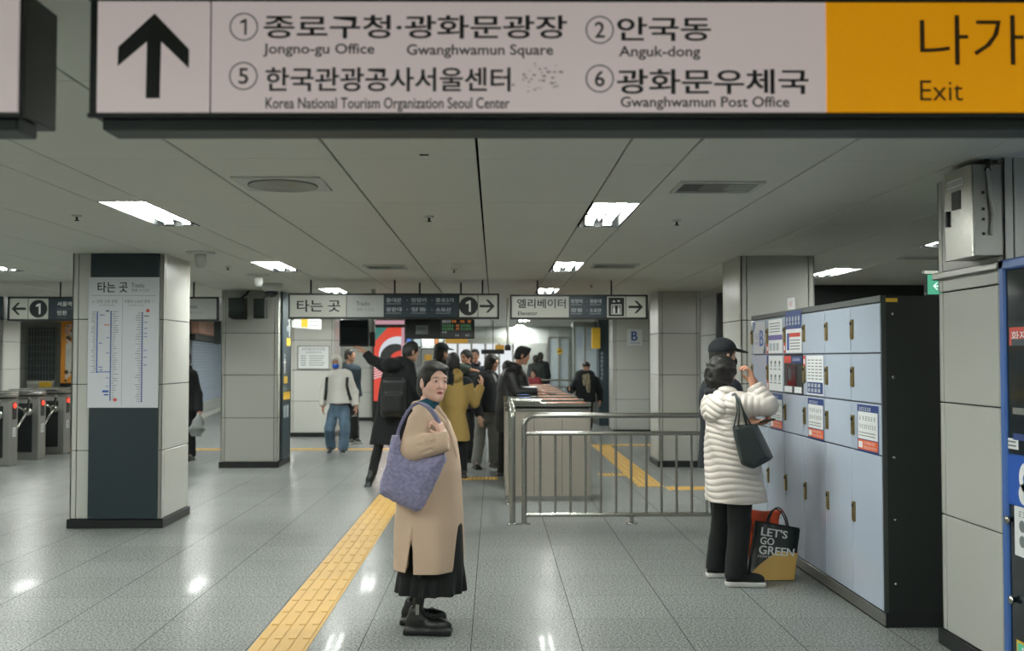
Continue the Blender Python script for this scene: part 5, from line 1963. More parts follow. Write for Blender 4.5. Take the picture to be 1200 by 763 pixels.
def hand_shape(F, w, d, n, side, s=1.0, curl=.5, spread=1.0, thumb_in=.3):
    """palm, four unequal fingers and a thumb; d towards the fingertips, n out of the palm, side towards the thumb"""
    w, d = A(w, float), unit(d)
    n = unit(A(n) - d * float(A(n) @ d))
    u = unit(side - d * float(A(side) @ d) - n * float(A(side) @ n))
    R = np.stack([u, d, n], 1)
    F.rbox(w + d * .046 * s, A([.038, .048, .014]) * s, .013 * s, R, .012 * s)
    F.cap(w - d * .02 * s, w + d * .02 * s, .026 * s, .027 * s, .015 * s)
    for i, (o, L) in enumerate(((.029, .072), (.0095, .080), (-.010, .074), (-.028, .058))):
        p = w + d * (.088 - .004 * abs(i - 1)) * s + u * o * s
        a, rr = .15 + curl * .35, .0092
        for j, f in enumerate((.45, .32, .23)):
            dd = unit(d * math.cos(a) + n * math.sin(a) + u * (o * 1.5 * spread))
            e = p + dd * L * f * s
            F.cap(p, e, rr * s, (rr - .0009) * s, .005 * s)
            p, rr = e, rr - .0009
            a += curl * (1.15 if j == 0 else .9)
    p = w + d * .022 * s + u * .030 * s
    e = p + unit(d * .55 + u * (.75 - thumb_in) + n * (.25 + .5 * thumb_in)) * .042 * s
    F.cap(p, e, .014 * s, .0105 * s, .010 * s)
    F.cap(e, e + unit(d * .85 + u * (.25 - thumb_in) + n * (.25 + curl * .4)) * .032 * s, .0105 * s, .008 * s, .004 * s)

class Person:
    """a figure in its own frame: x to its right, y forward, z up; standing at the root empty"""
    def __init__(self, px, Y, yaw_deg, H, label, group=None, x=None):
        wx = at(px, 500, Y).x if x is None else x
        self.H = H
        self.yaw = math.radians(yaw_deg)
        self.root = empty('person', (wx, Y, 0), self.yaw, label, 'person', group)
        self.M = np.array(Matrix.Rotation(self.yaw, 3, 'Z'))
        self.o = A([wx, Y, 0.0])
        self.Y = Y
        h = H
        self.J = {}
        for s, nm in ((1, 'r'), (-1, 'l')):
            self.J[nm + 'sh'] = A([s * .098 * h, 0, .812 * h])
            self.J[nm + 'el'] = A([s * .135 * h, -.012 * h, .63 * h])
            self.J[nm + 'wr'] = A([s * .14 * h, .03 * h, .485 * h])
            self.J[nm + 'hip'] = A([s * .052 * h, 0, .51 * h])
            self.J[nm + 'kn'] = A([s * .056 * h, .012 * h, .285 * h])
            self.J[nm + 'an'] = A([s * .058 * h, -.02 * h, .05 * h])
            self.J[nm + 'ft'] = A([s * .01, 1, 0])                 # toe direction
        self.J['neck'] = A([0, -.005 * h, .845 * h])
        self.J['head'] = A([0, .018 * h, .9365 * h])
        self.hands = {}
        self.headR = rot_to(0, 0, 0)
        self.hs = min(1.0, max(.9, H / 1.68))

    def px(self, px, py, dY=0.0):
        """own-frame point seen at a photo pixel, dY nearer (-) or farther (+) than the root"""
        p = at(px, py, self.Y + dY)
        return self.M.T @ (A([p.x, p.y, p.z]) - self.o)

    def wdir(self, v):
        return self.M.T @ A(v, float)

    def head_to(self, yaw_deg_world, pitch=0, roll=0):
        self.headR = rot_to(math.radians(yaw_deg_world) - self.yaw, math.radians(pitch), math.radians(roll))

    def field(self, h, lo, hi):
        return Field(lo, hi, h)

    def bounds(self, pad=.16):
        pts = np.array([v for k, v in self.J.items() if not k.endswith('ft')])
        lo, hi = pts.min(0) - pad, pts.max(0) + pad
        lo[2] = -.02
        return lo, hi

    def body(self, h, skin='c9a08a', fine=False, leg=None, **tone):
        J, H = self.J, self.H
        lo, hi = self.bounds()
        F = Field(lo, hi, h)
        g = H / 1.7
        hipc = (J['rhip'] + J['lhip']) / 2
        shc = (J['rsh'] + J['lsh']) / 2
        F.cap(hipc + A([-.05, 0, .03]) * g, hipc + A([.05, 0, .03]) * g, .085 * g, k=.04)
        F.cap(hipc + A([0, 0, .05]), shc - A([0, 0, .10]) * g, .085 * g, .095 * g, .05)
        F.cap(shc + A([-.05, 0, -.09]) * g, shc + A([.05, 0, -.09]) * g, .08 * g, k=.05)
        F.cap(J['rsh'], J['lsh'], .045 * g, k=.05)
        for s in 'rl':
            F.cap(J[s + 'hip'], J[s + 'kn'], .070 * g, .047 * g, .03)
            F.cap(J[s + 'kn'], J[s + 'an'], .046 * g, .032 * g, .02)
            F.cap(J[s + 'an'], J[s + 'an'] + unit(J[s + 'ft']) * .12 * g + A([0, 0, -.03]), .03 * g, .024 * g, .02)
            F.cap(J[s + 'sh'], J[s + 'el'], .042 * g, .034 * g, .03)
            F.cap(J[s + 'el'], J[s + 'wr'], .036 * g, .024 * g, .02)
            hd = self.hands.get(s, {})
            d = hd.get('d', unit(J[s + 'wr'] - J[s + 'el']))
            n = hd.get('n', A([-1 if s == 'r' else 1, 0, 0]))
            side = hd.get('side', A([0, 1, 0.0]))
            if hd.get('show', True):
                hand_shape(F, J[s + 'wr'], d, n, side, .95 * g if not hd.get('s') else hd['s'], hd.get('curl', .45), 1, hd.get('thumb', .3))
        c, R, sc = J['head'], self.headR, self.hs
        F.cap(J['neck'] + A([0, 0, -.04]), c + R @ A([0, -.018, -.05]) * sc, .054 * g, .05 * sc, .025)
        P = head_shape(F, c, R, sc, fine)
        base = face_tone(c, R, sc, skin, **tone)
        self.skin = skin
        def color(V):
            out = base(V)
            if leg is not None:
                m = (V[:, 2] < J['rhip'][2] + .1) & (np.abs(V[:, 0]) < .5) & (np.linalg.norm(V - J['rwr'], axis=1) > .25) & (np.linalg.norm(V - J['lwr'], axis=1) > .25)
                out[m] = lin(leg)[:3]
            return out
        return F.build('body', 'skin', color, self.root)

    def torso(self, h, secs, color, name='coat', sleeve=(.072, .062, .050), material='cloth', cuff=.035, collar=None, hood=None, fold=(.004, 18), k=.03, rib=None, extra=None, hem_cut=None, sleeves='rl', seed=1, smooth=1, power=2.3, fn=None):
        """upper garment: stacked sections (z, cx, cy, rx, ry) and two sleeves that end at the wrists"""
        J, H = self.J, self.H
        pts = [J[a + b] for a in 'rl' for b in ('sh', 'el', 'wr')] + [J['neck']]
        m = max(max(q[3], q[4]) for q in secs) + .05
        lo = np.minimum(np.min(pts, 0) - .13, A([-m, -m, min(q[0] for q in secs) - .03]))
        hi = np.maximum(np.max(pts, 0) + .13, A([m, m, max(q[0] for q in secs) + .1]))
        cxs, cys = [q[1] for q in secs], [q[2] for q in secs]
        lo[:2] += A([min(0, min(cxs)), min(0, min(cys))])
        hi[:2] += A([max(0, max(cxs)), max(0, max(cys))])
        F = Field(lo, hi, h)
        F.loft(secs, .02, power, fn)
        for s in sleeves:
            sh, el, wr = J[s + 'sh'], J[s + 'el'], J[s + 'wr']
            w2 = wr - unit(wr - el) * cuff
            G = Field(lo, hi, h)
            G.cap(sh, el, sleeve[0], sleeve[1], 0, fn=rib)
            G.cap(el, w2, sleeve[1], sleeve[2], .02, fn=rib)
            G.half(w2 + unit(wr - el) * .012, unit(wr - el), np.minimum(w2, wr) - .09, np.maximum(w2, wr) + .12) if np.linalg.norm(w2 - el) > .08 else None
            F.put((slice(None),) * 3, G.d, k)
        F.cap(J['rsh'] * A([.8, 1, 1]), J['lsh'] * A([.8, 1, 1]), sleeve[0] * .95, k=.05)
        if collar:
            n, r, rr = J['neck'], collar[0], collar[1]
            for i in range(14):
                a0, a1 = 2 * math.pi * i / 14, 2 * math.pi * (i + 1) / 14
                F.cap(n + A([r * math.cos(a0), r * math.sin(a0), collar[2] - .02 * math.sin(a0)]), n + A([r * math.cos(a1), r * math.sin(a1), collar[2] - .02 * math.sin(a1)]), rr, k=.015)
        if fold: F.ripple(fold[0], fold[1], seed)
        if hood:
            for (c, r) in hood: F.ell(J['neck'] + A(c), r, None, .03)
        if extra: extra(F)
        if hem_cut is not None: F.below(hem_cut)
        return F.build(name, material, color, self.root, smooth)

    def trousers(self, h, color, r=(.098, .072, .062), top=None, bottom=.06, fold=(.004, 22), name='trousers', material='cloth', seed=4, waist=(.15, .115)):
        J, H = self.J, self.H
        pts = [J[a + b] for a in 'rl' for b in ('hip', 'kn', 'an')]
        lo, hi = np.min(pts, 0) - .16, np.max(pts, 0) + .16
        lo[2] = 0
        F = Field(lo, hi, h)
        hc = (J['rhip'] + J['lhip']) / 2
        F.loft([(hc[2] - .10, hc[0], hc[1], waist[0] * .95, waist[1] * .95), (hc[2] + .12, hc[0], hc[1], waist[0], waist[1])], .04)
        for s in 'rl':
            an = J[s + 'an'].copy()
            F.cap(J[s + 'hip'], J[s + 'kn'], r[0], r[1], .025)
            F.cap(J[s + 'kn'], an, r[1], r[2], .015)
            F.half(an + A([0, 0, bottom - an[2]]) if an[2] < .12 else an, (0, 0, -1), an - A([.14, .14, .2]), an + A([.14, .14, .1]))
        if fold: F.ripple(fold[0], fold[1], seed)
        return F.build(name, material, color, self.root)

    def shoes(self, h, upper='161a1a', sole='161a1a', L=.27, W=.048, sole_h=.03, material='leather', hi=.09, name='shoe'):
        for s in 'rl':
            an, d = self.J[s + 'an'], A(self.J[s + 'ft'], float)
            pitch = d[2]
            d = unit(d)
            base = an + A([0, 0, -an[2]]) if an[2] < .1 else an + A([0, 0, -.075])
            u = unit(np.cross(d, A([0, 0, 1.0])))
            n = np.cross(u, d)
            R = np.stack([u, d, n], 1)
            b = base + d * (L / 2 - .07)
            F = Field(np.minimum(b - R @ A([.1, .2, 0]), b - .24), np.maximum(b + .24, b + .24), h)
            F.lo[2] = min(F.lo[2], base[2] - .12)
            F.rbox(b + n * sole_h / 2, (W, L / 2, sole_h / 2), .012, R, .0)
            F.ell(b + d * (-L / 2 + .055) + n * sole_h / 2, (W * .92, .055, sole_h / 2 + .002), R, .02)
            F.ell(b + d * (L * .16) + n * (sole_h + .012), (W * .94, L * .33, .045), R, .012)
            F.ell(b + d * (-L * .22) + n * (sole_h + .03), (W * .84, L * .26, .058), R, .02)
            F.cap(an + n * .0 + d * .004, an + n * (hi - .06), W * .92, W * .86, .025)
            F.half(b, -n)
            cu, cs = A(lin(upper)[:3]), A(lin(sole)[:3])
            def color(V, b=b, n=n):
                z = (V - b) @ n
                m = (z < sole_h * .98)[:, None]
                return np.where(m, cs, cu)
            F.build(name, material, color, self.root, 1)

    def hair(self, h, color='17120f', cap=.012, face=(0, .080, -.034, .062, .064, .098), lumps=(), cut=None, bangs=0.0, tex=.0025, low=-.06, name='hair'):
        c, R, s = self.J['head'], self.headR, self.hs
        F = Field(c - .24, c + .20, h)
        P = lambda x, y, z: c + R @ (A([x, y, z]) * s)
        F.ell(P(0, -.014, .030), A([.072 + cap, .092 + cap, .083 + cap]) * s, R, .0)
        F.ell(P(0, -.040, -.03), A([.066 + cap, .062 + cap, .07 + cap]) * s, R, .03)
        for (p, r) in lumps: F.ell(P(*p), A(r) * s, R, .02)
        F.ripple(tex, 90, 3)
        F.ell(P(*face[:3]), A(face[3:]) * s, R, .006, True)
        F.half(P(0, 0, low), R @ A([0, .25, -1]))
        for sx in (-1, 1): F.ell(P(sx * .083, -.002, -.012), A([.018, .022, .034]) * s, R, .004, True) if cut == 'ears' else None
        return F.build(name, 'hair', color, self.root)

    def cap_hat(self, h, color='14191a', name='cap', brim=.10, material='cloth'):
        c, R, s = self.J['head'], self.headR, self.hs
        F = Field(c - .22, c + .26, h)
        P = lambda x, y, z: c + R @ (A([x, y, z]) * s)
        F.ell(P(0, -.010, .040), A([.090, .110, .092]) * s, R, 0)
        F.half(P(0, 0, .030), R @ A([0, .12, -1]))
        B = R @ rot_to(0, math.radians(-14), 0)
        F.ell(P(0, .100, .040), A([.078, .07 + brim * .3, .008]) * s, B, .008)
        F.ell(P(0, -.01, .131), A([.010, .010, .005]) * s, R, .003)
        return F.build(name, material, color, self.root)

    def mask(self, h, color='3566c4'):
        c, R, s = self.J['head'], self.headR, self.hs
        F = Field(c - .16, c + .16, h)
        P = lambda x, y, z: c + R @ (A([x, y, z]) * s)
        F.ell(P(0, .046, -.052), A([.060, .062, .052]) * s, R, 0)
        F.half(P(0, .03, -.05), R @ A([0, -1, 0]))
        for sx in (-1, 1): F.cap(P(sx * .052, .05, -.03), P(sx * .078, .0, -.005), .003, k=.0)
        return F.build('face_mask', 'cloth', color, self.root)

    def glasses(self, color='print_black'):
        c, R, s = self.J['head'], self.headR, self.hs
        m = MB(color)
        P = lambda x, y, z: Vector(c + R @ (A([x, y, z]) * s))
        for sx in (-1, 1):
            m.tube([P(sx * .032 + .021 * math.cos(t), .092, .001 + .017 * math.sin(t)) for t in [2 * math.pi * i / 16 for i in range(17)]], .0018, n=6, caps=False)
            m.tube([P(sx * .052, .090, .004), P(sx * .076, .05, .006), P(sx * .078, -.005, .004)], .0018, n=6)
        m.tube([P(-.011, .094, .003), P(.011, .094, .003)], .0018, n=6)
        return m.build('glasses', self.root, world_space=False)
# ---- the woman in the beige coat
def beige_woman():
    p = Person(503, 5.93, -104, 1.545, 'woman in a long beige coat with a lavender bag, looking round', None)
    J = p.J
    J['head'] = p.px(508, 447.5, -.02)
    p.head_to(-147, 1, -2)
    p.hs = .985
    J['neck'] = p.px(499, 474, 0)
    J['rsh'] = p.px(492, 492, -.155)
    J['lsh'] = p.px(508, 491, .15)
    J['rel'] = p.px(484, 526, -.25)
    J['rwr'] = p.px(521, 512, -.28)
    J['lel'] = p.px(500, 540, .22)
    J['lwr'] = p.px(515, 580, .2)
    J['rhip'] = A([.085, 0, .78]); J['lhip'] = A([-.085, 0, .78])
    J['ran'] = p.px(488, 717, -.115); J['ran'][2] = .085
    J['lan'] = p.px(483, 706, .10); J['lan'][2] = .085
    J['rkn'] = A([J['ran'][0] * .9, J['ran'][1] * .4 + .02, .43]); J['lkn'] = A([J['lan'][0] * .9, J['lan'][1] * .4 + .02, .43])
    J['rft'] = p.wdir((1, -.10, 0)); J['lft'] = p.wdir((1, -.02, 0))
    p.hands['r'] = dict(d=p.wdir((-.42, -.05, .9)), n=p.wdir((-.75, .55, -.35)), side=p.wdir((-.6, -.8, -.1)), curl=1.0, thumb=.45, s=.88)
    p.body(.0038, skin='dfb5a2', fine=True, leg='141717', lip='9c3f42', eyes=False, brow='2c211d')
    # eyes
    c, R, s = J['head'], p.headR, p.hs
    look = R @ unit((-.10, 1, .02))
    for sx in (-1, 1):
        e = c + R @ (A([sx * .031, .0715, .0025]) * s)
        F = Field(e - .02, e + .02, .0016)
        F.ell(e, (.0138, .0138, .0138), None, 0)
        F.half(e + R @ A([0, 0, .0042]), R @ A([0, -.12, 1])); F.half(e - R @ A([0, 0, .0052]), R @ A([0, -.12, -1]))
        wq, iq, pq = (A(lin(q)[:3]) for q in ('d9d2cc', '3a241a', '0c0908'))
        up = R @ A([0, 0, 1.0])
        def tone(V, e=e):
            q = (V - e)
            d = np.arccos(np.clip((q / np.linalg.norm(q, axis=1)[:, None]) @ look, -1, 1))
            out = np.where((d < .50)[:, None], iq, wq)
            out = np.where((d < .25)[:, None], pq, out)
            return np.where(((q @ up) > .0030)[:, None], A(lin('1a1210')[:3]), out)
        F.build('eye', 'skin', tone, p.root, 0)
    # short black hair swept back behind the ear
    p.hair(.0032, '16110f', .011, face=(.004, .094, -.036, .063, .068, .108), lumps=[((0, -.068, -.045), (.066, .045, .062)), ((-.030, .028, .080), (.046, .050, .026)), ((.036, .020, .082), (.042, .050, .026)), ((0, -.03, .096), (.054, .070, .022)), ((.068, .020, .035), (.013, .03, .05)), ((-.066, .018, .030), (.013, .024, .045))], cut='ears', low=-.090, tex=.0016)
    # teal roll neck
    n = J['neck']
    F = Field(n - .14, n + .14, .004)
    F.cap(n + A([0, .010, -.03]), n + A([0, .022, .035]), .066, .060, .02)
    F.half(n + A([0, .022, .044]), (0, -.45, 1))
    F.ripple(.0025, 60, 2)
    F.build('roll_neck', 'cloth', '1d4f63', p.root)
    # skirt
    def pleat(a, Z, X, Y):
        t = np.clip((.37 - Z) / .14, 0, 1)
        return t * (.012 * np.sin(a * 15 + 1.2 * np.sin(a * 3)) + .006 * np.sin(a * 7 + 1))
    F = Field((-.3, -.3, .15), (.3, .32, .9), .005)
    F.loft([(.212, -.01, .002, .186, .198), (.31, -.01, .008, .172, .194), (.38, -.01, .018, .150, .184), (.6, 0, .016, .145, .180), (.86, 0, 0, .13, .115)], .01, 2.1, pleat)
    F.build('skirt', 'cloth', '0b0f0f', p.root)
    # coat
    def fall(a, Z, X, Y):
        t = np.clip((1.0 - Z) / .6, 0, 1)
        return t * (.005 * np.sin(a * 4 + .8) + .004 * np.sin(a * 9 + 2 + Z * 2))
    def extra(F):
        k = J['neck']
        # upper arm and forearm stand clear of the body
        F.chain([p.px(492, 496, -.17), p.px(484, 526, -.25)], [.072, .076], .03)
        F.chain([p.px(484, 526, -.26), p.px(522, 517, -.30)], [.072, .058], .012)
        F.half(p.px(525.5, 516.5, -.30), p.wdir((.95, -.05, .12)), p.px(525, 516, -.30) - .10, p.px(525, 516, -.30) + .10)
        # collar and lapels
        F.chain([p.px(500, 486, -.135), p.px(492, 480, -.09), p.px(487, 475.5, .0), p.px(494, 471.5, .09)], [.018, .024, .026, .018], .008)
        F.chain([p.px(500, 482, -.13), p.px(511, 486, -.135), p.px(520, 496, -.125), p.px(528, 512, -.10), p.px(535, 535, -.07)], [.014, .018, .018, .012, .006], .006)
        F.chain([p.px(513, 478, -.06), p.px(520, 489, -.05), p.px(532, 518, -.05)], [.014, .016, .010], .008)
        # sleeve creases at the elbow
        for (a, b, r) in (((507, 511), (487, 515), .007), ((509, 517), (490, 523), .006), ((503, 505), (497, 517), .006), ((505, 527), (492, 532), .005), ((484, 505), (478, 520), .005)):
            F.cap(p.px(a[0], a[1], -.34), p.px(b[0], b[1], -.335), r, r * .4, .014, True)
        # neck opening
        F.cap(k + A([0, .02, -.01]), k + A([0, .03, .12]), .066, .075, .008, True)
        F.cap(p.px(513, 481, -.10), p.px(509, 474, -.08), .018, .02, .01, True)
        # side slit, open to the skirt
        for (a, b, r0, r1) in (((483.3, 614), (482, 640), .001, .010), ((482, 640), (478.2, 692), .010, .030)):
            for dy in (-.27, -.25, -.23, -.21, -.19, -.17, -.15, -.13, -.11):
                F.cap(p.px(a[0], a[1], dy), p.px(b[0], b[1], dy), r0, r1, .001, True)
        # front stands open over the skirt
        F.half(A([0, .197, .66]), (.10, 1, -.066), A([-.4, .0, .2]), A([.4, .4, .66]))
    secs = [(.352, 0, -.005, .215, .196), (.60, 0, .0, .208, .194), (.92, 0, .004, .188, .178), (1.08, 0, .014, .168, .148), (1.19, 0, .006, .150, .112), (1.262, 0, -.012, .105, .072)]
    p.torso(.0042, secs, 'c5ac95', 'coat', (.066, .070, .056), cuff=.03, fold=(.003, 14), fn=fall, extra=extra, k=.035, seed=8, power=2.2, sleeves='l')
    # chunky black lace-up shoes
    p.shoes(.004, '101413', '0c100f', L=.275, W=.050, sole_h=.036, hi=.10)
    m = MB('steel_dull')
    a = J['ran']
    q = p.px(489, 715, -.165)
    m.bbox(q[0] - .003, q[1] - .010, q[2] - .028, q[0] + .003, q[1] + .010, q[2] + .03, .002)
    m.build('heel_tab', p.root, world_space=False)
    m = MB('print_black')
    for i in range(3):
        b = J['ran'] + unit(J['rft']) * (.065 + .022 * i) + A([0, 0, .03 - .012 * i])
        u = unit(np.cross(J['rft'], A([0, 0, 1.0])))
        m.tube([Vector(b - u * .03), Vector(b + A([0, 0, .012])), Vector(b + u * .03)], .004, n=6)
    b = J['ran'] + unit(J['rft']) * .06 + A([0, 0, .05])
    m.tube([Vector(b), Vector(b + unit(J['rft']) * .03 + A([0, 0, .015])), Vector(b + unit(J['rft']) * .055)], .003, n=6)
    m.build('laces', p.root, world_space=False)
    m = MB('chrome')
    q = c + R @ (A([.078, .004, -.045]) * s)
    m.lathe([(.002, .004), (.004, 0), (.003, -.004), (.001, -.006)], q, None, 10)
    m.build('earring', p.root, world_space=False)
    return p

def lavender_bag(p):
    root_at = at(482, 560, 5.66)
    r = empty('shoulder_bag', (root_at.x, 5.66, .72), 0, 'fluffy lavender tote bag under the arm of the woman in beige', 'bag')
    Yc = 5.668
    o = A([root_at.x, 5.66, .72])
    W = lambda px, py, dY=0: A(at(px, py, Yc + dY)) - o
    outline = [(459, 510), (468, 509), (472, 530), (490, 538), (521, 531), (523, 540), (513, 562), (505, 578), (494, 597), (487, 599), (466, 589), (444, 578), (446, 566), (453, 543)]
    P2 = np.array([W(*q) for q in outline])[:, [0, 2]]
    lo = A([P2[:, 0].min() - .03, -.09, P2[:, 1].min() - .03]); hi = A([P2[:, 0].max() + .03, .09, P2[:, 1].max() + .03])
    F = Field(lo, hi, .004)
    s, X, Yg, Z = F.sub(lo, hi, 0)
    x, z = np.broadcast_arrays(X[:, 0, :], Z[0, :, :] if False else Z[:, 0, :])
    d = np.full(x.shape, 1e9); ins = np.zeros(x.shape, bool)
    n = len(P2)
    for i in range(n):
        a, b = P2[i], P2[(i + 1) % n]
        v = b - a
        t = np.clip(((x - a[0]) * v[0] + (z - a[1]) * v[1]) / (v @ v), 0, 1)
        d = np.minimum(d, np.hypot(x - a[0] - t * v[0], z - a[1] - t * v[1]))
        cr = ((a[1] > z) != (b[1] > z)) & (x < (b[0] - a[0]) * (z - a[1]) / (b[1] - a[1] + 1e-12) + a[0])
        ins ^= cr
    d = np.where(ins, -d, d)
    th = .012 + .045 * np.clip(-d / .06, 0, 1) ** .6                      # soft pillow thickness
    e = np.maximum(d[:, None, :] + 0 * Yg, np.abs(Yg + 0 * d[:, None, :]) - th[:, None, :])
    F.d[s] = np.minimum(F.d[s], e)
    F.ripple(.004, 30, 5)
    F.ripple(.0022, 130, 6)
    base = A(lin('84829f')[:3])
    rng = np.random.RandomState(1)
    def tone(V):
        q = np.sin(V[:, 0] * 95 + 3 * np.sin(V[:, 2] * 60)) * np.sin(V[:, 2] * 80 + 2 * np.sin(V[:, 0] * 50))
        return base * (1 + .16 * q + .10 * rng.randn(len(V)).clip(-2, 2))[:, None]
    F.build('bag_body', 'fur', tone, r)
    # two straps over the shoulder, through the hand
    o2 = Vector(o)
    for j, dx in enumerate((0, 1)):
        m = MB('fur')
        pts = [at(464 + 2 * dx, 516, 5.69), at(468 + dx, 500, 5.70), at(478 + dx, 481, 5.72), at(486 + 2 * dx, 473.5, 5.735), at(493 + 3 * dx, 473.0, 5.72), at(502 + 3 * dx, 479, 5.675), at(509 + 3 * dx, 488, 5.655), at(514 + 2.5 * dx, 499, 5.655), at(518 + 2 * dx, 514, 5.70), at(519 + dx, 533, 5.69)]
        sm = []
        for i in range(len(pts) - 1):
            p0, p1, p2, p3 = pts[max(i - 1, 0)], pts[i], pts[i + 1], pts[min(i + 2, len(pts) - 1)]
            for t in (0, .25, .5, .75):
                sm.append(.5 * ((2 * p1) + (p2 - p0) * t + (2 * p0 - 5 * p1 + 4 * p2 - p3) * t * t + (3 * p1 - p0 - 3 * p2 + p3) * t ** 3))
        sm.append(pts[-1])
        m.tube(sm, .012, n=10, flat=.55)
        ob = m.build('strap', r)
        ca = ob.data.color_attributes.new('tone', 'FLOAT_COLOR', 'POINT')
        ca.data.foreach_set('color', list(lin('74728f')) * len(ob.data.vertices))

# ---- the woman in the white quilted coat
def white_woman():
    p = Person(857, 7.12, -72, 1.60, 'woman in a cream quilted coat raising a hand to her face at the lockers', None)
    J = p.J
    J['head'] = p.px(847, 438, 0)
    p.head_to(-64, -2, 0)
    J['neck'] = p.px(845, 461, 0)
    J['rsh'] = p.px(862, 474, -.15)
    J['lsh'] = p.px(842, 473, .15)
    J['rel'] = p.px(900, 476, -.22)
    J['rwr'] = p.px(884, 451, -.16)
    J['lel'] = p.px(862, 506, .0)
    J['lwr'] = p.px(880, 494, -.18)
    J['rhip'] = A([.085, 0, .80]); J['lhip'] = A([-.085, 0, .80])
    J['ran'] = p.px(862, 668, -.13); J['ran'][2] = .075
    J['lan'] = p.px(839, 662, .16); J['lan'][2] = .075
    J['rkn'] = (J['ran'] + J['rhip']) / 2 + A([0, .02, 0]); J['lkn'] = (J['lan'] + J['lhip']) / 2 + A([0, .02, 0])
    J['rft'] = p.wdir((1, -.12, 0)); J['lft'] = p.wdir((1, -.05, 0))
    p.hands['r'] = dict(d=p.wdir((-.28, .1, .95)), n=p.wdir((-.95, .1, -.2)), side=p.wdir((-.2, .95, 0)), curl=.8, thumb=.5, s=1.12)
    p.hands['l'] = dict(d=p.wdir((.95, -.15, -.05)), n=p.wdir((.1, -.3, .9)), side=p.wdir((-.1, -.9, .2)), curl=.7, thumb=.3, s=.95)
    p.body(.0048, skin='c08e74')
    p.hair(.0055, '14110f', .026, lumps=[((0, -.075, -.06), (.085, .055, .075)), ((.0, -.05, -.10), (.092, .06, .05)), ((.05, -.06, .03), (.045, .045, .05)), ((-.05, -.07, .0), (.045, .045, .05)), ((.06, -.02, -.06), (.035, .06, .06)), ((.0, -.08, .07), (.05, .04, .04))], low=-.135, tex=.006)
    c, R, s = J['head'], p.headR, p.hs
    pitch = .043
    # dark scarf
    n = J['neck']
    F = Field(n - .2, n + .2, .006)
    for i in range(12):
        a0, a1 = 2 * math.pi * i / 12, 2 * math.pi * (i + 1) / 12
        F.cap(n + A([.075 * math.cos(a0), .075 * math.sin(a0), .012]), n + A([.075 * math.cos(a1), .075 * math.sin(a1), .012]), .036, k=.02)
    F.ripple(.006, 40, 3)
    F.build('scarf', 'cloth', '121718', p.root)
    def quilt(a, Z, X, Y):
        return .0070 * np.abs(np.sin(math.pi * (Z + .014 * np.sin(a * 3 + Z * 9)) / pitch)) ** .6 - .006 + .006 * np.sin(a * 6 + Z * 17)
    rib = lambda t: .0075 * np.abs(np.sin(math.pi * t / pitch)) ** .6 - .005
    def extra(F):
        k = J['neck']
        # hood lying on the back, quilted across
        hc = p.px(842, 481, -.06)
        s_, X, Y, Z = F.sub(hc - .2, hc + .2, 0)
        F.d[s_] -= (.008 * np.abs(np.sin(math.pi * (Z + .25 * X) / .045)) ** .6 - .004).astype(np.float32) * (np.hypot(np.hypot((X - hc[0]) / .19, (Y - hc[1]) / .14), (Z - hc[2]) / .17) < 1)
        F.cap(k + A([0, .03, .03]), k + A([0, .02, .16]), .07, .085, .01, True)
    secs = [(.565, 0, .035, .21, .205), (.66, 0, .025, .21, .20), (.9, 0, .0, .195, .172), (1.06, 0, -.01, .192, .16), (1.2, 0, -.01, .188, .148), (1.27, 0, -.008, .155, .11), (1.33, 0, -.005, .09, .07)]
    p.torso(.0048, secs, 'd9d1c8', 'quilted_coat', (.080, .072, .058), 'nylon', cuff=.02, fold=(.004, 16), rib=rib, fn=quilt, extra=extra, k=.025, seed=2, smooth=1)
    hc = A([.0, -.125, J['neck'][2] - .085])
    F = Field(hc - .3, hc + .3, .005)
    F.ell(hc, (.150, .078, .125), rot_to(0, -.15, 0), 0)
    F.ell(hc + A([0, .06, .10]), (.13, .09, .06), None, .03)
    s_, X, Y, Z = F.sub(F.lo, F.lo + F.n * F.h, 0)
    F.d[s_] -= (.009 * np.abs(np.sin(math.pi * (Z + .45 * np.abs(X) + .2 * Y) / .048)) ** .6 - .006).astype(np.float32)
    F.cap(J['neck'] + A([0, .06, -.03]), J['neck'] + A([0, .02, .14]), .08, .095, .012, True)
    F.ripple(.005, 18, 5)
    F.build('hood', 'nylon', 'd9d1c8', p.root)
    p.trousers(.006, '0d1111', (.098, .078, .074), bottom=.055, waist=(.165, .12))
    p.shoes(.005, '101414', 'd6d6d2', L=.27, W=.050, sole_h=.036, hi=.08, material='cloth')
    m = MB('black_plastic')
    q = p.px(893, 494, -.22)
    Mx = Matrix.Translation(Vector(q)) @ (Matrix.Rotation(-p.yaw, 4, 'Z') @ Matrix.Rotation(math.radians(-18), 4, 'Y'))
    r = empty('phone', tuple(p.o + p.M @ q), 0, 'dark phone held by the woman in the cream coat', 'phone')
    m.bbox(-.03, -.04, -.005, .085, .035, .005, .004, None, Matrix.Rotation(math.radians(-12), 4, 'Y'))
    m.build('phone_body', r, world_space=False)
    m = MB('glass_dark'); m.bbox(-.026, -.036, .005, .081, .031, .0065, .0005, None, Matrix.Rotation(math.radians(-12), 4, 'Y')); m.build('screen', r, world_space=False)
    # black tote on her shoulder
    r = empty('tote_bag', (1.86, 6.86, .95), 0, 'plain black tote bag hanging from the shoulder of the cream coat', 'bag')
    Yb = 6.75
    w = lambda px, py, d=0: at(px, py, Yb + d)
    m = MB('black_frame_light')
    front = [w(857, 499, .0), w(884, 496, -.0), w(906, 538, -.0), w(883, 550, -.03), w(868, 545, -.03)]
    mid = [w(862, 502, -.05), w(881, 500, -.05), w(899, 535, -.07), w(882, 544, -.08), w(870, 540, -.08)]
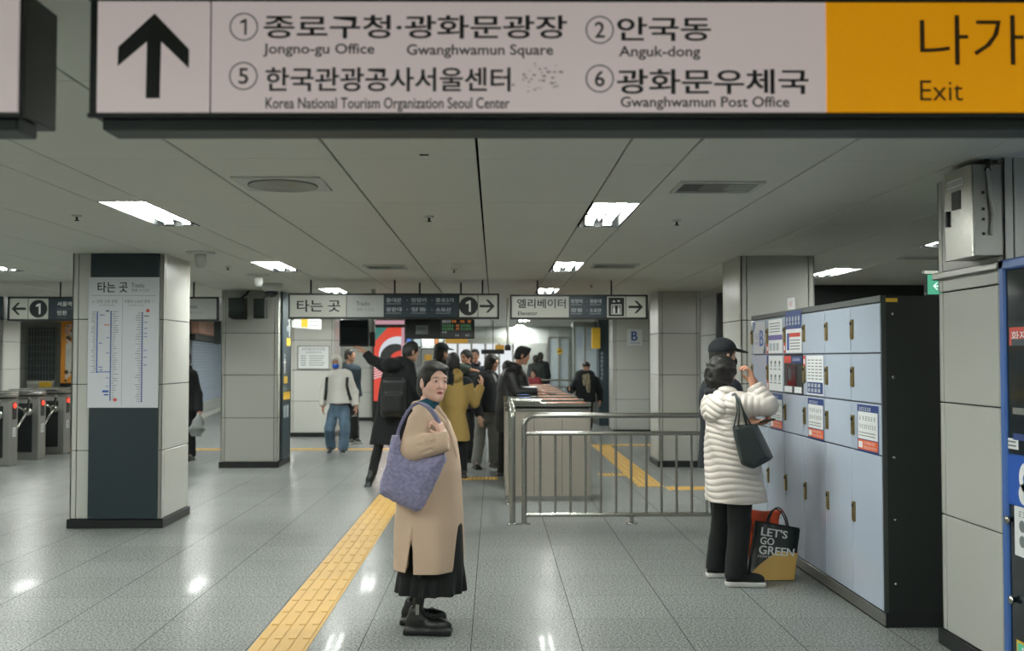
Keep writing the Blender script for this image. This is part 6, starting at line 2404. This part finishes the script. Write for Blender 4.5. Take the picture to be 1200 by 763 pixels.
    back = [w(860, 498, .09), w(888, 496, .09), w(908, 537, .10), w(886, 548, .10), w(869, 544, .10)]
    vs = [tuple(q) for q in front + mid + back]
    m.add(vs, [(0, 1, 6, 5), (1, 2, 7, 6), (2, 3, 8, 7), (3, 4, 9, 8), (4, 0, 5, 9), (5, 6, 7, 8, 9), (0, 10, 11, 1), (1, 11, 12, 2), (2, 12, 13, 3), (3, 13, 14, 4), (4, 14, 10, 0), (14, 13, 12, 11, 10)])
    ob = m.build('bag_body', r)
    md = ob.modifiers.new('soft', 'SUBSURF'); md.levels = 2; md.render_levels = 2; md.subdivision_type = 'SIMPLE'
    md = ob.modifiers.new('smooth', 'SMOOTH'); md.factor = .5; md.iterations = 2
    m = MB('black_frame_light')
    for d, dx in ((0, 0), (.0, 5)):
        m.tube([w(860 + dx, 500, -.02), w(864 + dx * .6, 482, -.04), w(863 + dx * .3, 468, -.02), w(861, 462, .05), w(858, 463, .12)], .009, n=8, flat=.5)
        m.tube([w(880 - dx, 498, -.02), w(871, 482, -.06), w(866, 468, -.04), w(861, 461.5, .04)], .009, n=8, flat=.5)
    m.build('strap', r)

def shopping_bags():
    # black tote with lettering
    Y = 7.17
    w = lambda px, py, d=0: at(px, py, Y + d)
    base_z = .004
    r = empty('shopping_bag', (1.93, 7.05, 0), 0, 'black and yellow shopping bag lettered LET\'S GO GREEN on the floor', 'bag')
    tl, tr, br, bl = w(889, 613), w(941, 622), w(930.5, 684), w(874, 678)
    a = (tr - tl).normalized()
    bl = Vector((w(878, 680).x, Y - .02, base_z)); br = Vector((w(929, 683).x, Y - .03, base_z))
    dep = Vector((.03, .20, 0))
    m = MB('black_frame')
    N = 6
    vs, fs = [], []
    rnd = random.Random(4)
    for j in range(N + 1):
        t = j / N
        l, rr_ = bl.lerp(tl, t), br.lerp(tr, t)
        dd = dep * (1 - .75 * t)
        o_ = Vector((0, .07 * t, 0))
        ring = []
        for i in range(5): ring.append(l.lerp(rr_, i / 4) + o_ + Vector((0, -.012 * math.sin(math.pi * i / 4) + rnd.uniform(-.004, .004), 0)))
        for i in range(1, 3): ring.append(rr_ + o_ + dd * (i / 2) + Vector((rnd.uniform(-.008, .004), 0, 0)))
        for i in range(1, 5): ring.append(rr_.lerp(l, i / 4) + o_ + dd + Vector((0, .008, 0)))
        ring.append(l + o_ + dd * .5 + Vector((rnd.uniform(0, .008), 0, 0)))
        vs += ring
    n = 12
    for j in range(N):
        for i in range(n):
            q = (i + 1) % n
            fs.append((j * n + i, j * n + q, (j + 1) * n + q, (j + 1) * n + i))
    m.add(vs, fs, None, True)
    m.add(vs[:n], [tuple(range(n))[::-1]])
    m.add([Vector(v) - Vector((0, 0, .02)) for v in vs[N * n:]], [tuple(range(n))], 'joint')
    m.build('bag_body', r)
    # front print: follows the same surface
    def S(u, t, off=.003):
        l, rr_ = bl.lerp(tl, t), br.lerp(tr, t)
        return l.lerp(rr_, u) + Vector((0, .07 * t - .012 * math.sin(math.pi * u) - off - .004, 0))
    class Curved:
        def p(self, x, y, off=0.0): return S(x, y, .002 + off)
    G = Curved()
    m = MB('print_yellow')
    for i in range(12):
        u0, u1 = i / 12, (i + 1) / 12
        top = lambda u: .05 + .46 * min(1, max(0, (u + .05) / .55)) ** .8 if u < .55 else .53
        m.add([S(u0, .01), S(u1, .01), S(u1, top(u1)), S(u0, top(u0))], [(0, 1, 2, 3)], 'tactile')
    m.build('yellow_panel', r)
    m = MB('print_white')
    m.text(G, "LET'S", .13, .78, .72, .93, 'print_white', .035)
    m.text(G, 'GO', .13, .63, .44, .76, 'print_white', .035)
    m.text(G, 'GREEN', .12, .46, .92, .61, 'print_white', .035)
    m.scribble(G, .11, .40, .42, .445, 'print_white', 7, 3, .001)
    m.build('lettering', r)
    m = MB('black_frame')
    for d in (0.0, .045):
        o_ = Vector((0, .07 + d, 0))
        p0, p1, p2 = w(903, 617) + o_, w(918 + 40 * d, 596.5 + 60 * d) + o_, w(927, 621) + o_
        pts = []
        for i in range(17):
            t = i / 16
            b = math.sin(math.pi * t) ** .6
            base = p0.lerp(p2, t)
            pts.append(base + Vector((0, -.01, (p1.z - (p0.z + p2.z) / 2) * b)))
        m.tube(pts, .010, n=8, flat=.5)
    m.build('handle', r)
    # orange bag behind it
    r = empty('shopping_bag', (1.93, 7.50, 0), 0, 'crumpled orange bag standing behind the lettered black bag', 'bag')
    w = lambda px, py, d=0: at(px, py, 7.5 + d)
    o = A([1.85, 7.28, 0])
    F = Field((-.3, -.2, -.01), (.3, .25, .52), .008)
    cx0 = w(895, 640).x - 1.93
    F.loft([(.004, cx0, .02, .12, .06), (.1, cx0, .02, .13, .065), (.3, cx0 + .005, .02, .13, .06), (.43, cx0 + .005, .02, .115, .035)], .01, 3.5)
    F.ripple(.012, 22, 2)
    F.below(.003)
    cl = A(lin('e0562a')[:3])
    F.build('bag_body', 'nylon', lambda V: cl * (1 + .25 * np.sin(V[:, 0] * 40 + 3 * np.sin(V[:, 2] * 20)))[:, None], r)
# ---- passers-by
def coat_secs(H, hem, w=1.0, d=1.0, flare=1.1, lean=0.0, belly=0.0):
    """sections of a jacket or coat for height H down to hem (fraction of H)"""
    z = lambda f: f * H
    f = [(.845, .055, .050), (.825, .095, .070), (.79, .112, .085), (.72, .112, .088 + belly), (.62, .106, .085 + belly), (.52, .112, .092)]
    f = [q for q in f if q[0] > hem + .03]
    out = [(z(a), 0, lean * (a - .5) * H, rx * H * w, ry * H * d) for a, rx, ry in f]
    out.append((z(hem), 0, lean * (hem - .5) * H, .112 * H * w * flare, .095 * H * d * flare))
    return out

def generic(p, vox, skin, jacket, jcol, trous, tcol, shoe=('15191a', '15191a'), hair='14110f', **kw):
    pass

def cap_person():
    p = Person(845, 7.62, -66, 1.70, 'person in a black cap and mask standing behind the cream coated woman', None)
    J = p.J
    J['head'] = p.px(848, 416, 0)
    p.head_to(-75, 0, 0)
    J['neck'] = p.px(840, 444, 0)
    for s, dy, dx in (('r', -.17, 0), ('l', .17, 6)):
        J[s + 'sh'] = p.px(840 + dx, 458, dy)
        J[s + 'el'] = p.px(838 + dx, 520, dy * 1.2)
        J[s + 'wr'] = p.px(846 + dx, 570, dy * 1.1)
    for s, dy in (('r', -.12), ('l', .14)):
        J[s + 'hip'] = A([.085 if s == 'r' else -.085, 0, .86])
        J[s + 'an'] = p.px(845, 660, dy); J[s + 'an'][2] = .08
        J[s + 'kn'] = (J[s + 'an'] + J[s + 'hip']) / 2 + A([0, .02, 0])
    p.body(.006, skin='c39a84')
    p.hair(.006, '14110f', .010, low=-.05)
    p.cap_hat(.005, '10161a', brim=.12)
    p.mask(.005, '20262c')
    p.torso(.0065, coat_secs(1.68, .44, 1.0, .92, 1.0), '121b24', 'jacket', (.075, .066, .055), collar=(.065, .03, .01), fold=(.005, 16))
    p.trousers(.007, '101516')
    p.shoes(.007)

def masked_man():
    p = Person(398, 16.9, 176, 1.64, 'man in a white hooded jacket and blue mask walking in jeans', None)
    J = p.J
    J['head'] = p.px(394, 425, -.05); p.head_to(178, -4, 0)
    J['neck'] = p.px(395.5, 436.5, 0)
    J['rsh'] = p.px(384, 444, 0); J['lsh'] = p.px(408, 444, 0)
    J['rel'] = p.px(379, 460, .0); J['rwr'] = p.px(378.5, 477, -.08)
    J['lel'] = p.px(415, 460, .0); J['lwr'] = p.px(417, 477, -.08)
    J['rhip'] = p.px(391, 482, 0); J['lhip'] = p.px(403, 482, 0)
    J['rkn'] = p.px(386, 503, -.05); J['lkn'] = p.px(404, 506, -.12)
    J['ran'] = p.px(388, 523, .10); J['lan'] = p.px(402, 528, -.14); J['lan'][2] = .08; J['ran'][2] = .10
    J['rft'] = p.wdir((-.1, -.8, -.55)); J['lft'] = p.wdir((.15, -1, 0))
    p.body(.007, skin='b98d76')
    p.mask(.005, '2f62cc')
    c, R = J['head'], p.headR
    def hood(F):
        F.ell(c + R @ A([0, -.012, .028]), (.095, .115, .112), R, .0)
        F.ell(c + R @ A([0, -.03, -.06]), (.09, .095, .09), R, .03)
        F.ell(c + R @ A([0, .095, -.022]), (.060, .075, .088), R, .01, True)
    def jk(F):
        F.cap(p.px(396, 448, -.22), p.px(396, 470, -.22), .004, .004, .004, True)
    white = 'd6d5cf'
    p.torso(.0075, coat_secs(1.64, .50, 1.08, .95, 1.02), white, 'hooded_jacket', (.078, .068, .056), collar=(.07, .03, .0), fold=(.006, 22), extra=jk)
    F = Field(c - .24, c + .22, .006); hood(F); F.ripple(.003, 40); F.build('hood', 'cloth', white, p.root)
    blue = A(lin('556c80')[:3])
    p.trousers(.0075, lambda V: blue * (1 + .18 * np.sin(V[:, 2] * 14 + 6 * V[:, 0]) + .1 * np.sin(V[:, 0] * 60))[:, None], (.096, .086, .082), bottom=.05, fold=(.007, 26))
    p.shoes(.007, '1b1f22', 'aab0b0')
    # backpack with straps
    r = empty('backpack', (p.o[0], p.o[1], .9), 0, 'black backpack worn by the man in the blue mask', 'backpack')
    m = MB('black_frame')
    for (x0, x1) in ((383, 386), (407, 411)):
        m.tube([at(x0 + 1, 441, 16.95), at(x0, 443, 16.76), at(x0 - .5, 452, 16.70), at(x0 - (1 if x0 < 390 else -2), 462, 16.70), at(x0 - (2 if x0 < 390 else -4), 468, 16.78), at(x0 - (2 if x0 < 390 else -4), 472, 17.0), at(x0 - (0 if x0 < 390 else -1), 472, 17.16)], .024, n=8, flat=.4)
    m.build('strap', r)
    m = MB('black_frame'); a = at(386, 474, 17.08); b = at(408, 444, 17.08)
    m.bbox(a.x, 17.13, a.z, b.x, 17.30, b.z, .05); m.build('pack', r)

def bag_man():
    p = Person(411, 18.8, -150, 1.72, 'man in a dark jacket half hidden behind the blue-masked man, carrying a bag', None)
    J = p.J
    J['head'] = p.px(410.5, 416.5, 0); p.head_to(-105, 0, 0)
    J['neck'] = p.px(408, 427, 0)
    J['rsh'] = p.px(399, 436, 0); J['lsh'] = p.px(415, 436, 0)
    J['rel'] = p.px(400, 452, .05); J['rwr'] = p.px(400, 468, 0)
    J['lel'] = p.px(418, 452, 0); J['lwr'] = p.px(418, 473, -.1)
    J['rhip'] = p.px(405, 470, 0); J['lhip'] = p.px(413, 470, 0)
    J['rkn'] = p.px(407, 492, -.05); J['lkn'] = p.px(416, 492, .05)
    J['ran'] = p.px(409, 514, -.12); J['lan'] = p.px(417, 513, .12); J['ran'][2] = J['lan'][2] = .08
    p.body(.008, skin='b98d76')
    p.hair(.007, '1a1715', .010, low=-.06, cut='ears')
    p.torso(.008, coat_secs(1.72, .50), '22303a', 'jacket', (.075, .066, .054), collar=(.065, .028, .0))
    p.trousers(.008, '191f22')
    p.shoes(.008, '2a2c2c', 'c8c9c6')
    r = empty('handbag', (at(416, 490, 18.6).x, 18.6, .55), 0, 'black bag hanging from the hand beside the masked man', 'bag')
    m = MB('black_plastic'); a, b = at(411.5, 511, 18.6), at(420, 486, 18.6)
    m.bbox(a.x, 18.52, a.z, b.x, 18.64, b.z, .03); m.build('bag_body', r)
    m = MB('black_plastic'); c = (a.x + b.x) / 2
    m.tube([(c - .05, 18.58, b.z - .01), (c - .03, 18.58, b.z + .12), (c + .03, 18.58, b.z + .12), (c + .05, 18.58, b.z - .01)], .01); m.build('handle', r)

def pointing_man():
    p = Person(455, 12.7, -25, 1.75, 'man in a long black coat stretching an arm towards the monitor', None)
    J = p.J
    J['head'] = p.px(482, 413, -.0); p.head_to(-62, -6, 0)
    J['neck'] = p.px(472, 424, 0)
    J['lsh'] = p.px(449, 428, .0); J['rsh'] = p.px(479, 430, -.05)
    J['lel'] = p.px(436, 422.5, .08); J['lwr'] = p.px(427.5, 413, .12)
    J['rel'] = p.px(487, 460, -.06); J['rwr'] = p.px(487, 488, .02)
    J['lhip'] = p.px(450, 485, 0); J['rhip'] = p.px(462, 485, 0)
    J['lkn'] = p.px(444, 522, -.05); J['rkn'] = p.px(462, 522, .12)
    J['lan'] = p.px(436, 550, -.18); J['ran'] = p.px(462, 552, .1); J['ran'][2] = .08
    J['lan'][2] = .13
    J['lft'] = p.wdir((-.25, -.5, -.75)); J['rft'] = p.wdir((.5, .8, 0))
    p.root.location.z = .0076
    p.hands['l'] = dict(d=p.wdir((-.75, .1, .55)), n=p.wdir((0, .3, -1)), side=p.wdir((.3, -.9, 0)), curl=.25, thumb=.1)
    p.body(.0065, skin='bb8f78')
    p.hair(.006, '121010', .013, low=-.05, cut='ears', lumps=[((0, .0, .10), (.06, .075, .03))])
    secs = []
    for (py, x0, x1, dep) in ((431, 452, 476, .10), (440, 444, 487, .13), (460, 441, 488, .15), (485, 438, 487, .16), (505, 434, 482, .17), (521, 431, 478, .18)):
        a, b = p.px(x0, py, 0), p.px(x1, py, 0)
        c = (a + b) / 2
        secs.append((c[2], c[0], c[1], abs(b[0] - a[0]) / 2 * 1.02, dep))
    def ex(F): F.ell(p.px(459, 428, -.12), (.13, .11, .09), None, .04)
    p.torso(.007, secs, '0b1012', 'long_coat', (.078, .066, .056), collar=(.07, .032, .0), fold=(.006, 14), extra=ex)
    p.trousers(.007, '0c1011', (.09, .062, .055), bottom=.10)
    p.shoes(.006, '23282a', 'b9bcba', L=.28)
    r = empty('backpack', (p.o[0], p.o[1] - .2, .95), 0, 'black backpack on the back of the man in the long black coat', 'backpack')
    F = Field(A([-.25, -.2, -.3]), A([.25, .2, .45]), .009)
    o = A([p.o[0], p.o[1] - .2, .95])
    q = A(at(461, 466, 12.7 - .25)) - o
    F.rbox(q, (.15, .08, .24), .06, None, 0)
    F.rbox(q + A([0, -.07, -.06]), (.11, .04, .12), .035, None, .02)
    F.build('pack', 'nylon', '0e1314', r)

def mustard_person():
    p = Person(535, 13.3, 12, 1.64, 'person in a mustard parka seen from behind, past the beige coat', None)
    p.root.location.z = .0076
    J = p.J
    J['head'] = p.px(531, 425, 0); p.head_to(5, 0, 0)
    J['neck'] = p.px(531, 439, 0)
    J['lsh'] = p.px(520, 449, 0); J['rsh'] = p.px(547, 450, 0)
    J['lel'] = p.px(516, 475, .0); J['lwr'] = p.px(520, 496, .1)
    J['rel'] = p.px(556, 473, .08); J['rwr'] = p.px(564, 452, .2)
    J['lan'] = p.px(531, 557, 0); J['ran'] = p.px(543, 560, 0); J['lan'][2] = J['ran'][2] = .08
    J['lkn'] = p.px(531, 525, 0); J['rkn'] = p.px(542, 525, 0)
    J['lhip'] = p.px(530, 495, 0); J['rhip'] = p.px(541, 495, 0)
    p.hands['r'] = dict(d=p.wdir((.1, .2, 1)), n=p.wdir((-.8, .5, 0)), side=p.wdir((-.3, -.8, 0)), curl=.5)
    p.body(.0075, skin='c4987f')
    p.hair(.007, '100f0f', .020, lumps=[((0, -.06, -.05), (.085, .06, .08))], low=-.11)
    yel, dk = A(lin('a88d52')[:3]), A(lin('10191f')[:3])
    zs, ze = p.px(540, 452, 0)[2], p.px(558, 470, 0)
    def col(V):
        d = ((V[:, 2] > zs - .02 + .25 * np.abs(V[:, 0])) & (np.abs(V[:, 0]) > .065))
        m = d[:, None]
        return np.where(m, dk, yel)
    secs = [(p.px(530, py, 0)[2], (p.px(x0, py, 0)[0] + p.px(x1, py, 0)[0]) / 2, 0, (p.px(x1, py, 0)[0] - p.px(x0, py, 0)[0]) / 2, dp) for (py, x0, x1, dp) in ((444, 524, 543, .09), (452, 518, 549, .13), (475, 517, 549, .15), (482, 518, 547, .145), (517, 513, 551, .17))]
    def ex(F):
        h = p.px(531, 441, -.10)
        F.ell(h, (.13, .085, .10), None, .02)
        F.ell(h + A([0, -.05, .06]), (.075, .05, .04), None, .02, True)
        z = p.px(530, 478, 0)[2]
        F.cap((-.17, -.165, z), (.17, -.165, z), .006, None, .006, True)
    p.torso(.007, secs, col, 'parka', (.075, .066, .056), fold=(.005, 20), extra=ex)
    p.trousers(.008, '11171a', (.085, .062, .05))
    p.shoes(.008)
    return p

def capped_far_person():
    p = Person(520, 14.3, 20, 1.72, 'person in a dark cap seen from behind, above the woman in beige', None)
    J = p.J
    J['head'] = p.px(518, 412, 0); p.head_to(-60, 0, 0)
    J['neck'] = p.px(516, 425, 0)
    J['lsh'] = p.px(506, 434, 0); J['rsh'] = p.px(526, 434, 0)
    p.body(.009, skin='b98d76')
    p.hair(.008, '14110f', .014, low=-.10, lumps=[((0, -.06, -.06), (.075, .05, .07))])
    p.cap_hat(.007, '1b2422', brim=.07)
    p.torso(.009, coat_secs(1.72, .48), '0f1517', 'jacket', collar=(.065, .03, .0))
    p.trousers(.009, '111517'); p.shoes(.009)

def green_sleeve_person():
    p = Person(549, 15.35, -70, 1.66, 'person with black hair reaching out a dark green sleeve', None)
    J = p.J
    J['head'] = p.px(546, 419, 0); p.head_to(140, -4, 0)
    J['neck'] = p.px(549, 429, 0)
    J['rsh'] = p.px(541, 434, -.12); J['lsh'] = p.px(552, 434, .12)
    J['rel'] = p.px(541, 431, -.45); J['rwr'] = p.px(553, 434, -.52)
    p.hands['r'] = dict(d=p.wdir((1, 0, -.05)), n=p.wdir((0, .3, -1)), side=p.wdir((0, 1, .2)), curl=.7)
    p.body(.0085, skin='b6876f')
    p.hair(.007, '120f0e', .014, low=-.10)
    grn, dk = A(lin('3f4a43')[:3]), A(lin('12181a')[:3])
    p.torso(.0085, coat_secs(1.66, .48), lambda V: np.where((np.linalg.norm(V - J['rel'], axis=1) < .28)[:, None], grn, dk), 'jacket', (.07, .062, .052), collar=(.065, .03, .0))
    p.trousers(.009, '111517'); p.shoes(.009)

def far_young_man():
    p = Person(559, 18.5, -175, 1.66, 'young man with a bare face further back, facing the viewer between the heads', None)
    J = p.J
    J['head'] = p.px(556.5, 416.5, 0); p.head_to(172, 0, 0)
    J['neck'] = p.px(557.5, 426, 0)
    p.body(.009, skin='b98f7b')
    p.hair(.008, '15110f', .011, low=-.04)
    p.torso(.009, coat_secs(1.66, .48), '17222c', 'jacket', collar=(.065, .03, .0))
    p.trousers(.009, '111517'); p.shoes(.009)

def glasses_woman():
    p = Person(571, 14.56, -120, 1.66, 'woman with glasses, dark coat and grey trousers beside the gates', None)
    J = p.J
    J['head'] = p.px(577, 425, -.02); p.head_to(-112, -8, 0)
    J['neck'] = p.px(573, 438, 0)
    J['rsh'] = p.px(563, 447, -.12); J['lsh'] = p.px(586, 447, .1)
    J['rel'] = p.px(558, 470, -.16); J['rwr'] = p.px(562, 490, -.22)
    J['lel'] = p.px(590, 470, .1); J['lwr'] = p.px(588, 488, -.05)
    J['rhip'] = p.px(564, 487, 0); J['lhip'] = p.px(576, 487, 0)
    J['rkn'] = p.px(562, 517, -.04); J['lkn'] = p.px(579, 517, .0)
    J['ran'] = p.px(558, 545, -.1); J['lan'] = p.px(578, 546, .08); J['ran'][2] = J['lan'][2] = .085
    J['rft'] = p.wdir((.2, -1, 0)); J['lft'] = p.wdir((.4, -1, 0))
    p.body(.007, skin='c9a189')
    p.hair(.006, '120f0e', .016, lumps=[((0, -.055, -.06), (.075, .05, .08)), ((.07, .0, -.05), (.02, .04, .06)), ((-.07, .0, -.05), (.02, .04, .06))], low=-.115)
    p.glasses()
    F = Field(J['neck'] - .2, J['neck'] + .2, .007)
    F.cap(J['neck'] + A([0, .05, -.10]), J['neck'] + A([0, .01, .02]), .075, .062, .03)
    F.build('sweater', 'cloth', '7d8484', p.root)
    p.torso(.007, coat_secs(1.64, .49, 1.05, 1.0, 1.05), '0e1417', 'jacket', (.074, .066, .055), collar=(.085, .026, -.02), fold=(.006, 20), extra=lambda F: F.cap(J['neck'] + A([0, .09, .02]), J['neck'] + A([0, .15, -.14]), .06, .02, .01, True))
    p.trousers(.007, '878a86', (.092, .078, .072), bottom=.07, fold=(.006, 26))
    p.shoes(.007, '1d1712', '15130f', hi=.12)
    return p

def gate_man():
    p = Person(604, 13.66, -88, 1.76, 'man in a black padded parka leaning in to tap at the gate', None)
    J = p.J
    J['head'] = p.px(613, 416.5, -.02); p.head_to(-96, -14, 0)
    J['neck'] = p.px(603, 429, 0)
    J['rsh'] = p.px(598, 439, -.16); J['lsh'] = p.px(601, 438, .16)
    J['rel'] = p.px(606, 460, -.22); J['rwr'] = p.px(631, 458.5, -.20)
    J['lel'] = p.px(603, 462, .17); J['lwr'] = p.px(610, 484, .16)
    J['rhip'] = p.px(592, 492, -.09); J['lhip'] = p.px(592, 492, .09)
    J['rkn'] = p.px(590, 522, -.10); J['lkn'] = p.px(594, 522, .10)
    J['ran'] = p.px(588, 550, -.12); J['lan'] = p.px(590, 548, .12); J['ran'][2] = J['lan'][2] = .085
    p.hands['r'] = dict(d=p.wdir((1, -.05, -.1)), n=p.wdir((0, .3, -1)), side=p.wdir((0, 1, .3)), curl=.45)
    p.body(.0065, skin='bd9079')
    p.hair(.006, '110f0e', .014, low=-.055, cut='ears', lumps=[((0, .01, .10), (.065, .08, .03))])
    secs = [(p.px(600, py, 0)[2], 0, (p.px(x0, py, 0)[1] + p.px(x1, py, 0)[1]) / 2, w, (p.px(x1, py, 0)[1] - p.px(x0, py, 0)[1]) / 2) for (py, x0, x1, w) in ((432, 591, 612, .11), (440, 585, 618, .17), (455, 582, 621, .19), (475, 581, 619, .195), (498, 579, 613, .20), (505, 580, 611, .195))]
    p.torso(.0065, secs, '0a1013', 'padded_parka', (.085, .078, .062), 'nylon', cuff=.03, collar=(.075, .036, .0), fold=(.007, 18), hood=[((0, -.09, -.01), (.13, .08, .09))])
    p.trousers(.008, '0b0f10', (.088, .07, .06)); p.shoes(.007, '121616', '222828')
    r = empty('card', (at(645, 463, 13.4).x, 13.4, 1.1), 0, 'dark card wallet held over the gate reader', 'wallet')
    m = MB('black_plastic'); q = at(646, 461.5, 13.40); m.bbox(q.x - .05, 13.31, q.z - .008, q.x + .07, 13.40, q.z + .004, .003); m.build('wallet', r)
    return p

def scarf_woman():
    p = Person(686, 21.9, 176, 1.55, 'elderly woman in black with a patterned scarf and visor walking towards the railing', None)
    J = p.J
    J['head'] = p.px(687, 430, -.04); p.head_to(178, -6, 0)
    J['neck'] = p.px(687, 439, 0)
    J['rsh'] = p.px(676, 446, 0); J['lsh'] = p.px(698, 446, 0)
    J['rel'] = p.px(669, 458, .05); J['rwr'] = p.px(667, 449 + 7, -.22)
    J['lel'] = p.px(703, 459, .05); J['lwr'] = p.px(703, 471, -.08)
    p.body(.009, skin='b98a72')
    p.hair(.008, '2a2522', .012, low=-.07)
    c, R = J['head'], p.headR
    F = Field(c - .25, c + .28, .007)
    F.ell(c + R @ A([0, -.01, .035]), (.088, .108, .06), R, 0); F.half(c + R @ A([0, 0, .075]), R @ A([0, 0, 1.0])); F.half(c + R @ A([0, 0, .02]), R @ A([0, 0, -1.0]))
    F.ell(c + R @ A([0, .11, .062]), (.085, .07, .010), R @ rot_to(0, .05, 0), .008)
    F.build('visor', 'cloth', '1a1713', p.root)
    base, dk = A(lin('9a8f78')[:3]), A(lin('2c2820')[:3])
    n = J['neck']
    F = Field(n - .4, n + .25, .009)
    for i in range(10):
        a0, a1 = 2 * math.pi * i / 10, 2 * math.pi * (i + 1) / 10
        F.cap(n + A([.08 * math.cos(a0), .08 * math.sin(a0) + .02, .0]), n + A([.08 * math.cos(a1), .08 * math.sin(a1) + .02, .0]), .045, k=.02)
    F.cap(n + A([-.03, .15, -.03]), n + A([-.04, .17, -.34]), .05, .045, .02); F.cap(n + A([.05, .14, -.03]), n + A([.04, .16, -.20]), .04, .04, .02)
    F.build('scarf', 'cloth', lambda V: np.where((np.sin(V[:, 0] * 95 + 2 * np.sin(V[:, 2] * 70)) * np.sin(V[:, 2] * 90 + V[:, 1] * 60) > .25)[:, None], dk, base), p.root)
    p.torso(.009, coat_secs(1.55, .40, 1.25, 1.1, 1.05), '0f1517', 'coat', (.085, .075, .06), collar=(.07, .03, -.02), fold=(.007, 16))
    p.trousers(.009, '0d1112'); p.shoes(.009)
    r = empty('walking_stick', (at(664, 470, 21.6).x, 21.6, 0), 0, 'dark folded umbrella in the hand of the elderly woman in black', 'umbrella')
    q = p.o + p.M @ J['rwr']
    m = MB('black_frame_light'); m.tube([(q[0] - .02, q[1] - .08, q[2] + .02), (q[0] - .02, q[1] - .12, .35), (q[0] - .02, q[1] - .12, .004)], [.014, .02, .006], n=8)
    m.build('shaft', r)
    r.name = 'umbrella'

def far_people():
    for (px, py_head, Y, H, yaw, col, lb, hat) in ((628, 425, 28.0, 1.64, 20, '2a302e', 'left walker of the far couple by the glass door, in a dark coat', None),
                                                (633.5, 421, 28.6, 1.72, 10, '171d1f', 'right taller walker of the far couple by the glass door', None)):
        p = Person(px, Y, yaw, H, lb, 'far couple walking away')
        p.body(.012, skin='a88570')
        p.hair(.011, '1b1715', .014, low=-.09)
        p.torso(.012, coat_secs(H, .46), col, 'coat', collar=(.065, .03, 0)); p.trousers(.012, '14191b'); p.shoes(.012)
    p = Person(626, 24.2, 150, 1.27, 'small figure in a red jacket behind the middle gates, before the far couple', None)
    p.body(.012, skin='a88570'); p.hair(.011, '1b1715', .014, low=-.07)
    p.torso(.012, coat_secs(1.27, .46), '6e2428', 'red_jacket', collar=(.065, .03, 0)); p.trousers(.012, '14191b'); p.shoes(.012)

def half_hidden_person():
    p = Person(217, 15.7, 175, 1.66, 'person in black half hidden behind the map pillar, carrying a grey bag', None)
    J = p.J
    J['lel'] = p.px(232, 462, 0); J['lwr'] = p.px(234, 484, -.08)
    J['lsh'] = p.px(226, 445, 0)
    p.body(.009, skin='b98a72')
    p.hair(.009, '1b1715', .014, low=-.08)
    p.torso(.008, coat_secs(1.66, .45), '0c1012', 'coat', (.085, .07, .055), collar=(.065, .03, 0)); p.trousers(.009, '101415'); p.shoes(.009)
    o = A([at(231, 500, 15.55).x, 15.55, .5])
    r = empty('plastic_bag', tuple(o), 0, 'crumpled grey plastic bag in the hand behind the map pillar', 'bag')
    F = Field((-.16, -.14, -.12), (.16, .14, .32), .009)
    a = A(at(230.5, 502, 15.55)) - o
    F.loft([(a[2] - .18, a[0], 0, .085, .06), (a[2], a[0], 0, .115, .08), (a[2] + .12, a[0] + .02, 0, .07, .05), (a[2] + .22, a[0] + .035, 0, .03, .025)], .01, 2.5)
    F.ripple(.012, 30, 3)
    F.build('bag_body', 'nylon', '7d8282', r)

bw = beige_woman()
lavender_bag(bw)
white_woman()
shopping_bags()
cap_person()
masked_man()
bag_man()
pointing_man()
mustard_person()
capped_far_person()
green_sleeve_person()
far_young_man()
glasses_woman()
gate_man()
scarf_woman()
far_people()
half_hidden_person()
